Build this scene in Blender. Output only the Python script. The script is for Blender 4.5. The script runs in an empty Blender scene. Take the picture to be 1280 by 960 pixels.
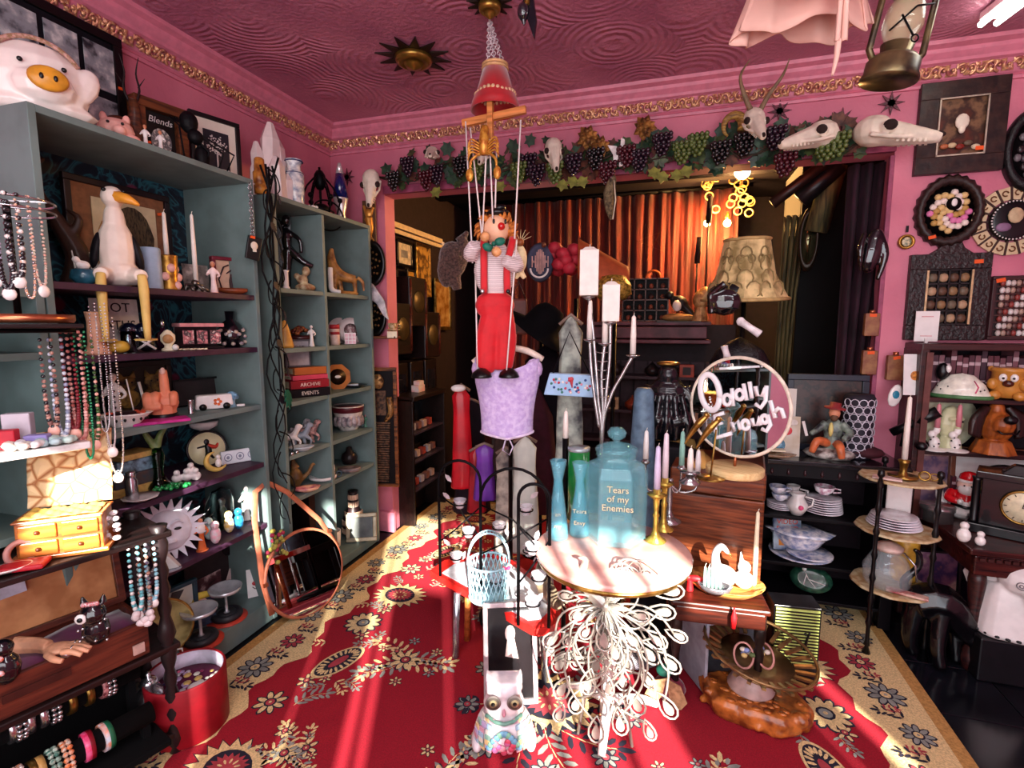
import bpy,bmesh,math,random
from math import sin,cos,pi,radians as R,atan2,sqrt,hypot
from mathutils import Vector as V,Matrix,Euler,Quaternion
random.seed(7)
SC=bpy.context.scene
FP=635.0;EYE=1.4;PITCH=math.atan(74/FP);YAW=math.atan(196*cos(PITCH)/FP)
cam=bpy.data.cameras.new('camera');camo=bpy.data.objects.new('camera',cam);SC.collection.objects.link(camo)
cam.sensor_width=36;cam.lens=FP/1280*36;cam.clip_start=.02
camo.location=(0,0,EYE);camo.rotation_euler=(pi/2-PITCH,0,YAW);SC.camera=camo
SUN_H,SUN_E=R(25),R(22.5)
sun=bpy.data.lights.new('sun','SUN');suno=bpy.data.objects.new('sun',sun);SC.collection.objects.link(suno)
sun.energy=27;sun.angle=R(.7);sun.color=(1,.93,.82)
suno.rotation_euler=V((sin(SUN_H)*cos(SUN_E),-cos(SUN_H)*cos(SUN_E),sin(SUN_E))).to_track_quat('Z','Y').to_euler()
W=bpy.data.worlds.new('sky');SC.world=W;W.use_nodes=True
W.node_tree.nodes['Background'].inputs[0].default_value=(.55,.68,1,1);W.node_tree.nodes['Background'].inputs[1].default_value=1.2
def area(name,loc,rot,sx,sy,e,col=(1,1,1)):
 l=bpy.data.lights.new(name,'AREA');l.shape='RECTANGLE';l.size=sx;l.size_y=sy;l.energy=e;l.color=col
 o=bpy.data.objects.new(name,l);o.location=loc;o.rotation_euler=[R(a)for a in rot];SC.collection.objects.link(o);return o
def point(name,loc,e,col=(1,1,1),r=.03):
 l=bpy.data.lights.new(name,'POINT');l.energy=e;l.color=col;l.shadow_soft_size=r
 o=bpy.data.objects.new(name,l);o.location=loc;SC.collection.objects.link(o);return o
area('shop_window_daylight',(.2,-1.38,1.35),(90,0,0),3.6,1.9,84,(.92,.96,1))
point('tube_and_fill_glow',(1.0,1.7,2.4),7,(.95,1,.95),.15);point('tube_and_fill_glow',(-.5,-.2,2.3),12,(.95,1,.95),.3)  # first stands for the strip light; second is added ceiling fill with no fitting
area('added_ceiling_fill',(.3,.2,2.5),(0,0,0),2.4,.3,30,(.95,.97,1))  # added overhead fill for even ambient, no fixture modelled here
vs=SC.view_settings;vs.view_transform='Standard';vs.look='None';vs.gamma=1;vs.exposure=0.1;vs.use_curve_mapping=False
try:
 SC.cycles.max_bounces=10;SC.cycles.transparent_max_bounces=16;SC.cycles.caustics_refractive=False;SC.cycles.caustics_reflective=False
 SC.cycles.sample_clamp_indirect=4;SC.cycles.use_denoising=True
except Exception:pass
_F=V((-sin(YAW)*cos(PITCH),cos(YAW)*cos(PITCH),-sin(PITCH)));_R=V((cos(YAW),sin(YAW),0));_U=_R.cross(_F);_C=V((0,0,EYE))
def at(px,py,X=None,Y=None,Z=None):
 d=_F+_R*((px-640)/FP)-_U*((py-480)/FP)
 i,v=(0,X)if X is not None else(1,Y)if Y is not None else(2,Z)
 return _C+d*((v-_C[i])/d[i])
def sc(p):return(V(p)-_C).dot(_F)/FP
def ons(px,Z,X=None,Y=None):
 k=(px-640)/FP
 a=_R-_F*k
 c=(Z-EYE)*a.z
 if X is not None:return V((X,-(a.x*X+c)/a.y,Z))
 return V((-(a.y*Y+c)/a.x,Y,Z))
def face(p):return atan2(-p[0],p[1])
def lin(c):
 if isinstance(c,str):c=[int(c[i:i+2],16)/255 for i in(0,2,4)]
 return tuple((x/12.92 if x<=.04045 else((x+.055)/1.055)**2.4)for x in c)+(1,)
MC={}
def nt(name):
 m=bpy.data.materials.new(name);m.use_nodes=True;n=m.node_tree;b=n.nodes['Principled BSDF'];return m,n,b
def ramp(n,stops,interp='LINEAR'):
 r=n.nodes.new('ShaderNodeValToRGB');r.color_ramp.interpolation=interp
 while len(r.color_ramp.elements)<len(stops):r.color_ramp.elements.new(.5)
 for e,(p,c)in zip(r.color_ramp.elements,stops):e.position=p;e.color=lin(c)if not isinstance(c,tuple)else c
 return r
def tex(n,kind,scale,coord='Object',**kw):
 t=n.nodes.new('ShaderNodeTex'+kind);c=n.nodes.new('ShaderNodeTexCoord');mp=n.nodes.new('ShaderNodeMapping')
 n.links.new(c.outputs[coord],mp.inputs[0]);n.links.new(mp.outputs[0],t.inputs['Vector'])
 s=kw.pop('stretch',(1,1,1));mp.inputs['Scale'].default_value=s
 t.inputs['Scale'].default_value=scale
 for k,v in kw.items():
  if k in t.inputs:t.inputs[k].default_value=v
  else:setattr(t,k,v)
 return t
def mat(c,rough=.5,metal=0,var=.12,vs_=25,bump=.0,c2=None,glow=0,trans=0,ior=1.45,alpha=1,coat=0,stretch=(1,1,1),sheen=0):
 key=(c,rough,metal,var,vs_,bump,c2,glow,trans,alpha,coat,stretch,sheen)
 if key in MC:return MC[key]
 m,n,b=nt('m_'+str(c)+str(len(MC)))
 base=lin(c);b.inputs['Roughness'].default_value=rough;b.inputs['Metallic'].default_value=metal;b.inputs['IOR'].default_value=ior
 if max(base[:3])<.012 and rough>.4:b.inputs['Specular IOR Level'].default_value=.2
 if coat:b.inputs['Coat Weight'].default_value=coat
 if sheen:b.inputs['Sheen Weight'].default_value=sheen
 if trans:b.inputs['Transmission Weight'].default_value=trans
 if alpha<1:b.inputs['Alpha'].default_value=alpha
 if glow:b.inputs['Emission Color'].default_value=base;b.inputs['Emission Strength'].default_value=glow
 if(var or c2)and not trans:
  t=tex(n,'Noise',vs_,Detail=3,stretch=stretch)
  d=lin(c2)if c2 else tuple(x*(1-var*2.2)for x in base[:3])+(1,)
  h=tuple(min(1,x*(1+var))for x in base[:3])+(1,)
  r=ramp(n,[(.36,d),(.62,h)]);n.links.new(t.outputs['Fac'],r.inputs[0]);n.links.new(r.outputs[0],b.inputs['Base Color'])
  if bump:
   bp=n.nodes.new('ShaderNodeBump');bp.inputs['Strength'].default_value=bump;bp.inputs['Distance'].default_value=.01
   n.links.new(t.outputs['Fac'],bp.inputs['Height']);n.links.new(bp.outputs[0],b.inputs['Normal'])
 else:b.inputs['Base Color'].default_value=base
 MC[key]=m;return m
def wood(c,c2,rough=.4,sc_=6,stretch=(1,12,12),bump=.1):return mat(c,rough,c2=c2,vs_=sc_,stretch=stretch,bump=bump)
def glass(c='e8fbff',rough=.02):return mat(c,rough,trans=1,var=0,ior=1.3)
def pic(seed,cols,scale=14,rough=.35,kind='Noise'):
 key=('pic',seed,tuple(cols),scale)
 if key in MC:return MC[key]
 m,n,b=nt('print'+str(len(MC)));t=tex(n,kind,scale);t2=n.nodes['Mapping'];t2.inputs['Location'].default_value=(seed*1.7,seed*.9,seed*2.3)
 k=len(cols);r=ramp(n,[(.3+.42*i/max(1,k-1),cols[i])for i in range(k)],'EASE')
 if kind=='Noise':t.inputs['Detail'].default_value=5;n.links.new(t.outputs['Fac'],r.inputs[0])
 else:n.links.new(t.outputs['Color'],r.inputs[0])
 n.links.new(r.outputs[0],b.inputs['Base Color']);b.inputs['Roughness'].default_value=rough;MC[key]=m;return m
GOLD=mat('c99a4a',.35,.85,c2='7a5320');BRASS=mat('b08a45',.3,.9,c2='6d5224');SILVER=mat('c8c8cc',.22,.95,var=.1);COPPER=mat('c97a55',.3,.9)
BLACK=mat('060609',.3,var=.1);BLKM=mat('09080c',.55);DKWOOD=wood('1e0e0d','0a0505');WHITE=mat('ece6e2',.3,var=.03,coat=.4);CREAM=mat('efe2c0',.45,var=.06)
IRON=mat('0e0d10',.45,.5);PAINT=mat('6c807e',.6,var=.07,vs_=9,bump=.06);PLUM=mat('3b2038',.5,var=.1);SKIN=mat('d98f6c',.5,var=.06)
BONE=mat('ece0cc',.55,var=.07,vs_=18,bump=.06);WAX=mat('efe6dc',.45,var=.03);REDW=mat('7a2a16',.4);ORANGE_TAG=mat('ee5a1c',.6,var=.02)
GLS=glass();BRN=wood('6b3a20','3a1c10')
class G:
 def __init__(s):s.v=[];s.f=[];s.sm=[]
 def add(s,vs,fs,smooth=True,at=(0,0,0),rot=None,M=None):
  if M is None:M=Matrix.Translation(at)@(Euler([R(a)for a in rot]).to_matrix().to_4x4()if rot else Matrix())
  k=len(s.v);s.v+=[M@V(p)for p in vs];s.f+=[tuple(i+k for i in q)for q in fs];s.sm+=[smooth]*len(fs);return s
 def box(s,c,d,rot=None,taper=1):
  x,y,z=d[0]/2,d[1]/2,d[2]/2;t=taper
  vs=[(-x,-y,-z),(x,-y,-z),(x,y,-z),(-x,y,-z),(-x*t,-y*t,z),(x*t,-y*t,z),(x*t,y*t,z),(-x*t,y*t,z)]
  return s.add(vs,[(3,2,1,0),(4,5,6,7),(0,1,5,4),(1,2,6,5),(2,3,7,6),(3,0,4,7)],False,c,rot)
 def lathe(s,prof,c=(0,0,0),n=20,rot=None,sx=1,sy=1,smooth=True,wob=None):
  vs=[];fs=[]
  for r,z in prof:
   for i in range(n):
    a=2*pi*i/n;k=wob(a,z)if wob else 1;vs.append((r*k*cos(a)*sx,r*k*sin(a)*sy,z))
  m=len(prof)
  for j in range(m-1):
   for i in range(n):fs.append((j*n+i,j*n+(i+1)%n,(j+1)*n+(i+1)%n,(j+1)*n+i))
  dd=hypot(prof[0][0]-prof[-1][0],prof[0][1]-prof[-1][1])
  if m>3 and min(prof[0][0],prof[-1][0])>1e-5 and dd<.03 and dd<.4*(max(q[1]for q in prof)-min(q[1]for q in prof)+max(q[0]for q in prof)-min(q[0]for q in prof)):
   for i in range(n):fs.append(((m-1)*n+i,(m-1)*n+(i+1)%n,(i+1)%n,i))
  else:
   if prof[0][0]>1e-5:fs.append(tuple(range(n))[::-1])
   if prof[-1][0]>1e-5:fs.append(tuple(range((m-1)*n,m*n)))
  return s.add(vs,fs,smooth,c,rot)
 def cyl(s,c,r,h,n=20,rot=None,r2=None):return s.lathe([(r,0),(r if r2 is None else r2,h)],c,n,rot,smooth=True)
 def ball(s,c,r,rot=None,n=12):
  if not hasattr(r,'__len__'):r=(r,r,r)
  m=max(4,n//2);p=[(sin(pi*j/m),-cos(pi*j/m))for j in range(m+1)]
  vs=[(0,0,-r[2])];fs=[]
  for j in range(1,m):
   for i in range(n):vs.append((p[j][0]*r[0]*cos(2*pi*i/n),p[j][0]*r[1]*sin(2*pi*i/n),p[j][1]*r[2]))
  vs.append((0,0,r[2]));L=len(vs)-1
  for i in range(n):
   fs.append((0,1+(i+1)%n,1+i));fs.append((L,1+(m-2)*n+i,1+(m-2)*n+(i+1)%n))
   for j in range(m-2):fs.append((1+j*n+i,1+j*n+(i+1)%n,1+(j+1)*n+(i+1)%n,1+(j+1)*n+i))
  return s.add(vs,fs,True,c,rot)
 def tube(s,pts,r,n=8,closed=False,flat=1):
  pts=[V(p)for p in pts];m=len(pts);rr=r if hasattr(r,'__len__')else[r]*m
  if m<2:return s
  if hasattr(r,'__len__')and 3<=m<=9 and not closed:
   P2,R2=[],[]
   for i in range(m-1):
    a,b,c,d=pts[max(i-1,0)],pts[i],pts[i+1],pts[min(i+2,m-1)]
    for q in range(4):
     u=q/4;P2.append(.5*((2*b)+(c-a)*u+(2*a-5*b+4*c-d)*u*u+(3*b-a-3*c+d)*u**3));R2.append(rr[i]+(rr[i+1]-rr[i])*u)
   pts=P2+[pts[-1]];rr=R2+[rr[-1]];m=len(pts)
  vs=[];up=None
  for i in range(m):
   if closed:t=pts[(i+1)%m]-pts[i-1]
   else:t=pts[min(i+1,m-1)]-pts[max(i-1,0)]
   t=t.normalized()if t.length>1e-9 else V((0,0,1))
   if up is None:
    up=V((0,0,1))if abs(t.z)<.9 else V((1,0,0))
   a=(up-t*up.dot(t))
   a=a.normalized()if a.length>1e-6 else t.orthogonal().normalized()
   b=t.cross(a);up=a
   for k in range(n):vs.append(pts[i]+(a*cos(2*pi*k/n)+b*sin(2*pi*k/n)*flat)*rr[i])
  fs=[]
  for i in range(m if closed else m-1):
   j=(i+1)%m
   for k in range(n):fs.append((i*n+k,i*n+(k+1)%n,j*n+(k+1)%n,j*n+k))
  if not closed:fs.append(tuple(range(n))[::-1]);fs.append(tuple(range((m-1)*n,m*n)))
  return s.add(vs,fs,True)
 def ring(s,c,r,t,rot=None,n=24,m=6,sx=1,sy=1):
  M=Matrix.Translation(c)@(Euler([R(a)for a in rot]).to_matrix().to_4x4()if rot else Matrix())
  return s.tube([M@V((r*sx*cos(2*pi*i/n),r*sy*sin(2*pi*i/n),0))for i in range(n)],t,m,True)
 def ext(s,pts,t,c=(0,0,0),rot=None,smooth=False):
  n=len(pts);vs=[(x,-t/2,z)for x,z in pts]+[(x,t/2,z)for x,z in pts]
  fs=[tuple(range(n)),tuple(range(n,2*n))[::-1]]+[(i,n+i,n+(i+1)%n,(i+1)%n)for i in range(n)]
  return s.add(vs,fs,smooth,c,rot)
 def sheet(s,fn,nu,nv,t=0):
  P=[[V(fn(u/nu,v/nv))for u in range(nu+1)]for v in range(nv+1)]
  vs=[p for r_ in P for p in r_];w=nu+1
  fs=[(v*w+u,v*w+u+1,(v+1)*w+u+1,(v+1)*w+u)for v in range(nv)for u in range(nu)]
  if t:
   N=[]
   for v in range(nv+1):
    for u in range(nu+1):
     a=P[v][min(u+1,nu)]-P[v][max(u-1,0)];b=P[min(v+1,nv)][u]-P[max(v-1,0)][u];q=a.cross(b)
     N.append(q.normalized()if q.length>1e-12 else V((0,1,0)))
   k=len(vs);vs=vs+[p+q*t for p,q in zip(vs,N)]
   fs=fs+[tuple(i+k for i in q)[::-1]for q in fs]
   b=[u for u in range(nu+1)]+[v*w+nu for v in range(1,nv+1)]+[nv*w+u for u in range(nu-1,-1,-1)]+[v*w for v in range(nv-1,0,-1)]
   fs+=[(b[i],b[(i+1)%len(b)],b[(i+1)%len(b)]+k,b[i]+k)[::-1]for i in range(len(b))]
  return s.add(vs,fs,True)
 def mesh(s,name):
  m=bpy.data.meshes.new(name);m.from_pydata([tuple(p)for p in s.v],[],s.f);m.polygons.foreach_set('use_smooth',s.sm);m.validate();m.update();return m
 def obj(s,name,m,parent=None,bevel=0,loc=None,rot=None,sub=0):
  if not s.v:return None
  return link(name,s.mesh(name),m,parent,bevel,loc,rot,sub)
 def fuse(s,name,m,parent=None,vox=.004,smooth=3,**k):
  me=s.mesh(name);o=bpy.data.objects.new('tmp',me);SC.collection.objects.link(o)
  d=o.modifiers.new('r','REMESH');d.mode='VOXEL';d.voxel_size=vox;d.use_smooth_shade=True
  if smooth:e=o.modifiers.new('s','SMOOTH');e.iterations=smooth;e.factor=.5
  dg=bpy.context.evaluated_depsgraph_get();nm=bpy.data.meshes.new_from_object(o.evaluated_get(dg));bpy.data.objects.remove(o)
  return link(name,nm,m,parent,**k)
def link(name,me,m,parent=None,bevel=0,loc=None,rot=None,sub=0):
 o=bpy.data.objects.new(name,me);SC.collection.objects.link(o)
 if m is not None:me.materials.clear();me.materials.append(m)
 if parent:o.parent=parent
 if loc is not None:o.location=loc
 if rot is not None:o.rotation_euler=[R(a)for a in rot]
 if bevel:d=o.modifiers.new('b','BEVEL');d.width=bevel;d.segments=2;d.limit_method='ANGLE';d.angle_limit=R(40)
 if sub:d=o.modifiers.new('s','SUBSURF');d.levels=d.render_levels=sub
 return o
def tag(o,label,cat,group=None,kind=None):
 if label:o['label']=label
 if cat:o['category']=cat
 if group:o['group']=group
 if kind:o['kind']=kind
 return o
KS=[1.0]
def T(name,label,cat,p=(0,0,0),rz=None,group=None,tilt=0):
 o=bpy.data.objects.new(name,None);o.empty_display_size=.05;SC.collection.objects.link(o);o.location=p;o.scale=(KS[0],)*3
 o.rotation_euler=(R(tilt),0,face(p)if rz is None else R(rz));tag(o,label,cat,group);return o
def struct(name,g,m,bevel=0):return tag(g.obj(name,m,bevel=bevel),None,None,kind='structure')
def dup(o,loc=None,label=None,par=None,rz=None):
 c=o.copy();SC.collection.objects.link(c)
 if par:c.parent=par
 for ch in list(o.children):dup(ch,par=c)
 if loc is not None:c.location=loc
 if rz is not None:c.rotation_euler.z=rz
 if label:c['label']=label
 return c
_tx={}
def text(body,h,m,parent,loc,rot=(90,0,0),name='lettering',ext=.0006,align='CENTER',shear=0,stretch=1):
 cu=bpy.data.curves.new('t','FONT');cu.body=body;cu.size=h;cu.extrude=ext;cu.align_x=align;cu.resolution_u=3;cu.shear=shear
 o=bpy.data.objects.new('tmp',cu);SC.collection.objects.link(o)
 dg=bpy.context.evaluated_depsgraph_get();me=bpy.data.meshes.new_from_object(o.evaluated_get(dg));bpy.data.objects.remove(o)
 o=link(name,me,m,parent,loc=loc,rot=rot);o.scale.x=stretch;return o
def price(parent,loc,w=.02):G().box((0,0,0),(w,.001,w*.5)).obj('price_tag',ORANGE_TAG,parent,loc=loc,rot=(0,random.uniform(-15,15),0))
def arc(cx,cz,r,a0,a1,n=12,y=0,rz=None):return[(cx+r*cos(R(a0+(a1-a0)*i/n)),y,cz+(rz or r)*sin(R(a0+(a1-a0)*i/n)))for i in range(n+1)]
def picture(name,label,p,rz,w,h,fw=.03,fm=BLACK,prints=None,mount=None,mm=None,tilt=0,depth=.02,cat='picture',group=None,glassy=False,tagc=None):
 t=T(name,label,cat,p,rz,group,tilt)
 fr=G();d=depth
 for(x,z,a,b)in((0,fw/2,w,fw),(0,h-fw/2,w,fw)):fr.box((x,0,z),(a,d,b))
 for x in(-w/2+fw/2,w/2-fw/2):fr.box((x,0,h/2),(fw,d,h-2*fw))
 fr.obj('frame',fm,t,bevel=min(.003,fw*.2))
 iw,ih=w-2*fw,h-2*fw;G().box((0,d*.2,h/2),(iw+.002,d*.3,ih+.002)).obj('backing',mm or mat('d8ccb4',.8),t)
 if prints is not None:
  mo=mount or 0;G().box((0,d*.02,h/2),(iw-2*mo,d*.1,ih-2*mo)).obj('print',prints,t)
 if tagc:price(t,(tagc[0]*w/2,-d/2-.001,h*tagc[1]))
 return t
def candle(label,p,h,r=.011,m=WAX,group=None,lit=False,tip=.7,rz=None):
 t=T('candle',label,'candle',p,rz,group)
 G().lathe([(r,0),(r*.98,h*.5),(r*tip,h-.006),(r*.35,h),(0,h+.001)],n=14).obj('wax_body',m,t)
 G().tube([(0,0,h-.002),(.001,0,h+.006),(.003,0,h+.011)],.0011,5).obj('wick',mat('e8e0d0',.8,var=0),t);return t
def person(t,h,skin=SKIN,top=WHITE,low=WHITE,hair=None,pose='stand',hat=None,arms=(30,-30),base=None):
 """a small modelled figurine: one fused body, dress or coat and hair as children; h = full height"""
 u=h/7.5;b=G();z0=0
 if pose=='stand':
  b.lathe([(u*.9,0),(u*.95,u*.15),(u*.62,u*2),(u*.5,u*3.6),(u*.62,u*4.3),(u*.85,u*5.3),(u*.75,u*5.8),(u*.3,u*6.15),(u*.22,u*6.3)],n=14,sy=.75)
 else:
  b.ball((0,0,u*1.3),(u*1.05,u*.9,u*.8)).ball((0,0,u*3),(u*.8,u*.6,u*1.7))
  for sx in(-1,1):b.tube([(sx*u*.5,0,u*1.2),(sx*u*.6,-u*1.7,u*1.4),(sx*u*.6,-u*1.9,u*.1)],[u*.5,u*.42,u*.3])
 top_z=u*(5.6 if pose=='stand' else 4.5)
 for sx,a in zip((-1,1),arms):b.tube([(sx*u*.7,0,top_z-u*.1),(sx*u*(1.1+.4*sin(R(abs(a)))),-u*.3,top_z-u*1.2),(sx*u*.75,-u*1.1,top_z-u*1.3+u*.8*sin(R(a)))],[u*.3,u*.25,u*.17])
 b.fuse('body',top,t,vox=max(.0018,h/55),smooth=2)
 hz=top_z+u*1.35;G().ball((0,0,hz),(u*.5,u*.52,u*.62)).ball((0,-u*.52,hz-u*.05),(u*.1,u*.1,u*.14)).ball((0,0,hz-u*.6),(u*.22,u*.22,u*.3)).ball((-u*.17,-u*.47,hz+u*.1),u*.05).ball((u*.17,-u*.47,hz+u*.1),u*.05).obj('head',skin,t)
 if hair:G().ball((0,u*.12,hz+u*.12),(u*.56,u*.5,u*.6)).obj('hair',hair,t)
 if hat:G().lathe([(u*.95,hz+u*.32),(u*.95,hz+u*.4),(u*.5,hz+u*.42),(u*.42,hz+u*.95),(0,hz+u*1)],n=14).obj('hat',hat,t)
 if base:G().lathe([(u*1.2,-.001),(u*1.25,u*.2),(u*1,u*.3)],n=16).obj('base',base,t)
def vase(name,label,p,prof,m,cat='vase',n=24,rz=None,group=None,sx=1):
 t=T(name,label,cat,p,rz,group);G().lathe(prof,n=n,sx=sx).obj('body',m,t);return t
def skull(label,p,s,rz,pitch=20,m=BONE,horns=False,roll=0):
 t=T('animal_skull',label,'skull',p,rz);t.rotation_euler=(R(pitch),R(roll),R(rz));s*=1.3
 g=G().ball((0,.1*s,.05*s),(.26*s,.3*s,.24*s)).tube([(0,.05*s,.04*s),(0,-.35*s,-.02*s),(0,-.8*s,-.08*s)],[.23*s,.16*s,.07*s])
 for x in(-1,1):g.ball((x*.2*s,-.1*s,.05*s),(.09*s,.12*s,.09*s)).tube([(x*.26*s,.1*s,-.06*s),(x*.24*s,-.2*s,-.1*s),(x*.12*s,-.45*s,-.08*s)],.035*s)
 g.fuse('cranium',m,t,vox=max(.003,s*.02),smooth=2)
 dk=mat('2a1a16',.9)
 for x in(-1,1):
  G().ball((x*.235*s,-.13*s,.07*s),(.075*s,.1*s,.085*s)).obj('eye_socket',dk,t)
 G().ball((0,-.74*s,-.03*s),(.05*s,.1*s,.05*s),rot=(0,0,0)).obj('nose_opening',dk,t)
 tg=G()
 for i in range(6):
  for x in(-1,1):tg.box((x*(.1+.012*i)*s,(-.62+.07*i)*s,-.13*s),(.02*s,.035*s,.05*s))
 tag(tg.obj('tooth_row',m,t),None,None,kind='stuff')
 if horns:
  for x in(-1,1):G().tube([(x*.12*s,.15*s,.22*s),(x*.3*s,.35*s,.5*s),(x*.5*s,.4*s,.9*s),(x*.45*s,.2*s,1.3*s)],[.07*s,.055*s,.035*s,.008*s]).obj('horn',mat('8a7358',.6,bump=.3),t)
 return t
def cup(label,p,r,h,m,group=None,saucer=False,band=None,rz=None):
 t=T('cup',label,'cup',p,rz,group);z=.006 if saucer else 0
 G().lathe([(r*.45,z),(r*.5,z+.004),(r*.85,z+h*.4),(r,z+h),(r*.93,z+h),(r*.8,z+h*.45),(r*.4,z+.008),(0,z+.008)],n=20).obj('bowl',m,t)
 G().tube([(r*.9+.25*r*0,0,z+h*.85),(r*1.45,0,z+h*.8),(r*1.5,0,z+h*.45),(r*.8,0,z+h*.3)],r*.09,6).obj('handle',m,t)
 if band:G().lathe([(r*.99,z+h*.8),(r*1.01,z+h*.82),(r*1.01,z+h*.97),(r,z+h*.99)],n=20).obj('band',band,t)
 if saucer:G().lathe([(r*.5,0),(r*1.5,.01),(r*1.5,.013),(r*.5,.004)],n=24).obj('saucer',m,t)
 return t
def plate(label,p,r,m,group=None,rim=None,rz=0,name='plate'):
 t=T(name,label,'plate',p,rz,group)
 G().lathe([(0,.001),(r*.6,.001),(r*.66,.003),(r,r*.14),(r,r*.14+.003),(r*.62,.006),(0,.005)],n=28).obj('dish',m,t)
 if rim:G().ring((0,0,r*.14+.002),r*.97,.0022,n=28).obj('rim',rim,t)
 return t
def book(label,p,dims,m,rz=0,pages=True,group=None,tilt=0,lay=False):
 w,d,h=dims;t=T('book',label,'book',p,rz,group,tilt)
 k=max(.0015,w*.08)
 G().box((-w/2+k/2,0,h/2),(k,d,h)).box((w/2-k/2,0,h/2),(k,d,h)).box((0,-d/2+k/2,h/2),(w,k,h)).obj('cover',m,t,bevel=k*.3)
 if pages:G().box((0,k/2,h/2),(w-2*k,d-k*2,h-.006)).obj('page_block',mat('d9cdb2',.8),t)
 return t
# ================================================================ the room
CEIL=2.64;BW=2.95;LW=-2.14;LF=-1.76;FW=-1.5;RW=2.7
def plaster(c,c2,relief=False,rough=.55):
 m,n,b=nt('plaster');b.inputs['Roughness'].default_value=rough
 t=tex(n,'Noise',3.5,Detail=6);r=ramp(n,[(.35,c2),(.65,c)]);n.links.new(t.outputs['Fac'],r.inputs[0]);n.links.new(r.outputs[0],b.inputs['Base Color'])
 bp=n.nodes.new('ShaderNodeBump');bp.inputs['Strength'].default_value=.55 if relief else.12;bp.inputs['Distance'].default_value=.012
 if relief:
  v=tex(n,'Voronoi',2.6);nz=tex(n,'Noise',2.2,Detail=3)
  mu=n.nodes.new('ShaderNodeMath');mu.operation='MULTIPLY_ADD';mu.inputs[1].default_value=85;n.links.new(v.outputs['Distance'],mu.inputs[0])
  ml=n.nodes.new('ShaderNodeMath');ml.operation='MULTIPLY';ml.inputs[1].default_value=7;n.links.new(nz.outputs['Fac'],ml.inputs[0]);n.links.new(ml.outputs[0],mu.inputs[2])
  s=n.nodes.new('ShaderNodeMath');s.operation='SINE';n.links.new(mu.outputs[0],s.inputs[0])
  nf=tex(n,'Noise',30,Detail=4);a=n.nodes.new('ShaderNodeMath');a.operation='MULTIPLY_ADD';n.links.new(s.outputs[0],a.inputs[0]);n.links.new(nf.outputs['Fac'],a.inputs[1]);n.links.new(nf.outputs['Fac'],a.inputs[2])
  nm=tex(n,'Noise',1.7,Detail=2);rm_=ramp(n,[(.5,(0,0,0,1)),(.6,(1,1,1,1))]);n.links.new(nm.outputs['Fac'],rm_.inputs[0])
  m2=n.nodes.new('ShaderNodeMath');m2.operation='MULTIPLY_ADD';n.links.new(a.outputs[0],m2.inputs[0]);n.links.new(rm_.outputs[0],m2.inputs[1]);nf2=tex(n,'Noise',55,Detail=4);n.links.new(nf2.outputs['Fac'],m2.inputs[2]);n.links.new(m2.outputs[0],bp.inputs['Height'])
 else:
  nf=tex(n,'Noise',60,Detail=3);n.links.new(nf.outputs['Fac'],bp.inputs['Height'])
 n.links.new(bp.outputs[0],b.inputs['Normal']);return m
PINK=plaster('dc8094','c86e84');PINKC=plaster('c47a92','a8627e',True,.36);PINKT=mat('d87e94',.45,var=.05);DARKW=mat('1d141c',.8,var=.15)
def paper():
 m,n,b=nt('floral_paper');b.inputs['Roughness'].default_value=.7
 nz=tex(n,'Noise',5,Detail=2,Distortion=3.5);w=ramp(n,[(.0,'0c1420'),(.42,'10202e'),(.5,'2f6f7c'),(.54,'153040'),(.62,'0d1624'),(1,'123c46')],'LINEAR')
 n.links.new(nz.outputs['Fac'],w.inputs[0])
 v=tex(n,'Voronoi',9,Randomness=.9);f=ramp(n,[(0,(1,1,1,1)),(.17,(1,1,1,1)),(.26,(0,0,0,1))]);n.links.new(v.outputs['Distance'],f.inputs[0])
 c=ramp(n,[(0,'4d1c34'),(.4,'7d2f4c'),(.6,'2c6d7a'),(1,'8c4a62')],'CONSTANT');n.links.new(v.outputs['Color'],c.inputs[0])
 mx=n.nodes.new('ShaderNodeMix');mx.data_type='RGBA';n.links.new(f.outputs[0],mx.inputs['Factor']);n.links.new(w.outputs[0],mx.inputs[6]);n.links.new(c.outputs[0],mx.inputs[7]);n.links.new(mx.outputs[2],b.inputs['Base Color']);return m
PAPER=paper()
fl=struct('floor',G().box((.3,1.85,-.03),(5.2,7.2,.05)),mat('0a0a0e',.3,var=.1))
tm=G().box((0,0,-.003),(.306,.306,.006)).mesh('tile');TILEM=mat('0b0b10',.16,var=.25,vs_=6,bump=.03,c2='15161d')
for i in range(6):
 for j in range(8):
  x,y=1.11-.31*1+.31*i,.99+.31*j-.31*2
  if x>2.6:continue
  o=link('tile',tm,TILEM,fl,bevel=.0015);o.location=(x+.155-.155,y,0)
struct('ceiling',G().box((.3,1.85,CEIL+.03),(5.2,7.2,.06)),PINKC)
struct('wall_left',G().box((LW-.05,1.85,1.32),(.1,7.2,2.64)),PINK)
struct('wall_right',G().box((RW+.05,1.85,1.32),(.1,7.2,2.64)),PINK)
OX0,OX1,OZ=-1.75,1.0,2.215
g=G().box(((OX1+RW)/2,BW+.06,1.32),(RW-OX1,.12,2.64)).box(((OX0+OX1)/2,BW+.06,(OZ+2.64)/2),(OX1-OX0,.12,2.64-OZ)).box(((LW+OX0)/2,BW+.06,1.32),(OX0-LW,.12,2.64))
struct('wall_back',g,PINK)
struct('trim_1',G().box(((OX0+OX1)/2,BW-.006,OZ+.025),(OX1-OX0,.03,.05)).box((OX1-.01,BW+.0,1.1),(.02,.025,2.2)),mat('9c4766',.5),.003)
struct('baseboard_back',G().box(((LW+OX0)/2+.01,BW-.014,.07),(OX0-LW+.02,.028,.14)).box(((OX1+RW)/2,BW-.012,.07),(RW-OX1,.025,.14)),PINKT,.004)
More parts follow.
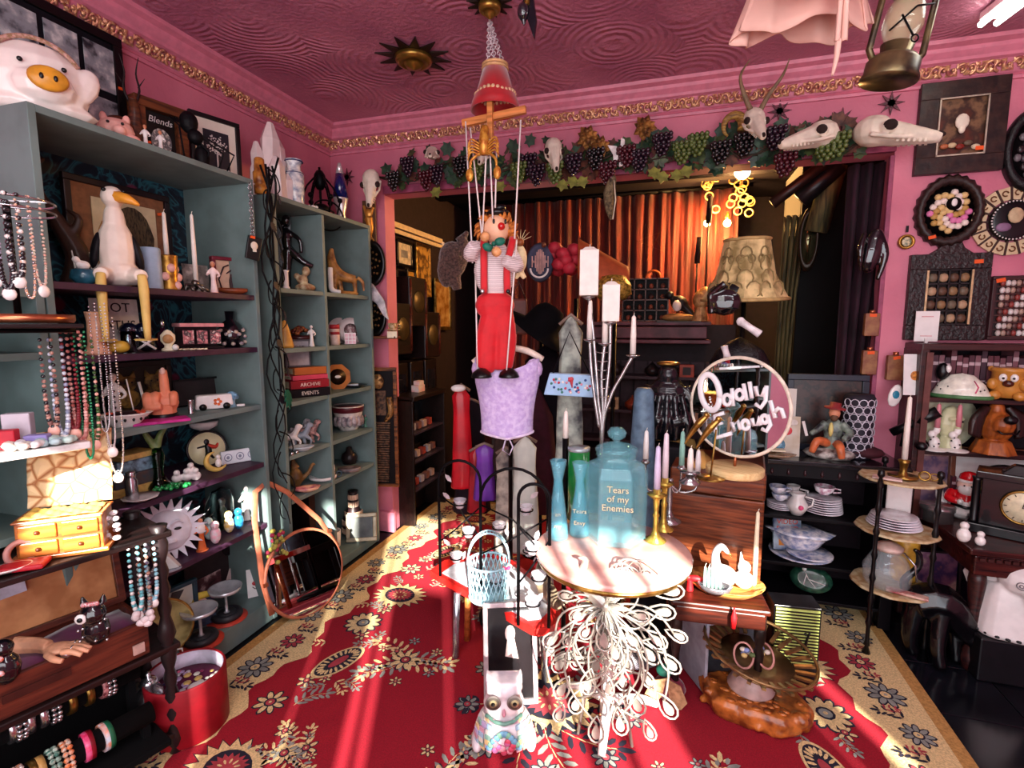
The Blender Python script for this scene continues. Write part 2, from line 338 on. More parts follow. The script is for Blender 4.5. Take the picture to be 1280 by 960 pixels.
struct('wall_far',G().box((.3,5.4,1.32),(5.2,.1,2.64)),DARKW)
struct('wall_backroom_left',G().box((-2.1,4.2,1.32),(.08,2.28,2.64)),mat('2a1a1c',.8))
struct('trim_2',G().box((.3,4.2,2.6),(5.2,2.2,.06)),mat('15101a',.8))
g=G();ux=lambda u:(u+abs(FW)*sin(SUN_H))/cos(SUN_H);x_=LW-.1;TOPW=2.2
for u0,u1,slit_base in((-1.12,-.8,1.9),(-.66,-.54,1.85),(-.35,-.31,.3),(-.29,-.25,.3),(-.24,.02,1.76),(.05,.16,1.78),(.24,.36,.3),(.39,.455,.3),(.5,.58,.3),(.61,.78,1.35),(.86,1.3,1.9),(1.42,1.52,1.45)):
 a,b_=ux(u0),ux(u1);g.box(((x_+a)/2,FW-.01,TOPW/2),(a-x_,.02,TOPW));g.box(((a+b_)/2,FW-.05,slit_base/2),(b_-a,.02,slit_base));x_=b_
g.box(((x_+RW+.1)/2,FW-.05,TOPW/2),(RW+.1-x_,.1,TOPW)).box((.3,FW-.05,2.42),(5.2,.1,.44))
struct('wall_front_gobo',g,PINK)  # unseen front wall, slits cut so sun lands only on chosen patches
def cornice(name,a,b,nrm):
 prof=[(0,2.485),(.012,2.485),(.016,2.497),(.008,2.505),(.02,2.512),(.046,2.562),(.062,2.568),(.066,2.58),(.085,2.6),(.09,2.615),(.115,2.625),(.12,2.64),(0,2.64)]
 a,b,nrm=V(a),V(b),V(nrm);n=len(prof);vs=[a+nrm*d+V((0,0,z))for d,z in prof]+[b+nrm*d+V((0,0,z))for d,z in prof]
 o=struct(name,G().add(vs,[(i,(i+1)%n,n+(i+1)%n,n+i)for i in range(n)]+[tuple(range(n))[::-1],tuple(range(n,2*n))],False),PINKT)
 L=(b-a).length;t=(b-a)/L;k=int(L/.034);q=G();up=(nrm*.45+V((0,0,.9))).normalized()
 for i in range(k):
  c=a+t*(L*(i+.5)/k)+nrm*.04+V((0,0,2.537))
  s_=1 if i%2 else-1
  pts=[c+t*(.02*cos(R(j*50)+i)*(1-j*.11))+up*(s_*.024*sin(R(j*50)+i)*(1-j*.11))for j in range(6)]
  q.tube(pts,[.007,.0075,.007,.006,.005,.003],5)
  for j in(-1,1):q.add(*leaf_geo(c+t*(.012*j)+up*(-s_*.014),t*j*.7+up*(-s_*.7),nrm,.03,.014),smooth=False)
  q.ball(c+nrm*.004,.008,n=6)
 tag(q.obj('leaf_band',mat('e0b080',.34,.45,c2='b0605e',vs_=60),o),None,None,kind='stuff')
def leaf_geo(c,d,nrm,L,w):
 d=V(d).normalized();nrm=V(nrm).normalized();s=d.cross(nrm).normalized();c=V(c)
 vs=[c-d*L*.5,c+s*w-nrm*.001,c+d*L*.5,c-s*w-nrm*.001,c+nrm*w*.5]
 return vs,[(0,1,4),(1,2,4),(2,3,4),(3,0,4)]
cornice('trim_3',(LW,FW,0),(LW,BW,0),(1,0,0));cornice('trim_4',(LW,BW,0),(RW,BW,0),(0,-1,0))
rug=T('rug','crimson floral rug with a cream flowered border covering the black floor','rug',(0,0,0),0)
RX0,RX1,RY0,RY1=-1.72,.985,-.9,3.66;RC=(RX0+RX1)/2
CRIM=mat('93041f',.95,var=.1,vs_=220,bump=.2);CRM=mat('dcc08a',.9,var=.12,vs_=160,bump=.2);TAN=mat('b88a4c',.9,var=.12,vs_=120,bump=.2);NAVY=mat('1c1a2c',.9);ROSE=mat('a83a44',.9);SAGE=mat('8a8c84',.9)
G().box((RC,(RY0+RY1)/2,.006),(RX1-RX0,RY1-RY0,.012)).obj('border_edge',TAN,rug,bevel=.003)
def ins(d0,z0,m,nm):G().box((RC,(RY0+RY1)/2,z0),(RX1-RX0-2*d0,RY1-RY0-2*d0,.004)).obj(nm,m,rug)
ins(.05,.0115,CRM,'flower_border');
wv=lambda s:.03*sin(s*9)+.018*sin(s*23+1)
pts=[]
N=120
for side in range(4):
 for i in range(N):
  k=i/N
  if side==0:x,y=RX0+.27+(RX1-RX0-.54)*k,RY0+.27+wv(k*4.2)
  elif side==1:x,y=RX1-.27+wv(k*7),RY0+.27+(RY1-RY0-.54)*k
  elif side==2:x,y=RX1-.27-(RX1-RX0-.54)*k,RY1-.27+wv(k*4.2)
  else:x,y=RX0+.27-wv((1-k)*7),RY1-.27-(RY1-RY0-.54)*k
  pts.append((x,y,.0142))
G().add(pts,[tuple(range(len(pts)))],False).obj('crimson_field',CRIM,rug)
mg={k:G()for k in 'cnrs'}
mcnt=[0]
def poly(k,pts,lay=0):mcnt[0]+=1;mg[k].add([(x,y,.0148+lay*.0005+(mcnt[0]%9)*.00003)for x,y in pts],[tuple(range(len(pts)))],False)
def ell(k,x,y,a,b,r,lay,n=10,pt=0):
 poly(k,[(x+a*cos(2*pi*i/n)*cos(r)-b*(1-pt*cos(2*pi*i/n))*sin(2*pi*i/n)*sin(r),y+a*cos(2*pi*i/n)*sin(r)+b*(1-pt*cos(2*pi*i/n))*sin(2*pi*i/n)*cos(r))for i in range(n)],lay)
def flower(x,y,s,r=0,n=8,pc='c',oc='n',cc='r'):
 for i in range(n):
  a=r+2*pi*i/n
  ell(oc,x+cos(a)*s*.62,y+sin(a)*s*.62,s*.46,s*.24,a,0,8)
 for i in range(n):
  a=r+2*pi*i/n;ell(pc,x+cos(a)*s*.6,y+sin(a)*s*.6,s*.36,s*.16,a,1,8)
 ell(oc,x,y,s*.38,s*.38,0,2,10);ell(cc,x,y,s*.27,s*.27,0,3,10);ell(pc,x,y,s*.1,s*.1,0,4,6)
def spray(x,y,s,r,n=6,k='c',curl=.5):
 px,py,a=x,y,r
 for i in range(n):
  a+=curl*.22;px+=cos(a)*s*.2;py+=sin(a)*s*.2
  for sd in(-1,1):ell(k,px+cos(a+sd*1)*s*.16,py+sin(a+sd*1)*s*.16,s*.17*(1-i/n*.5),s*.05,a+sd*.9,1,6)
  ell('n' if k=='c' else 'c',px,py,s*.11,s*.012,a,0,6)
 ell(k,px+cos(a)*s*.15,py+sin(a)*s*.15,s*.16,s*.06,a,1,6)
def medal(x,y,a,b,r):
 ell('c',x,y,a,b,r,1,28);ell('n',x,y,a*.88,b*.86,r,2,28)
 for i in range(22):
  t=2*pi*i/22;q,w=a*.68*cos(t),b*.64*sin(t);ell('c',x+q*cos(r)-w*sin(r),y+q*sin(r)+w*cos(r),.016,.006,r+t,3,6)
 ell('r',x,y,a*.4,b*.3,r,3,12)
def star(x,y,s,r=0):
 p=lambda q,k:poly(k,[(x+q*(1 if i%2 else.72)*cos(r+2*pi*i/36)*1.25,y+q*(1 if i%2 else.72)*sin(r+2*pi*i/36))for i in range(36)],{'n':0,'c':1,'r':3}[k])
 p(s*1.06,'n');p(s,'c');ell('n',x,y,s*.72,s*.58,r,2,18);p(s*.5,'r')
 for i in range(10):ell('c',x+cos(i*.628)*s*.26,y+sin(i*.628)*s*.22,s*.09,s*.035,i*.628,4,6)
rr=random.Random(3)
for sx in(-1,1):
 fxm=lambda d:RC+sx*((RX1-RX0)/2-d)
 y=RY0+.15;i=0
 while y<RY1-.1:
  flower(fxm(.155+.03*sin(i*2.1)),y,.052+.014*(i%3==0),i*.7,9,'r' if i%3==1 else 's','n','c');spray(fxm(.13),y+.06,.11,pi/2+sx*.5,4,'n',sx*1.2);spray(fxm(.2),y+.1,.08,pi/2-sx*.8,3,'r',-sx)
  y+=.19;i+=1
 y=RY0+.4;i=0
 while y<RY1-.3:
  k=i%4
  if k==0:medal(fxm(.46),y,.12,.06,R(90+sx*22))
  elif k==1:flower(fxm(.4),y,.085,i,12,'c','n','s')
  elif k==2:star(fxm(.44),y,.115,R(15*sx))
  else:flower(fxm(.36),y,.06,i,8);spray(fxm(.45),y,.13,pi/2,5,'s',sx)
  for j in range(5):
   a_,b_=fxm(.33+.34*rr.random()),y+.1+.12*rr.random();(flower(a_,b_,.026+.014*rr.random(),j,6)if j%2 else spray(a_,b_,.1,rr.random()*6,4,'c' if j%4 else 's',sx))
  y+=.27;i+=1
for(bx,by,s)in[(-1.0,1.75,.16),(-.62,1.28,.15),(-.12,1.2,.14),(-.78,2.3,.15),(.12,1.45,.15),(-.3,2.45,.15),(.42,1.42,.12),(.1,2.5,.14),(-1.15,1.22,.11),(-.85,1.0,.12),(.35,1.05,.12),(-.3,.95,.12),(-.4,3.0,.14),(-1.0,2.75,.13)]:
 for j in range(5):spray(bx,by,s,j*1.25+bx*3,6,'cs'[j%2],(-1)**j*.9)
 flower(bx,by,s*.4,bx,9)
 for j in range(6):flower(bx+cos(j*1.05+by)*s*.85,by+sin(j*1.05+by)*s*.8,s*.17,j,6,'sc'[j%2])
for i in range(9):spray(-.38,1.62,.2,i*.7,7,'ns'[i%2],.5);flower(-.38+cos(i*.7)*.3,1.7+sin(i*.7)*.3,.045,i,8,'s')
star(-.38,1.7,.16);star(-.45,1.12,.05,.78)
for k,m in zip('cnrs',(CRM,NAVY,ROSE,SAGE)):tag(mg[k].obj('woven_motif',m,rug),None,None,kind='stuff')
def bcase(name,label,y0,y1,z1,shelves,mids=(),base=.1,plum=()):
 t=T(name,label,'bookcase',(LF-.19,(y0+y1)/2,0),0);Y=(y1-y0)/2;D=.19;th=.022
 for s in(-1,1):G().box((0,s*(Y-th/2),z1/2),(2*D,th,z1)).obj('side_panel',PAINT,t,bevel=.002)
 G().box((0,0,z1-th/2),(2*D,2*Y-2*th,th)).obj('top_panel',PAINT,t,bevel=.002)
 G().box((0,0,base/2),(2*D-.01,2*Y-2*th,base)).obj('plinth',PAINT,t,bevel=.002)
 for m_ in mids:G().box((0,m_-(y0+y1)/2,(z1+base)/2-.01),(2*D-.004,th,z1-base-.03)).obj('divider',PAINT,t,bevel=.002)
 bs=[-Y+th]+[m_-(y0+y1)/2 for m_ in mids]+[Y-th]
 for z in shelves:
  for a,b in zip(bs[:-1],bs[1:]):
   G().box((0,(a+b)/2,z-th/2),(2*D-.012,b-a-(th if mids else 0),th)).obj('shelf_board',PLUM if z in plum else PAINT,t,bevel=.002)
 G().box((-D+.004,0,z1/2),(.006,2*Y-2*th,z1-.03)).obj('back_panel',PAPER if not mids else PAINT,t)
 return t
bcase('bookcase','tall teal-grey bookcase with plum shelf edges and dark floral backing paper',1.05,1.875,2.03,(1.53,1.30,1.04,.77,.48),plum=(1.53,1.30,.77,.48))
bcase('bookcase','narrower teal-grey bookcase divided into two columns of pigeonholes',1.985,2.79,2.0,(1.575,1.285,1.02,.755,.53),mids=(2.345,),base=.05)
bcase('bookcase','low teal-grey bookcase half hidden behind the hanging necklaces',.35,1.045,1.5,(1.32,1.04,.8,.4))
# ================================================================ on top of the bookcases
def S(px,z,x=-1.93):return ons(px,z,X=x)
WD=mat('f1e7df',.25,var=.02,coat=.5);PINKC2=mat('eab0a4',.4,var=.08);OCH=mat('d8962c',.35,var=.1)
t=picture('photo_frame','large black frame of many small monochrome photographs behind the white pig head',S(62,2.035,-2.09),90,.56,.47,.035,BLACK,None,mm=mat('121118',.6),tagc=(.93,.6))
for i in range(4):
 for j in range(2):G().box((-.185+.125*i,-.006,.14+.19*j),(.105,.004,.16)).obj('photograph',pic(i+j*5,('20242c','8f949a','d9d9d6'),22),t)
p=S(52,2.03,-1.86);t=T('pig_head','big white ceramic pig head with a yellow snout above the grey shelf end','ornament',p,62);t.scale=(.88,)*3
g=G().ball((0,0,.12),(.15,.08,.125)).ball((.01,-.05,.09),(.09,.06,.06)).ball((0,0,.03),(.16,.07,.04))
for s in(-1,1):g.ball((s*.12,-.02,.13),(.045,.03,.07),rot=(0,s*25,0))
g.fuse('head',WD,t,vox=.005)
G().lathe([(.038,0),(.04,.012),(.034,.022),(0,.024)],n=20,rot=(90,0,0),c=(.02,-.1,.1),sx=1.35).obj('snout',OCH,t)
for s in(-1,1):G().ball((.02+s*.018,-.125,.1),(.006,.004,.01)).obj('nostril',BLACK,t);G().ball((.01+s*.055,-.083,.15),(.008,.006,.008)).obj('eye',BLACK,t)
G().tube(arc(0,.12,.125,30,150,12,-.04),.008).obj('flower_band',mat('8a6a4a',.6,c2='c89a90',vs_=120),t)
p=S(146,2.03,-1.86);t=T('piglet_ornament','small pink ceramic head with snub nose on the shelf top','ornament',p)
g=G().ball((0,0,.04),(.055,.045,.042)).ball((.01,-.045,.03),(.02,.02,.018)).ball((.042,0,.015),(.03,.04,.018))
for s in(-1,1):g.ball((s*.032,0,.08),(.012,.008,.018))
g.fuse('head',PINKC2,t,vox=.003)
for s in(-1,1):G().ball((s*.02,-.04,.055),.005).obj('eye',BLACK,t)
p=S(152,2.03,-2.05);t=T('head_carving','round dark carved wooden head beside the framed oval print','carving',p);G().ball((0,0,.1),(.06,.05,.07)).tube([(0,0,.06),(.0,0,-.0)],[.04,.05]).fuse('head',BRN,t,vox=.005)
p=S(172,2.03,-2.03);t=T('deer_carving','slim dark wooden deer with long upright antlers','carving',p)
G().tube([(0,0,0),(0,0,.13),(.005,-.01,.2),(0,-.04,.24)],[.03,.028,.02,.014]).fuse('body',BRN,t,vox=.004)
for s in(-1,1):
 G().tube([(s*.006,0,.22),(s*.025,0,.28),(s*.018,0,.34),(s*.03,-.01,.4)],[.005,.004,.003,.001],6).tube([(s*.022,0,.29),(s*.045,0,.33)],[.003,.001],5).obj('antler',DKWOOD,t)
t=picture('shadow_box','deep brown wooden box frame with white lettering over an oval engraving',S(203,2.035,-2.04),78,.2,.27,.04,wood('7a4322','4a2412'),mat('14100f',.4),mount=0,depth=.06,tagc=(-.6,.35))
G().add([(.04*cos(i*.314),0,.052*sin(i*.314))for i in range(20)],[tuple(range(20))[::-1]],False).obj('oval_print',pic(3,('f4f0e8','6a6a70','f4f0e8'),60),t,loc=(0,-.012,.115))
text('Blends',.035,WHITE,t,(0,-.012,.185),shear=.2)
for k,(px,lab,m)in enumerate(((183,'tiny white and gilt figurine in a swirling dress',WHITE),(202,'tiny white and gilt bust figurine',GOLD))):
 t=T('figurine',lab,'figurine',S(px,2.03,-1.83));person(t,.085,top=WHITE,hair=GOLD,base=GOLD)
p=S(240,2.03,-1.9);t=T('black_rose_sculpture','black metal rose sculpture with long thorny stems','sculpture',p)
G().ball((0,0,.19),(.035,.03,.045)).ball((.02,-.02,.13),(.03,.025,.03)).ball((.04,0,.06),(.03,.03,.05)).fuse('flower_heads',BLKM,t,vox=.004)
g=G()
for a in((-.02,.02),(.05,.1),(.09,.07),(.12,.02)):g.tube([(a[0],0,0),(a[0]*1.3,-.02,.08),(a[0]*.2-.03,-.01,.17),(-.07+a[1]*.3,0,.2)],.004,5)
g.obj('stems',BLKM,t)
t=picture('tree_print','black framed pale print of a round white dandelion tree',S(273,2.035,-2.0),72,.22,.3,.02,BLACK,mat('f0e8d6',.7,var=.02),tagc=None)
G().box((0,-.006,.15),(.11,.003,.17)).obj('dark_ground',mat('23202a',.6),t)
g=G()
for i in range(90):
 a=rr.random()*2*pi;q=.045*sqrt(rr.random());g.ball((q*cos(a),-.009,.175+q*sin(a)),.0035,n=5)
g.tube([(0,-.009,.08),(0,-.009,.14)],.004,5).box((0,-.008,.072),(.1,.003,.006)).obj('white_tree',WHITE,t)
KS[0]=1.18
p=S(342,2.0,-1.95);t=T('crystal_cluster','tall cluster of milky white crystal towers on the narrow bookcase','crystal',p,70)
QZ=mat('f3e3de',.18,var=.06,vs_=12,coat=.6)
for i,(x,y,h,w)in enumerate([(-.055,-.01,.25,.028),(-.015,0,.34,.04),(.035,.01,.31,.042),(.075,0,.21,.03),(-.075,.0,.17,.022),(.01,-.03,.2,.035),(.055,-.03,.14,.025)]):
 a=G().lathe([(w*1.05,0),(w,h*.8),(w*.35,h),(0,h*1.02)],n=6,smooth=False,c=(x,y,0),rot=(rr.uniform(-4,4),rr.uniform(-4,4),i*17)).obj('crystal',QZ,t,bevel=.002)
p=S(326,2.0,-1.82);t=T('bamboo_torch','amber carved bamboo candle holder in front of the white crystals','candle holder',p)
G().lathe([(.022,0),(.024,.03),(.018,.034),(.024,.04),(.025,.08),(.02,.084),(.018,.13),(.013,.135),(0,.12)],n=12).obj('body',mat('c98436',.4,c2='7a3d14',vs_=30),t);G().tube([(.03,0,0),(.045,-.01,.06),(.03,0,.09)],.003,5).obj('dark_branch',BLKM,t)
p=S(370,2.0,-1.88);t=vase('porcelain_vase','tall white porcelain vase painted with faint blue blossoms',p,[(.034,0),(.036,.005),(.04,.14),(.036,.155),(.027,.162),(.026,.18),(.034,.2),(.036,.207),(.03,.207),(.022,.18),(0,.17)],mat('eef2ee',.2,c2='7f93b0',vs_=34,coat=.5))
for z in(.15,.2):G().ring((0,0,z),.0365,.0025).obj('blue_ring',mat('27386a',.4),t)
p=S(402,2.0,-1.98);t=T('iron_sconce','dark wrought iron chandelier of curling arms and small cups','chandelier',p);t.scale=(1.2,)*3
g=G().tube([(0,0,0),(0,0,.26)],.006).ball((0,0,.2),(.03,.03,.05)).ball((0,0,.06),(.045,.04,.03)).ring((0,0,.05),.06,.004)
for i in range(6):
 a=i*1.05;g.tube([(0,0,.04),(cos(a)*.07,sin(a)*.07,.03),(cos(a)*.09,sin(a)*.09,.1),(cos(a)*.06,sin(a)*.06,.17),(0,0,.24)],.0045,5).ball((cos(a)*.09,sin(a)*.09,.11),.013,n=6)
g.obj('ironwork',IRON,t);G().ring((.03,-.03,.03),.075,.004,rot=(80,0,20)).obj('loop',IRON,t)
p=S(427,2.0,-1.93);t=T('lava_lamp','rocket-shaped lava lamp with deep blue glass and silver base','lamp',p);t.scale=(1.35,)*3
G().lathe([(.03,0),(.032,.004),(.018,.05),(.032,.115),(.034,.12),(0,.12)],n=20).obj('base',mat('e4dedd',.25,.5,var=.02),t);G().lathe([(.034,.12),(.018,.225),(0,.226)],n=20).obj('blue_globe',mat('0c1a5e',.1,var=.03,coat=1),t);G().lathe([(.018,.225),(.009,.265),(.006,.272),(0,.273)],n=16).obj('cap',mat('e4dedd',.25,.5,var=.02),t)
p=S(390,2.0,-1.8);t=T('porcelain_flower','tiny white porcelain blossom beside the blue painted vase','ornament',p);g=G()
for i in range(6):g.ball((cos(i)*.018,sin(i)*.012,.008),(.009,.008,.008),n=6)
g.obj('petals',WHITE,t)
KS[0]=1
p=V((-1.74,1.93,2.1));t=T('vine_garland','black twisted vine garland hanging in the gap between the bookcases','garland',p,90)
g=G()
for k in range(5):
 pts=[];
 for i in range(26):z=-i*.066;pts.append((.03*sin(i*.8+k*2)+.012*(k-2),-.015+.02*cos(i*.9+k),z+.05*(k==4)))
 g.tube(pts[:26-k*3],[.005-.0001*i for i in range(26-k*3)],5)
for i in range(16):
 z=-.1*i;s=(-1)**i;g.tube([(0,0,z),(s*.04,-.02,z-.03),(s*.05,-.03,z-.09),(s*.02,-.03,z-.12)],[.004,.003,.003,.001],5)
g.obj('stem',BLKM,t)
lf=[(0,0),(.035,.015),(.05,.05),(.03,.042),(.045,.075),(.02,.06),(.02,.1),(0,.08),(-.02,.1),(-.02,.06),(-.045,.075),(-.03,.042),(-.05,.05),(-.035,.015)]
G().ext([(a*.8,-b*.95)for a,b in lf][::-1],.003).obj('green_leaf',mat('1d6a52',.35,var=.1,coat=.4),t,loc=(.02,-.045,-1.0),rot=(-10,25,15))
for i in range(8):G().ext([(a*.45,-b*.5)for a,b in lf][::-1],.002).obj('dark_leaf',mat('241c24',.5),t,loc=(.03*(-1)**i,-.04,-.12-.13*i),rot=(-15,40*(-1)**i,20))
t=T('book_charm','black hanging plaque with a white skull on a silver chain','ornament',V((-1.735,1.83,1.66)),70)
G().box((0,0,.07),(.06,.012,.1),rot=(0,12,0)).obj('plaque',BLACK,t,bevel=.003);G().ball((.0,-.009,.08),(.016,.006,.018)).box((0,-.01,.06),(.014,.005,.012)).obj('skull_motif',BONE,t)
g=G()
for i in range(14):g.ring((0,0,.13+i*.016),.008,.0018,rot=(90,0,(i%2)*90),n=8,m=4)
g.obj('chain',SILVER,t);price(t,(-.005,-.01,.115))
KS[0]=1.1
# ================================================================ wide bookcase, shelf by shelf
Z=1.53
p=S(92,Z,-2.05);t=T('branch_sculpture','tall dark twisted wooden branch behind the seagull','sculpture',p)
G().tube([(0,0,0),(.02,0,.1),(-.02,0,.2),(-.06,0,.28),(-.07,0,.36),(-.04,0,.4)],[.04,.035,.025,.018,.012,.006]).tube([(0,0,.15),(.03,-.01,.22),(0,0,.25)],[.02,.012,.004]).fuse('branch',mat('3a2118',.5,bump=.2),t,vox=.004)
t=picture('portrait','dark framed portrait of a long-haired woman seen from behind, brown mount',S(160,Z+.004,-2.07),88,.36,.37,.022,mat('1c1014',.35),mat('8a5a3a',.7,var=.1,vs_=40),tagc=(.75,.8))
G().box((.01,-.005,.185),(.22,.003,.25)).obj('pale_sheet',mat('d9c39a',.8,var=.05),t)
hp=[(.07*cos(R(a))*(1 if sin(R(a))>0 else 1.1),.2+.1*sin(R(a))if sin(R(a))>0 else.2+.13*sin(R(a)))for a in range(0,360,20)];G().ext(hp,.003,c=(.03,-.0075,0)).obj('dark_hair',mat('5d4c33',.8,c2='2c2418',vs_=60,stretch=(4,1,1)),t)
G().ext([(.045*cos(a*.45),.17+.08*sin(a*.45))for a in range(14)],.003,c=(-.045,-.0085,0)).obj('face_profile',mat('b98a52',.8),t)
p=S(150,Z+.006,-1.86);t=T('seagull','white seagull figure sitting with dangling yellow legs and black wing','ornament',p,58)
GW=mat('f0e0d2',.5,var=.03)
G().ball((0,0,.11),(.05,.045,.11)).ball((0,0,.2),(.03,.03,.06)).ball((0,-.005,.275),(.032,.034,.034)).ball((0,0,.04),(.06,.055,.045)).tube([(-.035,-.02,.03),(-.05,-.09,.03)],[.03,.02]).tube([(.035,-.02,.03),(.05,-.09,.03)],[.03,.02]).fuse('body',GW,t,vox=.004)
G().ball((-.052,.01,.11),(.014,.035,.06),rot=(0,12,0)).obj('wing',mat('17151a',.5,bump=.2,vs_=80),t);G().ball((.052,.01,.11),(.014,.035,.06),rot=(0,-12,0)).obj('wing',mat('17151a',.5,bump=.2,vs_=80),t)
G().tube([(.008,-.022,.275),(.035,-.048,.266),(.062,-.062,.25)],[.019,.015,.004]).obj('beak',mat('e0962e',.4),t)
for s in(-1,1):G().ball((s*.022+(.006 if s>0 else 0),-.027,.292),.0065).obj('eye',BLACK,t)
YL=mat('e2bf6c',.55,var=.04)
for s in(-1,1):
 G().tube([(s*.05,-.095,.03),(s*.052,-.105,-.02),(s*.052,-.105,-.17)],[.012,.014,.009]).obj('leg',YL,t);G().ext([(-.006,0),(.006,0),(.03,-.045),(0,-.052),(-.03,-.045)],.006,rot=(90,0,0)).obj('foot',YL,t,loc=(s*.052,-.107,-.171),rot=(0,0,0))
t=T('card','white lettered card leaning behind the seagull','card',S(113,Z,-2.0),85,tilt=-8);G().box((0,0,.06),(.07,.003,.12)).obj('sheet',mat('e8e2da',.8,var=.02),t)
t=T('teal_pot','small teal glazed pot with a white cow figure in it','pot',S(106,Z,-1.86));G().lathe([(.018,0),(.035,.02),(.03,.045),(.018,.05),(.016,.045),(0,.03)]).obj('pot',mat('2f6a80',.25,c2='1a4456',coat=.5),t);G().ball((0,0,.06),(.018,.012,.014)).ball((-.015,-.005,.075),(.01,.01,.01)).fuse('figure',WHITE,t,vox=.0025)
t=T('blue_pillar_candle','thick pale blue embossed pillar candle beside the seagull','candle',S(191,Z,-1.88));G().lathe([(.031,0),(.032,.004),(.031,.14),(.028,.144),(0,.138)],n=24,wob=lambda a,z:1+.03*sin(a*6+z*90)).obj('wax_body',mat('9db4cc',.45,var=.06),t)
t=T('cherub_mug','gilt tankard wrapped in pink cherubs','mug',S(213,Z,-1.87));G().lathe([(.03,0),(.031,.01),(.026,.04),(.029,.12),(.03,.125),(.025,.123),(.022,.05),(0,.04)]).obj('body',GOLD,t);g=G()
for i in range(9):g.ball((.027*cos(i*.7+3.6),.027*sin(i*.7+3.6),.02+.03*(i%3)),(.014,.012,.016))
g.fuse('cherub_relief',PINKC2,t,vox=.003)
candle('slim cream taper candle rising behind the gilt tankard',S(209,Z+.12,-1.9),.17,.008)
t=T('dish_stand','small dark brass candle stand holding the cream taper','candle holder',S(209,Z,-1.92));G().lathe([(.022,0),(.01,.015),(.007,.06),(.011,.11),(.011,.12),(0,.118)]).obj('stem',BRASS,t)
t=T('silver_candlestick','tangled silver branch candle holder with one tall taper','candle holder',S(245,Z,-1.86));g=G()
for i in range(9):g.tube([(0,0,.03),(.03*cos(i*.7),.025*sin(i*.7),.02+.01*(i%2)),(.045*cos(i*.7+.4),.03*sin(i*.7+.4),.005)],.005,6)
g.ball((0,0,.035),.014).obj('branches',mat('77706a',.3,.9),t)
candle('tall cream taper candle in the tangled silver holder',S(245,Z+.05,-1.86),.24,.008)
t=T('postcard','grey engraved postcard behind the silver candle holder','card',S(248,Z,-1.98),78,tilt=-6);G().box((0,0,.06),(.1,.002,.12)).obj('sheet',pic(8,('cfc4ba','8a8078','4a4644'),30),t)
t=T('fairy_figurine','white and pink porcelain girl in a short dress','figurine',S(268,Z,-1.84));person(t,.12,top=mat('f3d9d6',.35,var=.05),hair=mat('e8c9b0',.5),base=mat('d98a5a',.5))
t=picture('archer_picture','small crimson framed picture of a dancer under a bent tree',S(287,Z+.004,-1.9),70,.13,.15,.014,mat('6e1c2c',.4),mat('e0b89a',.6,var=.06),depth=.03)
G().tube([(-.03,-.006,.02),(-.04,-.006,.06),(-.02,-.006,.11),(.0,-.006,.12)],.003,5).tube([(.01,-.006,.02),(.005,-.006,.06),(.015,-.006,.1),(-.01,-.006,.085)],[.01,.006,.004,.002],6).ball((.017,-.006,.108),.006).obj('dark_drawing',mat('3a1a20',.6),t)
t=T('leather_dish','shallow oval brown leather dish on the plum shelf','dish',S(292,Z,-1.81));G().lathe([(.02,0),(.05,.012),(.052,.024),(.046,.02),(0,.012)],sy=.55).obj('dish',mat('7a3a1e',.35),t)
Z=1.30
t=T('tin_sign','white metal sign reading HOT BATHS behind the seagull feet','sign',S(150,Z,-1.99),84,tilt=-4);G().box((0,0,.09),(.15,.004,.18)).obj('plate',mat('cfcac2',.5,var=.08),t,bevel=.002)
text('HOT',.045,BLACK,t,(0,-.003,.135));text('BATHS',.045,BLACK,t,(0,-.003,.075),stretch=.9)
for px,lab in((122,'thick pinkish tubular vase at the edge of the plum shelf'),):t=vase('fleshy_vase',lab,S(px,Z,-1.84),[(.034,0),(.036,.004),(.022,.03),(.02,.1),(.024,.13),(.02,.13),(.014,.1),(0,.08)],mat('dba283',.5,var=.06))
t=T('ceramic_banana','yellow ceramic banana and lemon leaning on the pink vase','ornament',S(138,Z,-1.84));G().tube([(-.02,0,.085),(-.025,0,.05),(-.01,0,.022),(.02,0,.015)],[.006,.016,.018,.01]).ball((.025,0,.022),(.028,.02,.02)).fuse('body',mat('c49a35',.4,c2='8a6a20'),t,vox=.003)
t=T('glass_box','small glass tumbler with silvery contents','glass',S(162,Z,-1.83));G().lathe([(.02,0),(.021,.07),(.0185,.07),(.017,.006),(0,.005)],n=16).obj('tumbler',GLS,t);G().cyl((0,0,.006),.012,.045,10).obj('contents',SILVER,t)
t=T('ink_bottle','dark blue glass knot bottle beneath the seagull','bottle',S(172,Z,-1.95));G().ball((-.02,0,.07),(.03,.02,.03)).ball((.02,0,.07),(.03,.02,.03)).ball((0,0,.03),(.02,.02,.03)).fuse('body',mat('141a34',.15,coat=1),t,vox=.004)
t=T('bone_figurine','dark seated figure with crossed white bones','figurine',S(184,Z,-1.84));G().ball((0,0,.025),(.025,.02,.025)).ball((0,0,.06),(.012,.012,.016)).fuse('body',BLACK,t,vox=.003);G().tube([(-.025,-.02,.01),(.02,-.022,.045)],.004,6).tube([(.025,-.02,.01),(-.02,-.022,.045)],.004,6).obj('crossed_bones',WHITE,t)
t=T('cameo_clock','little ivory ornament with a round cameo face','ornament',S(211,Z,-1.84));G().lathe([(.022,0),(.022,.006),(.012,.012),(.012,.02),(.022,.035),(.022,.055),(.01,.07),(0,.075)],sy=.6).obj('body',CREAM,t);G().lathe([(.016,0),(.014,.004),(0,.005)],rot=(90,0,0),c=(0,-.013,.042)).obj('cameo',mat('c9915a',.5),t);G().ball((.02,-.01,.012),.011).obj('shell',WHITE,t)
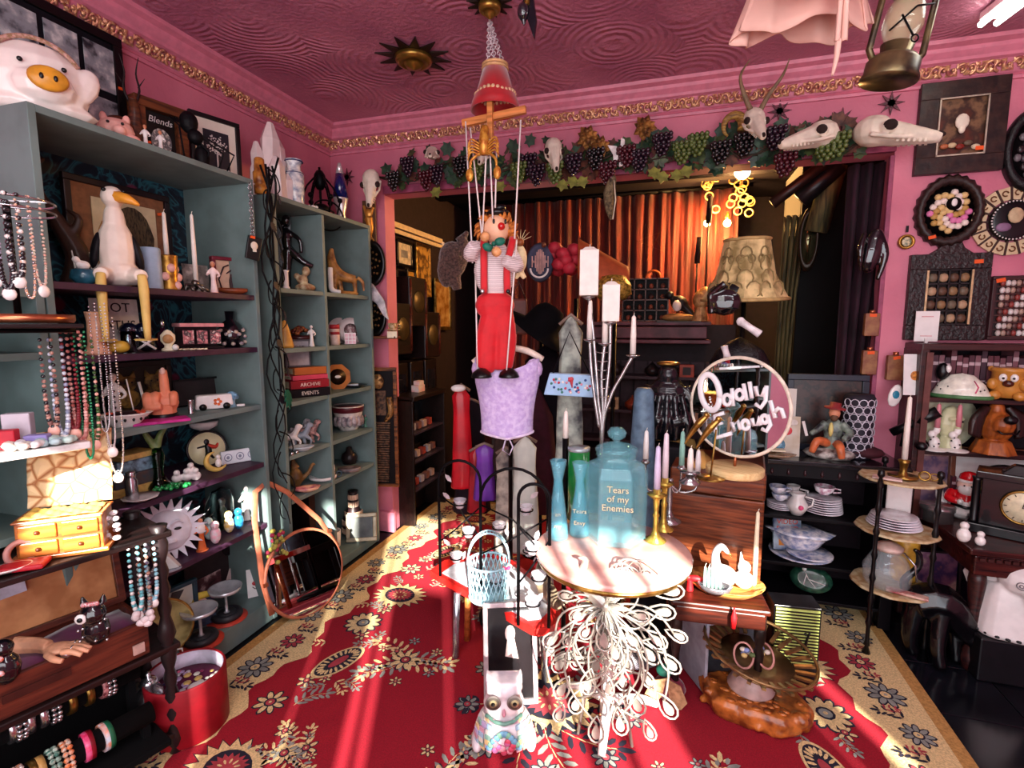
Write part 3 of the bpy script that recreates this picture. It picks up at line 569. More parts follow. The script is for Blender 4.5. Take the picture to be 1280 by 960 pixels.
t=T('perfume_bottle','small black and magenta perfume bottle with a silver stopper','bottle',S(205,Z,-1.95));G().lathe([(.02,0),(.026,.03),(.02,.06),(.008,.068),(.008,.08)],n=14).obj('bottle',mat('3a1028',.15,coat=1),t);G().ball((0,0,.095),(.008,.008,.016)).obj('stopper',SILVER,t)
t=T('vanity_box','pink rimmed glass vanity box holding small pictures','box',S(250,Z,-1.88),70)
G().box((0,0,.005),(.15,.07,.01)).box((0,.03,.045),(.15,.006,.08)).obj('body',BLACK,t,bevel=.002);G().box((0,0,.09),(.155,.075,.014)).obj('lid',mat('d68e92',.35),t,bevel=.003)
for i in range(3):G().box((-.048+.047*i,-.03,.045),(.036,.004,.05)).obj('picture_card',pic(20+i,('f0ddd4','c77a80','3c3038','ead8d0'),70),t)
t=vase('black_vase','round black lacquer vase with mother-of-pearl flowers',S(290,Z,-1.87),[(.022,0),(.045,.02),(.052,.055),(.04,.09),(.018,.11),(.02,.145),(.016,.145),(.012,.11),(0,.1)],mat('0b0b10',.12,var=0,coat=1));g=G()
for i in range(16):a=-2.6+.23*i;z=.045+.03*sin(i*2.2);q=.051-.2*abs(z-.055)**1.3;g.ball((q*cos(a),q*sin(a),z),(.009,.009,.008),n=7)
g.obj('flower_inlay',mat('c9b59c',.25,c2='8a7888',vs_=90),t)
t=T('scattered_charms','little heap of silvery charms on the plum shelf edge','trinkets',S(240,Z,-1.79));g=G()
for i in range(8):g.tube([(-.04+i*.011,.004*sin(i*4),.004),(-.03+i*.011,.01*cos(i*3),.005)],.003,5)
g.obj('charms',CREAM,t)
Z=1.04
t=T('baker_figurine','white ceramic baker figure in a buttoned coat','figurine',S(146,Z,-1.9));person(t,.17,skin=mat('cdb6a8',.5),top=mat('cfc9c4',.4,var=.06));g=G()
for i in range(4):g.ball((0,-.0225,.06+.018*i),.004,n=6)
g.obj('buttons',BLACK,t);G().tube([(.035,-.01,.15),(.05,-.012,.02)],.0022,5).obj('stick',WHITE,t)
t=picture('cat_plaque','round-cornered dark plaque painted with two tabby cats',S(178,Z+.004,-2.06),88,.24,.19,.02,mat('2a1c18',.4),mat('2a2018',.5));g=G()
for cx in(-.05,.045):g.ball((cx,-.006,.11),(.035,.008,.03)).ball((cx,-.006,.055),(.045,.008,.035)).ext([(cx-.03,.13),(cx-.01,.135),(cx-.026,.155)],.006,c=(0,-.006,0)).ext([(cx+.03,.13),(cx+.026,.155),(cx+.01,.135)],.006,c=(0,-.006,0))
g.obj('painted_cats',mat('8a6a30',.6,c2='3a2a1c',vs_=45),t)
for cx in(-.05,.045):
 for s in(-1,1):G().ball((cx+s*.012,-.015,.115),(.004,.002,.004)).obj('cat_eye',BLACK,t)
t=T('white_cigarette_holder','long white stick propped beside the raised finger','ornament',S(186,Z,-1.92));G().tube([(0,0,0),(-.02,.0,.13)],.0045).obj('stick',WHITE,t)
p=S(205,Z,-1.85);t=T('hand_sculpture','flesh coloured hand sculpture raising its middle finger','sculpture',p,48)
g=G().ball((0,0,.055),(.05,.028,.035)).tube([(0,0,.0),(0,0,.05)],[.04,.04])
for i,(x,l,r_)in enumerate([(-.042,.045,.0145),(-.018,.055,.0155),(.009,.0,.016),(.034,.05,.014)]):
 if i==2:g.tube([(x,0,.06),(x,-.002,.1),(x-.001,0,.14),(x-.002,.002,.172)],[.0165,.0155,.0145,.0125])
 else:g.tube([(x,0,.06),(x,-.012,.085),(x,-.034,.078),(x,-.034,.05)],[r_,r_,r_*.95,r_*.85])
g.tube([(-.05,-.005,.03),(-.035,-.035,.045),(.0,-.045,.05)],[.016,.015,.012])
g.fuse('hand',mat('dc8463',.42,var=.05),t,vox=.0028,smooth=3);G().ball((.007,-.0105,.168),(.009,.005,.013),rot=(10,0,0)).obj('fingernail',mat('f4c8b8',.25),t)
G().lathe([(.045,-.0),(.046,.008),(.044,.012),(.046,.016),(.043,.02),(0,.02)],n=24).obj('ringed_base',BLACK,t)
t=T('magenta_book','slim magenta book under the hand sculpture','book',S(196,Z,-1.815),60);G().box((0,0,.005),(.16,.08,.009)).obj('cover',mat('c2288a',.4),t,bevel=.001);t.location.x+=.02
t.location.z-=.0
t=T('pierced_bowl','white oval pierced bowl filled with red and black sweets','bowl',S(157,Z,-1.83));G().lathe([(.03,0),(.034,.004),(.07,.04),(.078,.045),(.066,.042),(.03,.008),(0,.007)],sy=.6,n=28).obj('bowl',WHITE,t)
G().ball((0,0,.035),(.055,.032,.018)).obj('dark_heap',mat('2a1418',.4),t);g=G()
for i in range(14):g.ball((rr.uniform(-.045,.05),rr.uniform(-.025,.02),.046),(.01,.008,.006),n=6)
g.obj('red_sweets',mat('c04a30',.3),t);g=G()
for i in range(16):a=i*.393;g.ball((.058*cos(a),.035*sin(a),.027),(.004,.003,.007),n=6)
g.obj('pierced_holes',BLACK,t)
t=T('dark_tray','dark framed shallow tray standing upright behind the white van','tray',S(258,Z,-2.02),82,tilt=-5);G().box((0,.006,.055),(.26,.004,.11)).obj('base_panel',mat('2c2526',.4),t);g=G()
for z in(.004,.106):g.box((0,0,z),(.26,.02,.008))
for x in(-.126,.126):g.box((x,0,.055),(.008,.02,.1))
g.obj('rim',BLACK,t);G().ext([(.04,.01),(.115,.01),(.095,.09)],.006).obj('white_triangle',mat('cfd0d8',.4),t)
t=T('toy_van','white toy camper van with an orange flower on its side','toy',S(268,Z,-1.86),55);G().box((0,0,.035),(.13,.045,.045),taper=.92).box((-.005,0,.012),(.12,.04,.02)).obj('van_body',WHITE,t,bevel=.006)
for x in(-.04,.04):G().lathe([(.013,-.024),(.013,.024)],rot=(90,0,0),c=(x,0,.012),n=14).obj('wheel',BLACK,t)
for i in range(5):G().ball((.01+.01*cos(i*1.26),-.0225,.03+.01*sin(i*1.26)),(.006,.002,.006),n=8).obj('flower_petal',mat('e0652a',.5),t)
t=T('silver_tube','short silver cylinder standing by the toy van','tube',S(239,Z,-1.83));G().lathe([(.009,0),(.011,.003),(.009,.008),(.009,.05),(.011,.055),(0,.056)],n=14).obj('tube',SILVER,t)
t=T('blue_toadstool','pale blue ceramic toadstool with a curly cap','ornament',S(290,Z,-1.83));G().lathe([(.017,0),(.012,.02),(.014,.03)],n=14).obj('stalk',mat('8fb4cc',.4),t);g=G()
for i in range(12):g.ball((.017*cos(i*.52),.017*sin(i*.52),.04+.006*(i%2)),.011,n=7)
g.ball((0,0,.05),(.02,.02,.014)).fuse('cap',mat('86b2d2',.4,c2='4d7896',vs_=80),t,vox=.0025)
t=T('white_slab','flat white stone chip at the shelf end','stone',S(301,Z,-1.81));G().box((0,0,.005),(.03,.02,.009)).obj('chip',WHITE,t,bevel=.003)
Z=.77
for k,(dz,m,c)in enumerate(((0,'c9a85c','pale yellow'),(.03,'4a3a36','grey-brown'),(.075,'7ba0b4','blue patterned'),(.12,'d8b86c','cream-lidded'))):
 t=T('tin',f'{c} rectangular tin, '+('lowest','second','third','topmost')[k]+' of the stack beside the green glass','tin',S(163,Z+dz*1.1,-1.93),80+3*k,'stacked tins');G().box((0,0,(.03,.045,.045,.02)[k]/2),(.15-.01*k,.09,(.0295,.0445,.0445,.0195)[k])).obj('body',mat(m,.4,c2='33404a' if k in(1,2)else None,vs_=50),t,bevel=.003)
t=T('silver_flask','narrow silver flask with a ribbed cap','flask',S(166,Z,-1.82));G().lathe([(.016,0),(.018,.005),(.018,.07),(.012,.08),(.014,.085),(.014,.1),(0,.102)],n=16).obj('flask',SILVER,t)
t=T('green_glass_vase','bright green twisted glass vase with a branching top','vase',S(200,Z,-1.86));GG=glass('3fd47a',.05)
G().lathe([(.035,0),(.04,.01),(.022,.03),(.014,.06),(.02,.12),(.012,.15)],n=16,wob=lambda a,z:1+.12*sin(a*3+z*60)).obj('body',GG,t)
G().tube([(0,0,.14),(-.02,0,.18),(-.035,0,.215)],[.012,.011,.006]).tube([(0,0,.14),(.012,0,.19),(.035,0,.22)],[.012,.011,.005]).fuse('branching_top',mat('7f9a5c',.35,c2='4e6a3a'),t,vox=.003)
t=T('glass_beads','loose pile of emerald green glass beads','beads',S(212,Z,-1.82));g=G()
for i in range(46):a=rr.random()*6.28;q=.06*sqrt(rr.random());g.ball((q*cos(a),q*sin(a)*.5,.008+.012*rr.random()*(1-q/.07)),.008,n=6)
tag(g.obj('bead_heap',mat('1f9a4a',.1,c2='0f5a2a',vs_=90,coat=1),t),None,None,kind='stuff')
t=T('jester_plate','round cream plate with a dancing jester and black rim','plate',S(261,Z,-1.95),62,tilt=-10);G().lathe([(.07,0),(.068,.006),(0,.004)],n=32,rot=(90,0,0),c=(0,0,.072)).obj('dish',mat('e5dcb0',.3,var=.05),t);G().ring((0,-.002,.072),.07,.006,rot=(90,0,0),n=32).obj('rim',BLACK,t)
G().ball((0,-.008,.1),(.01,.003,.012)).tube([(0,-.008,.09),(.004,-.008,.06),(-.01,-.008,.03)],[.01,.013,.004]).tube([(0,-.008,.085),(-.035,-.008,.08)],[.005,.003]).tube([(0,-.008,.06),(.02,-.008,.03)],[.007,.004]).obj('jester_body',BLACK,t);G().tube([(.0,-.009,.085),(.03,-.009,.075),(.04,-.009,.09)],[.01,.008,.003]).obj('red_cape',mat('c03a28',.4),t)
t=T('white_mushroom_lamp','white ceramic bird dish perched behind the jester plate','ornament',S(258,Z+.0,-2.04));G().lathe([(.02,0),(.014,.03),(.014,.13),(.05,.15),(.055,.17),(.0,.165)],n=20).obj('dish',WHITE,t)
t=T('pierrot_figurine','pierrot figurine seated in a yellow crescent moon','figurine',S(272,Z,-1.84));G().tube(arc(0,.045,.036,100,330,14),[.002+.009*sin(pi*i/14)for i in range(15)]).obj('moon',mat('d8b25a',.4),t);G().ball((.005,0,.035),(.012,.012,.018)).ball((.005,0,.06),.009).fuse('seated_body',WHITE,t,vox=.002)
t=T('white_kitten_group','cluster of small white porcelain kittens','figurine',S(234,Z,-1.84));g=G()
for x,z in((-.03,.018),(0,.02),(.028,.018),(.014,.04)):g.ball((x,0,z),(.018,.014,.018)).ball((x,-.008,z+.022),.011)
g.fuse('kittens',WHITE,t,vox=.0025)
t=T('card_tray','long white tin tray printed with faint round faces','tray',S(300,Z,-1.87),62,tilt=-8);G().box((0,0,.028),(.14,.02,.055)).obj('tray',mat('dfe4ea',.35,var=.03),t,bevel=.004)
for i in range(3):G().ring((-.045+.045*i,-.0105,.028),.014,.0018,rot=(90,0,0),n=16).ball((-.045+.045*i,-.0105,.028),(.006,.001,.007)).obj('printed_face',mat('8d93a8',.5),t)
t=T('white_saucer','white shell-edged saucer at the front of the plum shelf','saucer',S(176,Z,-1.8));G().lathe([(.02,0),(.05,.012),(.052,.015),(.02,.006),(0,.005)],n=24,wob=lambda a,z:1+.04*sin(a*9)).obj('dish',WHITE,t)
Z=.48
p=S(214,Z,-1.85);t=T('sun_mask','white spiky sunburst mask with a calm face','mask',p,55,tilt=-6);MK=mat('dfe1ec',.45,var=.04)
for i in range(22):a=R(i*16.4);G().ext([(-.014,0),(.014,0),(0,.055)],.01,rot=(0,90-math.degrees(a),0),c=(.065*cos(a),0,.105+.065*sin(a))).obj('ray',MK,t)
g=G().ball((0,0,.105),(.075,.03,.078)).tube([(0,-.03,.12),(0,-.042,.095)],[.005,.01]).ball((0,-.03,.068),(.022,.012,.007)).tube(arc(-.026,.12,.02,20,160,6,-.03),.0035).tube(arc(.026,.12,.02,20,160,6,-.03),.0035)
g.fuse('face',MK,t,vox=.003,smooth=2)
for s in(-1,1):G().ball((s*.026,-.031,.112),(.012,.004,.005)).obj('eye_slot',BLACK,t)
t=T('playing_card_box','small white folded card box with a black club leaning on the mask','box',S(207,Z,-1.79),45);G().ext([(-.045,0),(.045,0),(0,.07)],.03).obj('box',mat('d9d9d4',.6,var=.02),t,bevel=.002)
for dx,dz in((-.006,0),(.006,0),(0,.009)):G().ball((-.02+dx,-.017,.05+dz),(.0065,.002,.0065)).obj('club_lobe',BLACK,t)
t=T('wooden_deer_carving','slender curled wooden animal carving left of the sun mask','carving',S(184,Z,-1.83));G().tube([(0,0,0),(-.012,0,.06),(-.02,0,.12),(-.005,0,.15),(.018,0,.13),(.02,0,.06),(.025,0,.0)],[.01,.009,.008,.008,.009,.007,.006]).fuse('carving',mat('a5855c',.5,c2='5c3f25',bump=.2),t,vox=.003)
t=T('wall_plaque_dish','flat glass leaf dish lying under the white card box','dish',S(203,Z,-1.775));G().lathe([(.0,.0),(.055,.002),(.057,.007),(0,.004)],sy=.4).obj('dish',mat('8b94a0',.15,coat=1),t)
t=T('tree_statuette','black wire tree statuette beside a glass dome','sculpture',S(256,Z,-1.9));g=G().tube([(0,0,0),(0,0,.08),(-.03,0,.13)],[.008,.006,.002]);
for i in range(8):g.tube([(0,0,.06+.008*i),(.04*cos(i*1.9),.02*sin(i),.1+.01*i)],[.004,.001],5)
g.obj('tree',BLACK,t)
t=T('glass_dome','clear glass dome over a painted ceramic figure','dome',S(279,Z,-1.92));G().lathe([(.045,0),(.045,.12),(.035,.155),(0,.17),(0,.167),(.033,.152),(.043,.12),(.043,.002)],n=24).obj('glass_dome',GLS,t);G().ball((0,0,.05),(.02,.016,.05)).ball((0,0,.11),.016).fuse('ceramic_figure',mat('d9c9a8',.4,c2='8c9a70',vs_=50),t,vox=.003);G().lathe([(.05,0),(.05,.002),(0,.002)]).obj('base',DKWOOD,t)
t=T('geisha_figurine','small figurine in an orange skirt and white blouse','figurine',S(253,Z,-1.8));person(t,.125,top=mat('d8692f',.5),hair=BLACK,base=mat('b95a30',.5));G().ball((0,0,.085),(.016,.013,.022)).obj('blouse',WHITE,t)
for k,(px,x,lab,c1,c2_)in enumerate(((270,-1.8,'clear and pink glass owl ornament','e4b0c0','d8dde0'),(287,-1.84,'glossy yellow and white porcelain parrot','e8c45a','f0ece0'),(299,-1.83,'turquoise blue glass bird','2a7fae','1b5a86'),(262,-1.86,'pale aqua glass cat ornament','a8cdd0','d8e4e4'))):
 t=T('bird_ornament',lab,'ornament',S(px,Z,x));G().ball((0,0,.035),(.02,.02,.035)).ball((0,-.004,.075),(.016,.016,.018)).tube([(0,-.015,.075),(0,-.03,.07)],[.006,.001]).fuse('body',mat(c1,.15,c2=c2_,vs_=60,coat=1),t,vox=.0025)
for k,(px,h,lab)in enumerate(((316,.15,'tall white porcelain lady with arms raised at the shelf end'),(330,.12,'white porcelain couple nearest the shelf front'),(338,.1,'small white porcelain cherub at the very shelf corner'))):
 t=T('white_figurine',lab,'figurine',S(px-6,Z,-1.88+.04*k));person(t,h,skin=WHITE,top=WHITE,arms=(60,60))
Z=.10
t=picture('cherub_picture','teal edged picture of two seated women under a dark wing',S(212,Z+.004,-1.93),78,.22,.2,.016,mat('183a4a',.4),mat('c8cfc4',.6,var=.04));g=G()
for x,c_ in((-.04,0),(.045,0)):g.ext([(x-.035,.02),(x+.035,.02),(x+.02,.09),(x-.02,.09)],.004,c=(0,-.006,0))
g.obj('seated_women',mat('3c2c34',.7,c2='8a3a2c',vs_=20),t);G().ball((-.04,-.007,.105),(.013,.003,.016)).ball((.045,-.007,.105),(.013,.003,.016)).obj('faces',mat('b98a70',.7),t);G().ext([(-.02,.09),(.02,.18),(.06,.175),(.03,.13),(.01,.08)],.003,c=(0,-.006,0)).obj('dark_wing',mat('39393f',.7),t)
t=picture('movie_portrait','large monochrome portrait of a woman with upswept hair',S(282,Z+.004,-2.02),78,.34,.33,.008,mat('1a1216',.4),mat('2a1f22',.5,var=.1));
G().ball((.06,-.006,.22),(.045,.004,.06)).tube([(.06,-.007,.17),(.055,-.007,.13)],[.025,.03]).ext([(.0,.05),(.16,.05),(.15,.12),(.06,.14),(.02,.1)],.004,c=(0,-.006,0)).obj('pale_face',mat('e6d8d4',.5,var=.04),t);G().ball((.02,-.009,.215),(.03,.003,.05)).obj('dark_hair',mat('1c1418',.5),t);G().ext([(-.16,.11),(-.02,.12),(-.02,.06),(-.15,.03)],.003,c=(0,-.007,0)).obj('patterned_shawl',pic(31,('d8b8b8','5a3038','241418'),30),t)
for s in(-1,1):G().ball((.07+s*.012,-.011,.228),(.005,.001,.003)).obj('eye',BLACK,t)
t=T('round_tray','round yellowed tray with a botanical print leaning low','tray',S(205,Z,-1.86),60,tilt=-12);G().lathe([(.1,0),(.1,.008),(.094,.01),(.092,.004),(0,.004)],n=32,rot=(90,0,0),c=(0,0,.1)).obj('dish',mat('c9b878',.4,c2='8a7a48',vs_=18),t);G().ring((0,-.006,.1),.1,.005,rot=(90,0,0),n=32).obj('rim',BRASS,t)
t=T('pinup_card','white rounded card with a lady in a red swimsuit','card',S(326,Z,-1.84),50,tilt=-14);
G().box((0,0,.062),(.1,.003,.12)).obj('sheet',mat('ece8e6',.6,var=.02),t,bevel=.001);G().ball((-.005,-.003,.06),(.026,.002,.013)).obj('red_swimsuit',mat('c0333a',.5),t);G().tube(arc(-.005,.06,.028,-150,60,8,-.003),.0015,4).tube([(.02,-.003,.06),(.035,-.003,.035)],.0015,4).ball((-.012,-.003,.088),(.009,.001,.01)).obj('line_drawing',BLACK,t)
for k,(px,x,lab)in enumerate(((252,-1.8,'silver cocktail glass on a tyre base nearest the red tin'),(284,-1.84,'silver cocktail glass on a tyre base beside the pinup card'))):
 p=S(px,Z,x);t=T('coaster','round orange-red coaster under the '+('first' if k==0 else 'second')+' cocktail glass from the red tin','coaster',p,None,'orange coasters');G().lathe([(.075,0),(.075,.003),(0,.003)],n=28).obj('disc',mat('c4402c',.5),t)
 t=T('cocktail_glass',lab,'glass',p+V((0,0,.0035)),None,'cocktail glasses');G().ring((0,0,.014),.045,.014,n=24,m=8).cyl((0,0,.0),.035,.024,20).obj('tyre_base',mat('23242a',.5),t);G().lathe([(.012,.024),(.006,.03),(.005,.09),(.012,.097),(.058,.115),(.062,.13),(.058,.128),(.01,.1),(0,.1)],n=24).obj('glass_bowl',mat('d4d8de',.12,.5,var=.1),t)
t=T('comic_card','comic-style card of a laughing blonde woman','card',S(247,Z,-1.9),55,tilt=-10);G().box((0,0,.06),(.13,.003,.12)).obj('sheet',mat('2b4a6a',.6,c2='16202e'),t);G().ball((.02,-.003,.075),(.028,.002,.036)).obj('printed_face',mat('e8d2c8',.6,var=0),t);G().tube([(.05,-.003,.12),(.0,-.004,.118),(-.02,-.004,.08),(-.03,-.004,.04)],[.012,.016,.014,.008]).obj('blonde_hair',mat('d8c24a',.6),t);G().ball((.022,-.006,.06),(.011,.001,.006)).obj('red_lips',mat('c02a3a',.5),t)
for s in(-1,1):G().ball((.02+s*.011,-.006,.082),(.005,.001,.003)).obj('eye',BLACK,t)
t=T('teapot','little white teapot beside the turned black post','teapot',S(176,Z,-1.83));G().lathe([(.025,0),(.04,.03),(.03,.06),(.012,.07),(.008,.085),(0,.088)]).obj('pot',WHITE,t);G().tube([(.03,0,.03),(.055,0,.04),(.06,0,.07)],[.009,.006,.005]).obj('spout',WHITE,t)
cup('white lettered mug beside the yellow tray',S(207,Z,-1.8),.035,.05,WHITE,saucer=True)
t=T('greeting_card','white folded card standing in front of the yellow tray','card',S(202,Z,-1.77),55,tilt=-6);G().box((0,0,.04),(.05,.002,.08)).box((.01,.012,.04),(.05,.002,.08),rot=(0,0,25)).obj('sheet',mat('e9e9ee',.7,var=.02),t)
KS[0]=1
p=at(237,905,Z=.0145);t=T('hat_box','round red velvet tin filled with badges and brooches on the rug','box',p,0);rad=44*sc(p)
G().lathe([(rad*.97,0),(rad,.004),(rad,.2),(rad*.98,.205),(rad*.94,.203),(rad*.93,.02),(0,.02)],n=36).obj('tin_wall',mat('8e0718',.6,var=.08),t);G().lathe([(rad*.935,.125),(rad*.94,.2),(rad*.93,.2),(rad*.925,.125)],n=36).obj('white_lining',mat('cfc6d8',.7),t)
G().lathe([(rad*.92,.12),(rad*.9,.15),(rad*.5,.155),(0,.15)],n=30).obj('velvet_bed',mat('5c0f3a',.8),t)
for i in range(44):
 a=rr.random()*6.28;q=rad*.82*sqrt(rr.random());c_=rr.choice(['e9e2d6','b8a0c8','d8b46a','8a1f4a','3c2f5c','d86a8a','c8c8cc'])
 r_=rr.uniform(.006,.014);G().ball((0,0,0),(r_,r_,r_*.4),n=8).obj('trinket',mat(c_,.3),t,loc=(q*cos(a),q*sin(a),.157+.002*rr.random()))
G().ball((0,0,0),(.024,.024,.008),n=14).obj('trinket',WHITE,t,loc=(rad*.45,-rad*.1,.163))
KS[0]=1.32
# ================================================================ narrow bookcase (columns 352-405 and 410-460)
t=T('black_dancer','glossy black statue of a winged dancer with legs drawn up','statue',S(362,1.575,-1.92));G().ball((0,0,.2),(.02,.022,.05)).ball((0,-.005,.275),(.017,.018,.022)).tube([(0,0,.16),(-.005,0,.08),(-.005,0,0)],[.024,.016,.012]).tube([(0,0,.17),(.05,-.02,.12),(.09,-.02,.1)],[.02,.014,.01]).tube([(.01,0,.23),(.045,-.02,.2),(.05,-.02,.15)],[.011,.009,.007]).tube([(-.01,0,.23),(-.03,.01,.28)],[.01,.007]).fuse('body',mat('0c0c12',.15,coat=1),t,vox=.003);G().ext([(0,.1),(.03,.2),(.04,.3),(-.03,.24),(-.04,.1),(-.01,.02)],.008,c=(-.02,.02,0)).obj('wing',mat('0c0c12',.2),t);G().lathe([(.045,0),(.045,.01),(0,.01)],n=20).obj('base',BLACK,t)
t=T('bisque_pillar','short white fluted pillar by the black dancer','ornament',S(358,1.575,-1.8));G().lathe([(.013,0),(.013,.006),(.009,.01),(.009,.06),(.013,.068),(0,.07)],n=12).obj('pillar',WHITE,t)
t=T('turtle_stack','brown figurine of small animals stacked on a mound','figurine',S(382,1.575,-1.84));G().ball((0,0,.015),(.04,.03,.018)).ball((-.01,0,.045),(.022,.02,.02)).ball((.005,0,.08),(.016,.016,.02)).ball((-.03,0,.06),.012).fuse('body',mat('8a6040',.5,c2='d8c8a0',vs_=40),t,vox=.003)
t=T('howling_wolf','golden wolf figure howling with a long mane','figurine',S(429,1.575,-1.86),30);WF=mat('c08a48',.45,c2='7a4a1e',vs_=30,bump=.2)
G().tube([(.055,0,.07),(.0,0,.085),(-.035,0,.12),(-.045,0,.17),(-.04,-.005,.205)],[.018,.023,.024,.017,.007]).tube([(.05,0,.07),(.055,0,0)],[.013,.006]).tube([(.065,0,.08),(.085,0,.06),(.09,0,.02)],[.008,.008,.004]).tube([(-.03,-.01,.09),(-.035,-.01,0)],[.014,.009]).tube([(-.02,.012,.09),(-.005,.012,0)],[.014,.009]).ball((0,0,.008),(.07,.035,.012)).fuse('body',WF,t,vox=.003)
t=T('porcelain_boot','slim white porcelain boot next to the wolf','ornament',S(414,1.575,-1.83));G().tube([(0,0,.11),(0,0,.05),(.005,0,.015),(.04,0,.008)],[.012,.011,.012,.008]).fuse('boot',WHITE,t,vox=.0025)
t=T('yellow_shell','pointed yellow ceramic cone shell','ornament',S(357,1.285,-1.83));G().lathe([(.028,0),(.03,.01),(.016,.07),(.008,.1),(0,.105)],n=14,sy=.7).obj('shell',mat('d8a24a',.4),t)
t=T('berry_bowl','dark red beaded bowl heaped with berries','bowl',S(376,1.285,-1.9));G().lathe([(.03,0),(.055,.03),(.058,.045),(.05,.04),(0,.03)]).obj('bowl',mat('3c1618',.3),t);g=G()
for i in range(40):a=rr.random()*6.28;q=.05*sqrt(rr.random());g.ball((q*cos(a),q*sin(a),.05+.03*(1-q/.05)),.008,n=6)
g.obj('berry_heap',mat('5a2018',.25,c2='a05a30',vs_=60),t)
t=T('white_owl_figurine','narrow white bisque angel figurine','figurine',S(390,1.285,-1.81));person(t,.085,skin=WHITE,top=WHITE)
t=T('bronze_bust','small dark bronze bust at the divider','bust',S(401,1.285,-1.83));G().ball((0,0,.06),(.022,.022,.026)).ball((0,0,.025),(.026,.018,.02)).tube([(0,0,0),(0,0,.02)],[.018,.012]).fuse('bust',mat('2a2320',.3,.5),t,vox=.003)
t=T('red_canister','small cream jar with a red lid and red band','jar',S(419,1.285,-1.82));G().cyl((0,0,0),.02,.07,20).obj('jar',mat('e8c9bb',.4),t);G().cyl((0,0,.07),.021,.018,20).cyl((0,0,.045),.0205,.012,20).obj('red_lid',mat('a51f2c',.4),t)
for px,lab in((440,'white round plate with a printed tea scene standing up'),(427,'pale floral plate tucked behind the red lidded jar')):
 t=T('wall_plate',lab,'plate',S(px,1.285,-1.88 if px>430 else-1.96),55,tilt=-10);G().lathe([(.06,0),(.062,.005),(.04,.003),(0,.004)],n=28,rot=(90,0,0),c=(0,0,.06)).obj('dish',mat('ead9d6',.3,var=.04),t);G().lathe([(.034,0),(0,.001)],n=20,rot=(90,0,0),c=(0,-.006,.06)).obj('print',pic(px,('ead9d6','a06a70','ead9d6'),70),t)
t=T('pink_block_cups','pink and white checked cube of tiny cups','ornament',S(438,1.285,-1.8));g=G()
for i in range(3):
 for j in range(3):g.box((-.016+.016*i,0,.009+.016*j),(.013,.02,.013))
g.obj('checks',mat('e8b8c0',.4),t);G().box((0,.004,.026),(.048,.015,.05)).obj('core',WHITE,t)
for k,(dz,th_,c_,lab,lt)in enumerate(((0,.034,'141016','black hardback with white spine letters, lowest of the pile','EVENTS'),(.0345,.034,'8e1424','thick red book, second in the pile','ARCHIVE'),(.069,.02,'c8405a','coral pink book under the orange volume',''),(.0895,.03,'b0602a','orange-brown cloth book on the pile',''))):
 p=S(381,1.02+dz*1.32,-1.87);t=T('book',lab,'book',p,62+k,'piled books');w=.17-.012*k;G().box((0,0,th_/2),(w,.11,th_-.001)).obj('cover',mat(c_,.5,var=.04),t,bevel=.002)
 G().box((0,.012,th_/2),(w+.001,.1,th_-.008)).obj('page_block',mat('cbbfa4',.8),t)
 if lt:text(lt,th_*.6,mat('e8d8cc',.6),t,(0,-.0555,th_*.28),name='title')
t=T('lost_book','grey boxed book titled LOST standing on the pile','book',S(371,1.02+.1585,-1.88),60);G().box((0,0,.055),(.1,.04,.11)).obj('cover',mat('4c4a50',.5),t,bevel=.002);G().box((0,-.0205,.055),(.085,.002,.095)).obj('panel',mat('9a969a',.6),t);text('LOST',.022,BLACK,t,(0,-.022,.07),name='title')
t=T('octagon_plate','octagonal amber plate with a white bird, on its edge','plate',S(423,1.02,-1.86),50,tilt=-8);G().lathe([(.058,0),(.06,.006),(.03,.004),(0,.004)],n=8,smooth=False,rot=(90,22.5,0),c=(0,0,.056)).obj('dish',mat('b0691f',.3),t);G().lathe([(.036,0),(0,.001)],n=16,rot=(90,0,0),c=(0,-.0075,.056)).obj('dark_centre',mat('2a140c',.4),t);G().ball((0,-.009,.056),(.014,.002,.007)).obj('bird',WHITE,t)
t=T('black_saucer','flat black saucer with a white napkin','saucer',S(444,1.02,-1.82));G().lathe([(.02,0),(.052,.012),(.054,.014),(.02,.006),(0,.005)]).obj('dish',BLACK,t);G().box((-.01,0,.013),(.05,.03,.006)).obj('napkin',mat('d5dde2',.7),t)
for k,(px,x,lab)in enumerate(((362,-1.87,'white rearing horse in a jumble of small animals'),(373,-1.93,'zebra-striped galloping horse on the shelf'),(376,-1.84,'silver grey crouching cat among the horses'),(386,-1.86,'pink and black prancing pony'))):
 t=T('animal_figurine',lab,'figurine',S(px,.755,x));m=(WHITE,mat('cfcfd4',.4,c2='24222c',vs_=60),mat('8a93a0',.35),mat('d8a49a',.4,c2='3a3034',vs_=50))[k]
 G().tube([(-.03,0,.05),(.01,0,.05),(.03,0,.075),(.035,0,.09),(.05,0,.085)],[.016,.015,.011,.011,.006]).tube([(-.03,.006,.05),(-.04,.006,0)],[.01,.005]).tube([(-.02,-.006,.05),(-.02,-.006,0)],[.01,.005]).tube([(.01,.006,.05),(.02,.006,.0)],[.01,.005]).tube([(.015,-.006,.05),(.04,-.006,.03),(.035,-.006,.01)],[.01,.005,.004]).tube([(-.04,0,.055),(-.06,0,.03)],[.006,.003]).fuse('body',m,t,vox=.0026)
t=T('glass_dish','low oval clear glass dish below the animals','dish',S(376,.755,-1.79));G().lathe([(.03,0),(.05,.015),(.052,.02),(.045,.017),(0,.006)],sy=.6).obj('dish',mat('a8b4ba',.1,coat=1),t)
for px,lab in((366,'tiny silver bell nearest the divider'),(372,'tiny silver bell beside its twin')):t=T('silver_bell',lab,'bell',S(px-1,.755,-1.765));G().ball((0,0,.008),.008).obj('bell',SILVER,t)
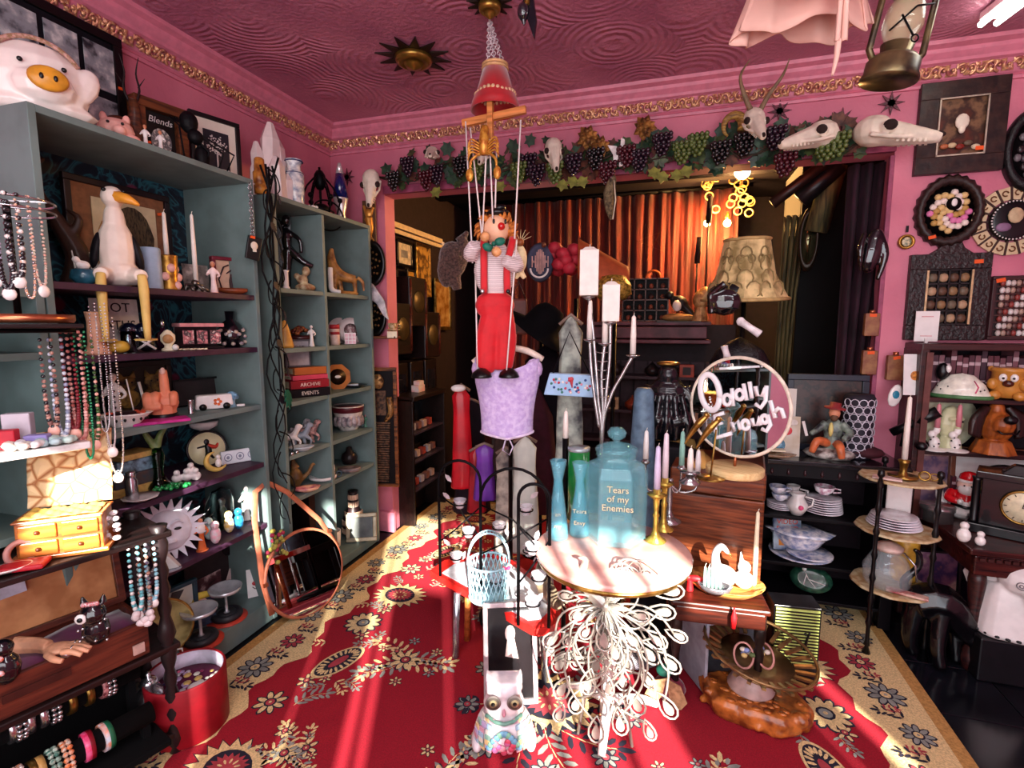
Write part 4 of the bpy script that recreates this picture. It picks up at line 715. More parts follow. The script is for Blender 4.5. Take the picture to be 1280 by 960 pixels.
t=T('porcelain_pair','small blue-white seated porcelain figure','figurine',S(409,.755,-1.81));person(t,.06,skin=WHITE,top=mat('b8c4d4',.3),pose='sit')
t=T('planter_bowl','cream bowl with a maroon band and grey bird relief','bowl',S(436,.755,-1.88));G().lathe([(.04,0),(.045,.01),(.07,.1),(.072,.115),(.066,.115),(.04,.02),(0,.02)],n=28).obj('bowl',mat('d8cfc8',.35),t);G().lathe([(.0655,.085),(.0685,.087),(.0725,.108),(.071,.112)],n=28).obj('maroon_band',mat('5a1622',.4),t);g=G()
for i in range(7):a=-2.7+i*.4;g.ball((.058*cos(a),.058*sin(a),.045),(.016,.016,.028),n=8)
g.obj('relief',mat('b4a8a8',.4,c2='6a6068',vs_=40),t)
t=T('pear_bottle','tiny green and pink figurine bottle','figurine',S(457,.755,-1.82));person(t,.06,top=mat('4f8a70',.4),skin=mat('e0a0a0',.5))
t=T('gnome_jug','ochre gnome-shaped jug with a curved horn','jug',S(377,.53,-1.87));G().ball((-.02,0,.04),(.028,.025,.04)).tube([(-.02,0,.08),(-.03,0,.12)],[.018,.004]).tube([(0,0,.03),(.03,0,.06),(.045,0,.09),(.055,0,.085)],[.01,.008,.006,.003]).fuse('body',mat('8e6a3c',.45,c2='5c4020'),t,vox=.003)
p=S(404,.53,-1.84);t=T('chamberstick','white ceramic chamberstick with a looped handle','candle holder',p,40);G().lathe([(.03,0),(.055,.008),(.057,.02),(.05,.018),(.012,.008),(.012,.025),(0,.024)],n=24).obj('saucer',WHITE,t);G().ring((.065,0,.018),.012,.004,rot=(90,0,0),n=14).obj('handle',mat('2a3c48',.4),t)
candle('short white candle in the ceramic chamberstick',p+V((-.015,0,.034)),.12,.011)
t=T('mouse_figurine','white bear-like figure seated on the chamberstick rim','figurine',p+V((.03,.04,.016)));G().ball((0,0,.03),(.014,.014,.03)).ball((0,0,.07),.011).ball((.006,0,.082),.005).fuse('body',WHITE,t,vox=.002)
t=T('shell_dish','pink and yellow seashell dish at the shelf front','dish',S(384,.53,-1.78));G().lathe([(.012,0),(.045,.012),(.05,.022),(.04,.018),(0,.006)],sy=.55,wob=lambda a,z:1+.06*sin(a*8)).obj('shell',mat('e0b090',.3,c2='c0607a',vs_=30),t)
t=T('bronze_cauldron','dark domed bronze pot','pot',S(437,.53,-1.9));G().lathe([(.03,0),(.038,.03),(.03,.05),(.015,.06),(.012,.08),(0,.085)]).obj('pot',mat('2c2224',.4,.4),t)
t=T('blue_nodder','turquoise speckled figurine with a tall curl','figurine',S(457,.53,-1.85));G().ball((0,0,.02),(.025,.02,.02)).tube([(0,0,.03),(0,0,.07),(-.006,0,.11)],[.012,.009,.011]).fuse('body',mat('3f9a9a',.35,c2='dfe8e4',vs_=70),t,vox=.0025)
t=T('stone_ashtray','flat grey-brown stone ashtray','ashtray',S(437,.53,-1.79));G().lathe([(.04,0),(.05,.01),(.05,.02),(.035,.017),(0,.012)],sy=.6).obj('tray',mat('7a7070',.5,c2='4a4044',vs_=30),t)
t=vase('goblet_mug','tall white footed mug with dark lettering on the bottom shelf',S(416,.055,-1.83),[(.035,0),(.034,.006),(.01,.018),(.012,.03),(.035,.05),(.038,.12),(.035,.12),(.03,.055),(0,.045)],WHITE,'mug');G().tube([(-.034,0,.11),(-.06,0,.1),(-.058,0,.065),(-.034,0,.06)],.005,6).obj('handle',WHITE,t);text('yes',.03,BLACK,t,(0,-.039,.075))
p=S(443,.055,-1.9);t=T('patchwork_vase','bottle vase with a black and cream patchwork grid','vase',p);G().lathe([(.045,0),(.055,.03),(.05,.09),(.025,.14),(.02,.2),(.024,.22),(0,.21)],n=24).obj('body',mat('2a1a1c',.4),t)
for z,rad_ in((.03,.0555),(.07,.0535),(.11,.041),(.155,.023),(.19,.0215)):
 for i in range(7):a=-pi/2+(i-3)*.44;G().box((rad_*cos(a),rad_*sin(a),z),(.018 if rad_>.03 else.008,.006,.024),rot=(0,0,math.degrees(a)+90)).obj('patch',mat('d9b8a0',.5),t)
picture('landscape_picture','small gilt framed dark landscape leaning in the lowest pigeonhole',S(452,.055,-1.79),28,.14,.13,.018,mat('a9a087',.4,.3),pic(5,('1b2226','39423f','55605a'),18),depth=.016,tilt=-14)
t=T('upright_board','dark upright board standing in the lower pigeonhole','board',S(377,.055,-1.9),80);G().box((0,0,.17),(.03,.16,.34)).obj('board',DKWOOD,t)
KS[0]=1
t=T('dried_bouquet','bunch of yellow and red dried flowers behind the leather mirror','flowers',S(352,.0,-1.72));g=G();q=G();w_=G()
for i in range(46):a=rr.random()*6.28;s_=.05*rr.random();z=.3+.14*rr.random();(g if i%4 else q).ball((s_*cos(a),s_*sin(a),z),.011,n=6);w_.tube([(0,0,.02),(s_*cos(a)*.8,s_*sin(a)*.8,z)],.0016,4)
g.obj('yellow_heads',mat('a8a048',.7),t);q.obj('red_heads',mat('a02a4a',.7),t);w_.obj('stems',mat('4a5a30',.7),t)
p=at(372,772,Z=0);t=T('strap_mirror','round mirror in a tan leather strap leaning on the bookcase','mirror',V((-1.60,1.93,.0145)),72,tilt=-13);mr=.2
G().lathe([(mr,0),(mr,.014),(0,.014)],n=48,rot=(90,0,0),c=(0,.007,mr)).obj('disc_back',mat('6a3a28',.5),t);G().lathe([(mr*.975,0),(mr*.975,.001)],n=48,rot=(90,0,0),c=(0,-.0075,mr),smooth=False).obj('mirror_glass',mat('d8dadf',.015,1,var=0),t)
LTH=mat('b0654a',.5,var=.1);G().ring((0,0,mr),mr,.009,rot=(90,0,0),n=48).obj('rim_band',LTH,t)
G().tube([(-mr*.95,0,mr*.4),(-mr*1.03,0,mr*1.2),(-mr*.98,-.005,mr*2.6),(-mr*.85,-.005,mr*3.2),(-mr*.55,0,mr*3.35),(-mr*.1,0,mr*3.0),(mr*.6,0,mr*2.1),(mr*.97,0,mr*1.3)],.014,8,flat=.25).obj('strap',LTH,t)
for x,z in((-mr*1.0,mr*1.1),(mr*.8,mr*1.75)):G().box((x,-.008,z),(.022,.008,.018)).obj('buckle',COPPER,t)
# ================================================================ turned dark etagere at the left, set at an angle
E1=V((-1.5,1.13,0));EH=R(17);ED=V((sin(EH),cos(EH),0));EN=V((cos(EH),-sin(EH),0));ERZ=90-17
def EP(px,z,q=0):
 k=(px-640)/FP;a=_R-_F*k;o=E1-EN*q+V((0,0,z));t=-a.dot(o-_C)/a.dot(ED);return o+ED*t
et=T('etagere','dark turned-post etagere standing at an angle before the bookcases','shelf unit',E1,ERZ)
pr_=[]
for i in range(47):z=i*.03;pr_.append(((.014,.02,.013,.021)[i%4]if i%12>2 else(.024,.016,.026)[i%12],z))
for x,y,zz in((0,0,.78),(0,.2,.78),(-.62,0,1.4),(-.62,.2,1.4)):G().lathe([p_ for p_ in pr_ if p_[1]<=zz],n=12,c=(x,y,0)).obj('post',mat('1f1618',.35,var=.1),et)
for z in(.76,.385,.09,1.08):G().box((-.31-(.09 if z>1 else 0),.1,z-.011),(.68-(.18 if z>1 else 0),.24,.02)).obj('shelf_board',(mat('dcd8d6',.15,coat=1)if z==1.08 else DKWOOD),et,bevel=.004)
QM,n_,b_=nt('quilt');tx=tex(n_,'Voronoi',26,feature='DISTANCE_TO_EDGE');r_=ramp(n_,[(0,'a86a40'),(.05,'c89460'),(.14,'f0d4a4'),(1,'f4dcb4')]);n_.links.new(tx.outputs['Distance'],r_.inputs[0]);n_.links.new(r_.outputs[0],b_.inputs['Base Color']);bp=n_.nodes.new('ShaderNodeBump');bp.inputs['Strength'].default_value=.8;bp.inputs['Distance'].default_value=.02;n_.links.new(tx.outputs['Distance'],bp.inputs['Height']);n_.links.new(bp.outputs[0],b_.inputs['Normal']);b_.inputs['Roughness'].default_value=.6
p=EP(86,.761,.07);t=T('jewelry_chest','little honey wooden chest of four drawers with open quilted lid','jewelry box',p,42);HON=wood('b5672e','8a4420',.3)
G().box((0,0,.055),(.19,.1,.1)).box((0,0,.005),(.215,.12,.012)).box((0,0,.108),(.2,.11,.006)).obj('carcass',HON,t,bevel=.003)
for i in range(2):
 for j in range(2):
  d=G().box((0,0,0),(.082,.008,.04)).obj('drawer',wood('c9792f','9a5020',.3),t,bevel=.003,loc=(-.046+.092*i,-.053,.032+.047*j));G().ball((0,-.009,0),.006,n=8).obj('knob',wood('5a2c14','4a2010'),d)
G().sheet(lambda u,v:(-.088+.176*u,-.045+.09*v,.113+.006*sin(u*25)*sin(v*14)),24,14,.002).obj('yellow_lining',mat('d8b860',.6),t)
def lid(u,v):return(-.098+.196*u,.055+.05*v-.012*sin(pi*u)*sin(pi*v)+.004*abs(sin(u*9+v*5)*sin(v*11-u*6)),.115+.21*v+.0*u)
G().sheet(lid,40,36,.006).obj('quilted_lid',QM,t)
t=T('leather_cuff','pinkish leather cuff beside the little chest','bracelet',EP(28,.761,.06));G().ring((0,0,.03),.03,.008,rot=(80,0,20),n=20).obj('band',mat('b07a72',.5),t)
t=T('red_purse','flat scarlet purse under the leather cuff','purse',EP(30,.761,.02),40);G().box((0,0,.008),(.1,.06,.014)).obj('purse',mat('b01828',.5),t,bevel=.005)
t=T('white_scallop_dish','white oval dish at the left of the dark shelf','dish',EP(8,.761,.02));G().lathe([(.02,0),(.05,.012),(.052,.016),(.02,.005)],sy=.6).obj('dish',WHITE,t)
t=T('white_cameo_stand','silver-white lump of stacked pendants beside the chest','pendants',EP(137,.761,.02));g=G()
for i in range(14):g.ball((.02*sin(i*2),.012*cos(i*3),.01+.006*i),(.012,.009,.008),n=7)
g.obj('pendants',mat('d4cccf',.3,.3),t)
p=E1-ED*.33-EN*.1+V((0,0,.386));t=T('suitcase','open vintage brown suitcase lined with tan paper and purple velvet','suitcase',p,ERZ);CB=wood('5f2a1c','3c1812',.4)
G().box((0,-.1,.055),(.56,.012,.11)).obj('front_board',CB,t,bevel=.003);G().box((0,.1,.055),(.56,.012,.11)).box((-.275,0,.055),(.012,.2,.11)).box((.275,0,.055),(.012,.2,.11)).box((0,0,.006),(.56,.2,.01)).obj('case_sides',CB,t,bevel=.003)
G().sheet(lambda u,v:(-.27+.54*u,-.092+.185*v,.085+.008*sin(u*18)*cos(v*7)),20,8,.004).obj('velvet_lining',mat('6a1450',.8,sheen=.5),t)
G().box((0,.13,.235),(.56,.012,.25),rot=(-12,0,0)).obj('lid_panel',mat('c78a5a',.6,c2='a8683c',vs_=12),t)
g=G()
for z in(.115,.355):g.box((0,.1+.2126*(z-.11)*1.0,z),(.57,.04,.02),rot=(-12,0,0))
for x in(-.28,.28):g.box((x,.127,.235),(.02,.04,.26),rot=(-12,0,0))
g.obj('lid_rim',CB,t,bevel=.002)
G().box((-.02,.112,.25),(.16,.003,.035),rot=(-12,-4,0)).obj('paper_label',mat('b9b4c4',.6),t);G().box((.02,-.108,.055),(.14,.004,.022)).obj('name_plate',mat('3c1a14',.4),t);G().box((.25,-.108,.03),(.03,.006,.03)).obj('corner_patch',mat('b9988c',.5),t)
p=EP(75,.482,.02);t=T('mannequin_hand','flesh toned model hand wearing silver rings, resting on purple velvet','hand',p,30)
g=G().tube([(-.12,.03,.03),(-.06,.02,.028),(-.03,.01,.024)],[.026,.022,.02],flat=.8).ball((-.005,.005,.02),(.035,.028,.014))
for i,(y,l)in enumerate(((-.018,.05),(-.006,.06),(.006,.058),(.018,.045))):g.tube([(.015,y,.02),(.015+l*.5,y*1.15,.02),(.015+l,y*1.3,.008)],[.009,.008,.006])
g.tube([(-.02,-.015,.018),(.005,-.036,.014),(.03,-.042,.008)],[.011,.009,.007]).fuse('hand',mat('d39a78',.45),t,vox=.0022)
for y,x in((-.006,.035),(.018,.03)):G().ring((x,y*1.15,.02),.009,.002,rot=(0,90,0),n=14,m=5).obj('ring',SILVER,t)
t=T('silver_brooch','round white silver brooch by the model hand','brooch',EP(84,.481,0));G().ball((0,0,.012),(.018,.018,.012)).obj('brooch',SILVER,t)
t=T('sugar_cat','glossy black cat ornament with staring round eye and flower crown','ornament',EP(122,.481,.0),35);G().ball((0,0,.045),(.036,.03,.045)).ball((0,-.01,.1),(.034,.03,.032)).tube([(-.022,0,.125),(-.026,0,.15)],[.012,.003]).tube([(.022,0,.125),(.026,0,.15)],[.012,.003]).fuse('body',mat('0e0e14',.15,coat=1),t,vox=.003)
G().ball((-.018,-.036,.1),(.015,.006,.015)).obj('white_eye',WHITE,t);G().ball((-.018,-.042,.1),(.007,.003,.007)).obj('pupil',BLACK,t);g=G()
for i in range(5):g.ball((-.016+.008*i,-.02,.133),.007,n=6)
g.obj('flower_crown',mat('b82a3c',.4,c2='e0d0d0',vs_=200),t);g=G()
for i in range(14):g.ball((.032*cos(i*1.3),-.02-.01*sin(i),.02+.006*i%.08),.0045,n=5)
g.obj('sequins',SILVER,t)
t=T('black_floral_cat','black ornament with painted roses at the case corner','ornament',EP(8,.481,.0),35);G().ball((0,0,.04),(.035,.03,.045)).ball((0,0,.095),(.024,.024,.024)).fuse('body',mat('0e0e14',.15,coat=1),t,vox=.003);g=G()
for i in range(6):g.ball((-.01+.02*sin(i*2),-.03,.03+.013*i),(.008,.004,.008),n=7)
g.obj('painted_roses',mat('d8603a',.4,c2='c8c8d0',vs_=120),t)
p=E1-ED*.33-EN*.1+V((0,0,.101));t=T('bracelet_display','black velvet stepped display carrying bracelets on padded bars','display stand',p,ERZ);VEL=mat('040406',.95,var=.1)
G().box((0,.06,.1),(.56,.02,.2)).box((0,-.05,.01),(.58,.26,.02)).obj('back_panel',VEL,t,bevel=.003)
for y,z in((-.01,.2),(-.1,.09)):G().tube([(-.27,y,z),(.27,y,z)],.032,16).box((-.25,y,z/2),(.02,.03,z)).box((.25,y,z/2),(.02,.03,z)).obj('padded_bar',VEL,t)
bar=lambda px,row:(EP(px,0,.1+(-.01,-.1)[row])-p).dot(ED)
bl=[(28,0,SILVER,'plain silver bangle'),(38,0,SILVER,'beaded silver bracelet'),(50,0,SILVER,'wide openwork silver cuff'),(66,0,SILVER,'thin silver chain bangle'),(80,0,SILVER,'pearl-set silver bracelet'),(98,0,BRASS,'thin gold bangle leaning'),(120,0,BRASS,'narrow brass bangle'),(138,0,mat('c98a8a',.4,c2='6a1a2a',vs_=100),'pink and maroon striped bracelet'),(146,0,SILVER,'chunky glittering crystal cuff'),
      (34,1,mat('a8623c',.5,c2='d8d4d0',vs_=120),'copper and white stone bracelet'),(52,1,BRASS,'broad hammered brass cuff'),(60,1,mat('c99a58',.4),'amber resin bangle'),(76,1,mat('3c6a5c',.4,c2='b8c8b8',vs_=90),'green pebble bracelet'),(92,1,mat('d8743c',.4,c2='c8c0b0',vs_=90),'orange and cream shell bracelet'),(116,1,mat('d02a5a',.3,c2='e86a9a',vs_=60),'hot pink resin bangle'),(119,1,mat('8a1426',.3),'deep red resin bangle'),(138,1,mat('d98a6a',.3,c2='c8d4e0',vs_=50),'peach and white striped bangle'),(141,1,mat('1f6a4a',.3),'emerald green bangle')]
for px,row,m,lab in bl:
 x=bar(px,row);y,z=((-.01,.2),(-.1,.09))[row];M=Matrix.Translation(p)@Matrix.Rotation(R(ERZ),4,'Z');q=M@V((x,y,z-.038))
 t=T('bracelet',lab+(' on the upper velvet bar' if row==0 else ' on the lower velvet bar'),'bracelet',q,ERZ+rr.uniform(-6,6),'bracelets on the velvet bars');g=G()
 if 'bead' in lab or 'stone' in lab or 'pebble' in lab or 'shell' in lab or 'crystal' in lab or 'pearl' in lab:
  for k in range(2):
   for i in range(16):a=i*.393;g.ball(((k-.5)*.012,.039*cos(a),.038+.039*sin(a)),.0075,n=6)
 else:g.lathe([(.036,-.009),(.04,-.009),(.041,0),(.04,.009),(.036,.009)],n=24,rot=(0,90,0),c=(0,0,.038))
 g.obj('band',m,t)
t=T('metal_jug','bulbous silver coffee pot standing by the turned post on the rug','pot',at(192,922,Z=.0145));G().lathe([(.03,0),(.032,.006),(.022,.012),(.04,.03),(.045,.06),(.03,.085),(.044,.1),(.05,.125),(.038,.17),(.022,.19),(.028,.2),(.02,.215),(.006,.22),(.01,.235),(0,.24)],n=24).obj('pot',SILVER,t)
rp=EP(24,1.405,.06);t=T('necklace_rack','round wire necklace rack on a copper tray above the etagere','jewelry stand',rp,30);RRX=.095
G().lathe([(RRX*1.15,0),(RRX*1.2,.006),(RRX*1.2,.022),(RRX*1.15,.02),(RRX*1.1,.008),(0,.008)],n=36).obj('copper_tray',COPPER,t);G().tube([(0,0,.008),(0,0,.31)],.008).obj('pole',IRON,t)
for z in(.31,.285):G().ring((0,0,z),RRX,.003,n=36).obj('wire_ring',SILVER,t)
G().box((0,0,.31),(2*RRX,.004,.004)).box((0,0,.31),(.004,2*RRX,.004)).obj('spoke',SILVER,t)
et2=G().box((-.36,.06,1.397),(.4,.3,.012)).obj('top_board',DKWOOD,et,bevel=.003)
def necklace(label,top,L,w,r,m,m2=None,rz=40,pend=None,name='necklace',group='hanging necklaces'):
 t=T(name,label,'necklace',top-V((0,0,L)),rz,group);n=max(10,int((2*L+w)/(r*2.0)));a,b=G(),G()
 for i in range(n):
  u=i/(n-1)*2-1;z=L*(1-(1-abs(u)**1.7))if False else L*abs(u)**1.9;x=w/2*(1-(1-abs(u))**3)*(1 if u>0 else-1)*(1-.25*abs(u))
  (b if m2 and i%3==0 else a).ball((x,rr.uniform(-.002,.002),z),r*(1+.4*(1-abs(u))if r>.004 else 1),n=6)
 tag(a.obj('beads',m,t),None,None,kind='stuff')
 if m2:tag(b.obj('accent_beads',m2,t),None,None,kind='stuff')
 if pend:G().ball((0,-.003,-.012),(.014,.006,.016)).ring((0,0,.003),.006,.0015,rot=(90,0,0),n=10,m=4).obj('pendant',pend,t)
 return t
PK=mat('e2a898',.4);PRL=mat('e6dcd8',.25,coat=.5);JET=mat('101018',.15,coat=1)
rk=[(-.55,.27,PK,None,'rosy coral necklace'),(-.3,.25,PRL,BRASS,'cream seed pearl necklace with gold disc'),(-.12,.25,PRL,PK,'long pale pearl strand'),(.1,.2,mat('b9b0c8',.3),None,'lilac crystal necklace'),(.28,.23,JET,None,'heavy jet black necklace'),(.45,.2,JET,PRL,'black and white necklace'),(.62,.25,mat('d8a890',.4),SILVER,'peach shell necklace'),(.85,.22,mat('c8b8a8',.4),PK,'tan and pink charm necklace'),(-.8,.26,JET,mat('3a3a6a',.3),'dark blue bead necklace')]
for a,L,m,m2,lab in rk:
 a=R(35-90)+a*1.2;q=rp+V((cos(a)*RRX*1.0,sin(a)*RRX*1.0,.312))
 necklace(lab+' hanging from the round rack',q,L,.03,.0034 if m is not JET else.0055,m,m2,math.degrees(a)+90,pend=PRL if L<.24 else None,group='necklaces on the round rack')
for px,zt,L,w,r,m,m2,lab,pend in((56,1.36,.235,.03,.005,mat('c89888',.4,c2='6a3a3a',vs_=80),JET,'pink and black pebble necklace',PK),(68,1.36,.26,.035,.0055,mat('c8ccd8',.2,coat=1),mat('8a8ea8',.2),'icy faceted crystal necklace',PRL),(82,1.38,.27,.03,.0045,mat('7a1f28',.4),None,'garnet red beaded necklace',PK),(90,1.38,.3,.035,.005,mat('a05048',.4,c2='d8a8a0',vs_=60),None,'brick and rose beaded necklace',PK),(98,1.38,.36,.03,.0036,mat('1f8a5c',.25,coat=.6),None,'long emerald green seed necklace',None),(107,1.37,.3,.03,.0045,mat('3a5a2c',.4),PK,'dark green and coral necklace',PK),(118,1.45,.36,.035,.0028,SILVER,None,'bunch of fine silver chain',None),(124,1.46,.42,.03,.0026,mat('d8d0d4',.3,.6),None,'longest fine silver chain',PRL),(130,1.42,.46,.05,.0028,mat('d8c8b8',.3,.4),SILVER,'trailing champagne coloured chain',PRL)):
 necklace(lab+' hung under the copper tray',EP(px,zt,.03),L,w,r,m,m2,40,pend)
G().tube([(-.5,-.02,1.385),(-.16,-.02,1.385)],.006).obj('hanging_rail',IRON,et)
for px,L,m,m2,lab in((166,.2,mat('5fa8b0',.3),PRL,'turquoise and pearl necklace draped on the post'),(176,.22,mat('8a9a90',.4,c2='4a3a5a',vs_=90),mat('a87a6a',.4),'mixed stone necklace in muted purples'),(186,.18,mat('8ac0d0',.3),PRL,'sky blue crystal necklace')):
 necklace(lab,EP(px,.74,-.02),L,.03,.0055,m,m2,40,PRL,group='necklaces on the dark post')
t=T('shell_rosette','cluster of pale shell flowers at the end of the turquoise necklaces','ornament',EP(181,.5,-.03),40);g=G()
for i in range(14):g.ball((.02*cos(i*2.4),-.01,.02+.018*sin(i*1.7)),(.011,.008,.011),n=7)
g.obj('shell_petals',mat('d8c8c8',.35,var=.1),t)
for px,q,dims,c_,lab in((26,.08,(.06,.03,.085),'c8bcc6','upright lilac-white jewelry card box'),(8,.04,(.05,.03,.05),'c01830','bright red card box at the edge'),(48,.02,(.05,.03,.03),'8f84c0','small violet satin pouch')):
 t=T('gift_box',lab,'box',EP(px,1.081,q),38);G().box((0,0,dims[2]/2),dims).obj('box',mat(c_,.5,var=.04),t,bevel=.003)
for px,lab,c_ in((20,'crumpled cream silk pouch','e8dcd0'),(34,'white chiffon pouch','eae6e6'),(60,'pale blue glass bead heap','a8c0c4'),(76,'mint and pearl bead heap','b8d0c8')):
 t=T('pouch',lab+' on the glass shelf','pouch',EP(px,1.081,0),38);g=G()
 for i in range(7):g.ball((.022*sin(i*2),.01*cos(i*3),.008+.003*(i%3)),(.014,.01,.01),n=7)
 g.obj('pouch',mat(c_,.5),t)
# ================================================================ the back room
CY=4.75
def B(px,py,Y):return at(px,py,Y=Y)
g0=B(600,235,CY);g1=B(926,215,CY)
m_v,n_,b_=nt('velvet');t_=tex(n_,'Noise',4,Detail=5,stretch=(6,1,.6));r_=ramp(n_,[(.3,'300606'),(.6,'621208'),(.75,'98360e')]);n_.links.new(t_.outputs['Fac'],r_.inputs[0]);n_.links.new(r_.outputs[0],b_.inputs['Base Color']);b_.inputs['Roughness'].default_value=.75;b_.inputs['Sheen Weight'].default_value=.1
t=T('velvet_curtain','floor length rust red velvet curtain across the far wall','curtain',(0,CY,.05),0)
G().sheet(lambda u,v:(g0.x+(g1.x-g0.x)*u,.02*sin(u*150+2*sin(v*2+u*9))+.012*sin(u*63+v)+.01*sin(u*260+3*v),2.48*v),260,14,.006).obj('velvet_drape',m_v,t)
G().tube([(g0.x,0,2.5),(g1.x+.1,0,2.5)],.018).obj('rail',IRON,t)
struct('trim_5',G().box((0,4.4,2.56),(4.4,.1,.06)),mat('0f0c12',.7))
def bulb(px,py,Y,r,e,lab,glow=60):
 p=B(px,py,Y);t=T('wall_light',lab,'lamp',p,0);G().ball((0,0,0),r).obj('bulb',mat('ffd890',.3,var=0,glow=glow),t);G().lathe([(r*.5,r*.8),(r*.7,r*1.6),(r*.3,r*3)],n=14).obj('socket',BRASS,t);point('bulb_light',p+V((0,-.08,-.02)),e,(1,.5,.15),.05);return t
bulb(928,214,4.35,.06,80,'large bare glowing bulb above the curtain edge',30);bulb(901,216,4.5,.035,8,'smaller glowing bulb beside the large one',30)
bulb(884,279,4.55,.028,50,'left globe of the pair lighting the curtain',25);bulb(909,279,4.55,.03,55,'right globe of the pair lighting the curtain',25)
t=T('scroll_shade','gilded openwork pelmet ornament below the bulbs','ornament',B(905,262,4.6),0);g=G()
for i in range(26):g.ring((rr.uniform(-.18,.2),0,rr.uniform(-.06,.3)),.03,.007,rot=(90,0,0),n=12,m=5)
g.obj('scrollwork',mat('c9a060',.4,.5),t)
point('backroom_fill',(-.9,3.7,2.2),2.5,(1,.7,.55),.3)  # added fill for the back room, no lamp stands at this spot
t=T('blind_rail','long cream strip light fitting high on the dark side wall','strip light',(-1.93,3.67,2.12),0);G().box((0,0,0),(.05,.98,.04)).box((.03,0,-.05),(.012,.98,.03)).obj('casing',mat('e8d0a0',.5,var=.05),t,bevel=.004)
for s in(-1,1):G().cyl((0,0,0),.02,.03,12,rot=(90,0,0)).obj('end_cap',WHITE,t,loc=(.02,s*.49+.015,-.02))
BX=-2.0
def wallpic(px0,py0,px1,py1,lab,name='picture',fm=BLACK,pr=None,mount=None,mm=None,fw=.03,X=BX,cat='picture'):
 a=at(px0,(py0+py1)/2,X=X);b=at(px1,(py0+py1)/2,X=X);cy=(a.y+b.y)/2;s=sc((X,cy,1.5));h=(py1-py0)*s;zc=at((px0+px1)/2,(py0+py1)/2,X=X).z
 return picture(name,lab,(X,cy,zc-h/2),90,abs(b.y-a.y),h,fw,fm,pr,mount,mm,cat=cat)
wallpic(496,302,515,333,'small white mounted monochrome print on the dark side wall',fm=BLACK,pr=pic(41,('2a2a2c','8a8a88','cfcabc'),10),mount=.05,mm=mat('ded2b4',.7),fw=.02)
wallpic(520,306,538,370,'long yellow embroidered panel with dark vine',fm=GOLD,pr=pic(42,('d0a24c','c89a48','5a3a1c','b98a3c'),16),fw=.02)
wallpic(508,337,519,356,'small square brass faced clock','clock',fm=DKWOOD,pr=mat('b98d3a',.4),fw=.02,cat='clock')
wallpic(543,350,563,412,'tall amber glass panel glowing warm','stained_glass_panel',fm=BRASS,pr=mat('8a5a24',.2,c2='c9a060',vs_=12),fw=.03,cat='panel')
wallpic(522,392,530,410,'little gilt framed picture between dark clocks',fm=DKWOOD,pr=mat('a8823c',.5),fw=.03)
for px,lab,h in((494,'dark longcase clock nearest the pink corner',1.55),(514,'mahogany longcase clock in the middle of the row',1.75),(531,'narrow dark longcase clock with a glazed door',1.5)):
 q=ons(px,0,X=-1.9);t=T('longcase_clock',lab,'clock',q,90,'longcase clocks');G().box((0,0,.25),(.26,.2,.5)).box((0,0,.8),(.2,.16,.65)).box((0,0,h-.18),(.27,.2,.36)).obj('case',DKWOOD,t,bevel=.006);G().lathe([(.085,0),(.08,.008),(0,.01)],rot=(90,0,0),c=(0,-.1,h-.18),n=24).obj('dial',mat('5a4c30',.4,.5),t);G().box((0,-.083,.8),(.12,.006,.5)).obj('glazed_door',mat('1a1a22',.08),t)
 for s in(-1,1):G().tube([(s*.12,-.1,h-.34),(s*.12,-.1,h-.02)],.012).obj('column',wood('5a2418','3a140c'),t)
q=ons(517,0,X=-1.78);t=T('display_cabinet','low dark cabinet with lit shelves of small boxes','cabinet',q,90);G().box((0,.15,.45),(.5,.02,.9)).box((0,0,.9),(.52,.32,.03)).box((-.25,0,.45),(.02,.3,.9)).box((.25,0,.45),(.02,.3,.9)).obj('carcass',DKWOOD,t,bevel=.003)
for z in(.25,.45,.65):G().box((0,0,z),(.48,.28,.012)).obj('shelf',mat('3a3040',.3),t)
for i in range(14):
 z=(.257,.457,.657)[i%3];u_=T('trinket_box',('beige','rust brown','grey','red')[i%4]+' trinket box, '+('first','second','third','fourth','last')[i//3]+' along the '+('lowest','middle','upper')[i%3]+' shelf of the dark cabinet','box',q+V((.08-.0*i,-.2+.028*i,z)),90,'trinket boxes in the dark cabinet');G().box((0,0,.03),(.05,.04,.05)).obj('box',mat(('c9a89c','8a5a50','b8b0b8','a04038')[i%4],.5),u_,bevel=.003)
t=T('bone_boxes','two stacked pink and white boxes on the dark cabinet','box',q+V((.05,.02,.916)),90);G().box((0,0,.025),(.1,.06,.05)).box((.01,0,.065),(.07,.05,.03)).obj('boxes',mat('e0a8a0',.5,c2='e8dcd4',vs_=20),t,bevel=.003)
picture('leaning_picture','framed monochrome town view leaning on the black tiled floor',at(518,627,Z=.002)+V((0,.1,0)),30,.36,.52,.028,mat('7a5a48',.4,c2='1c1418'),pic(50,('1f1c1e','6a6460','a09a94','c0bab4'),7),tilt=-14)
picture('leaning_picture','tall brown leather covered picture leaning against the cabinet',V((-1.3,4.3,0)),20,.4,.9,.03,mat('3a1c14',.5),mat('4a2218',.5),tilt=-8)
for i,(c_,lab)in enumerate((('3c1c4a','large purple record sleeve leaning in the dark'),('b0a49c','pale edged record sleeve between the purple ones'),('5a2040','plum record sleeve behind the others'))):
 t=T('record_sleeve',lab,'record',V((-1.05+.03*i,4.05,.3)),20,'record sleeves',tilt=-12);G().box((0,0,.15),(.3,.006,.3)).obj('sleeve',mat(c_,.5),t)
t=T('record_crate','dark crate holding the purple record sleeves','crate',V((-1.0,4.08,0)),20);G().box((0,0,.15),(.4,.3,.295)).obj('crate',BLKM,t,bevel=.004)
JX=-1.79
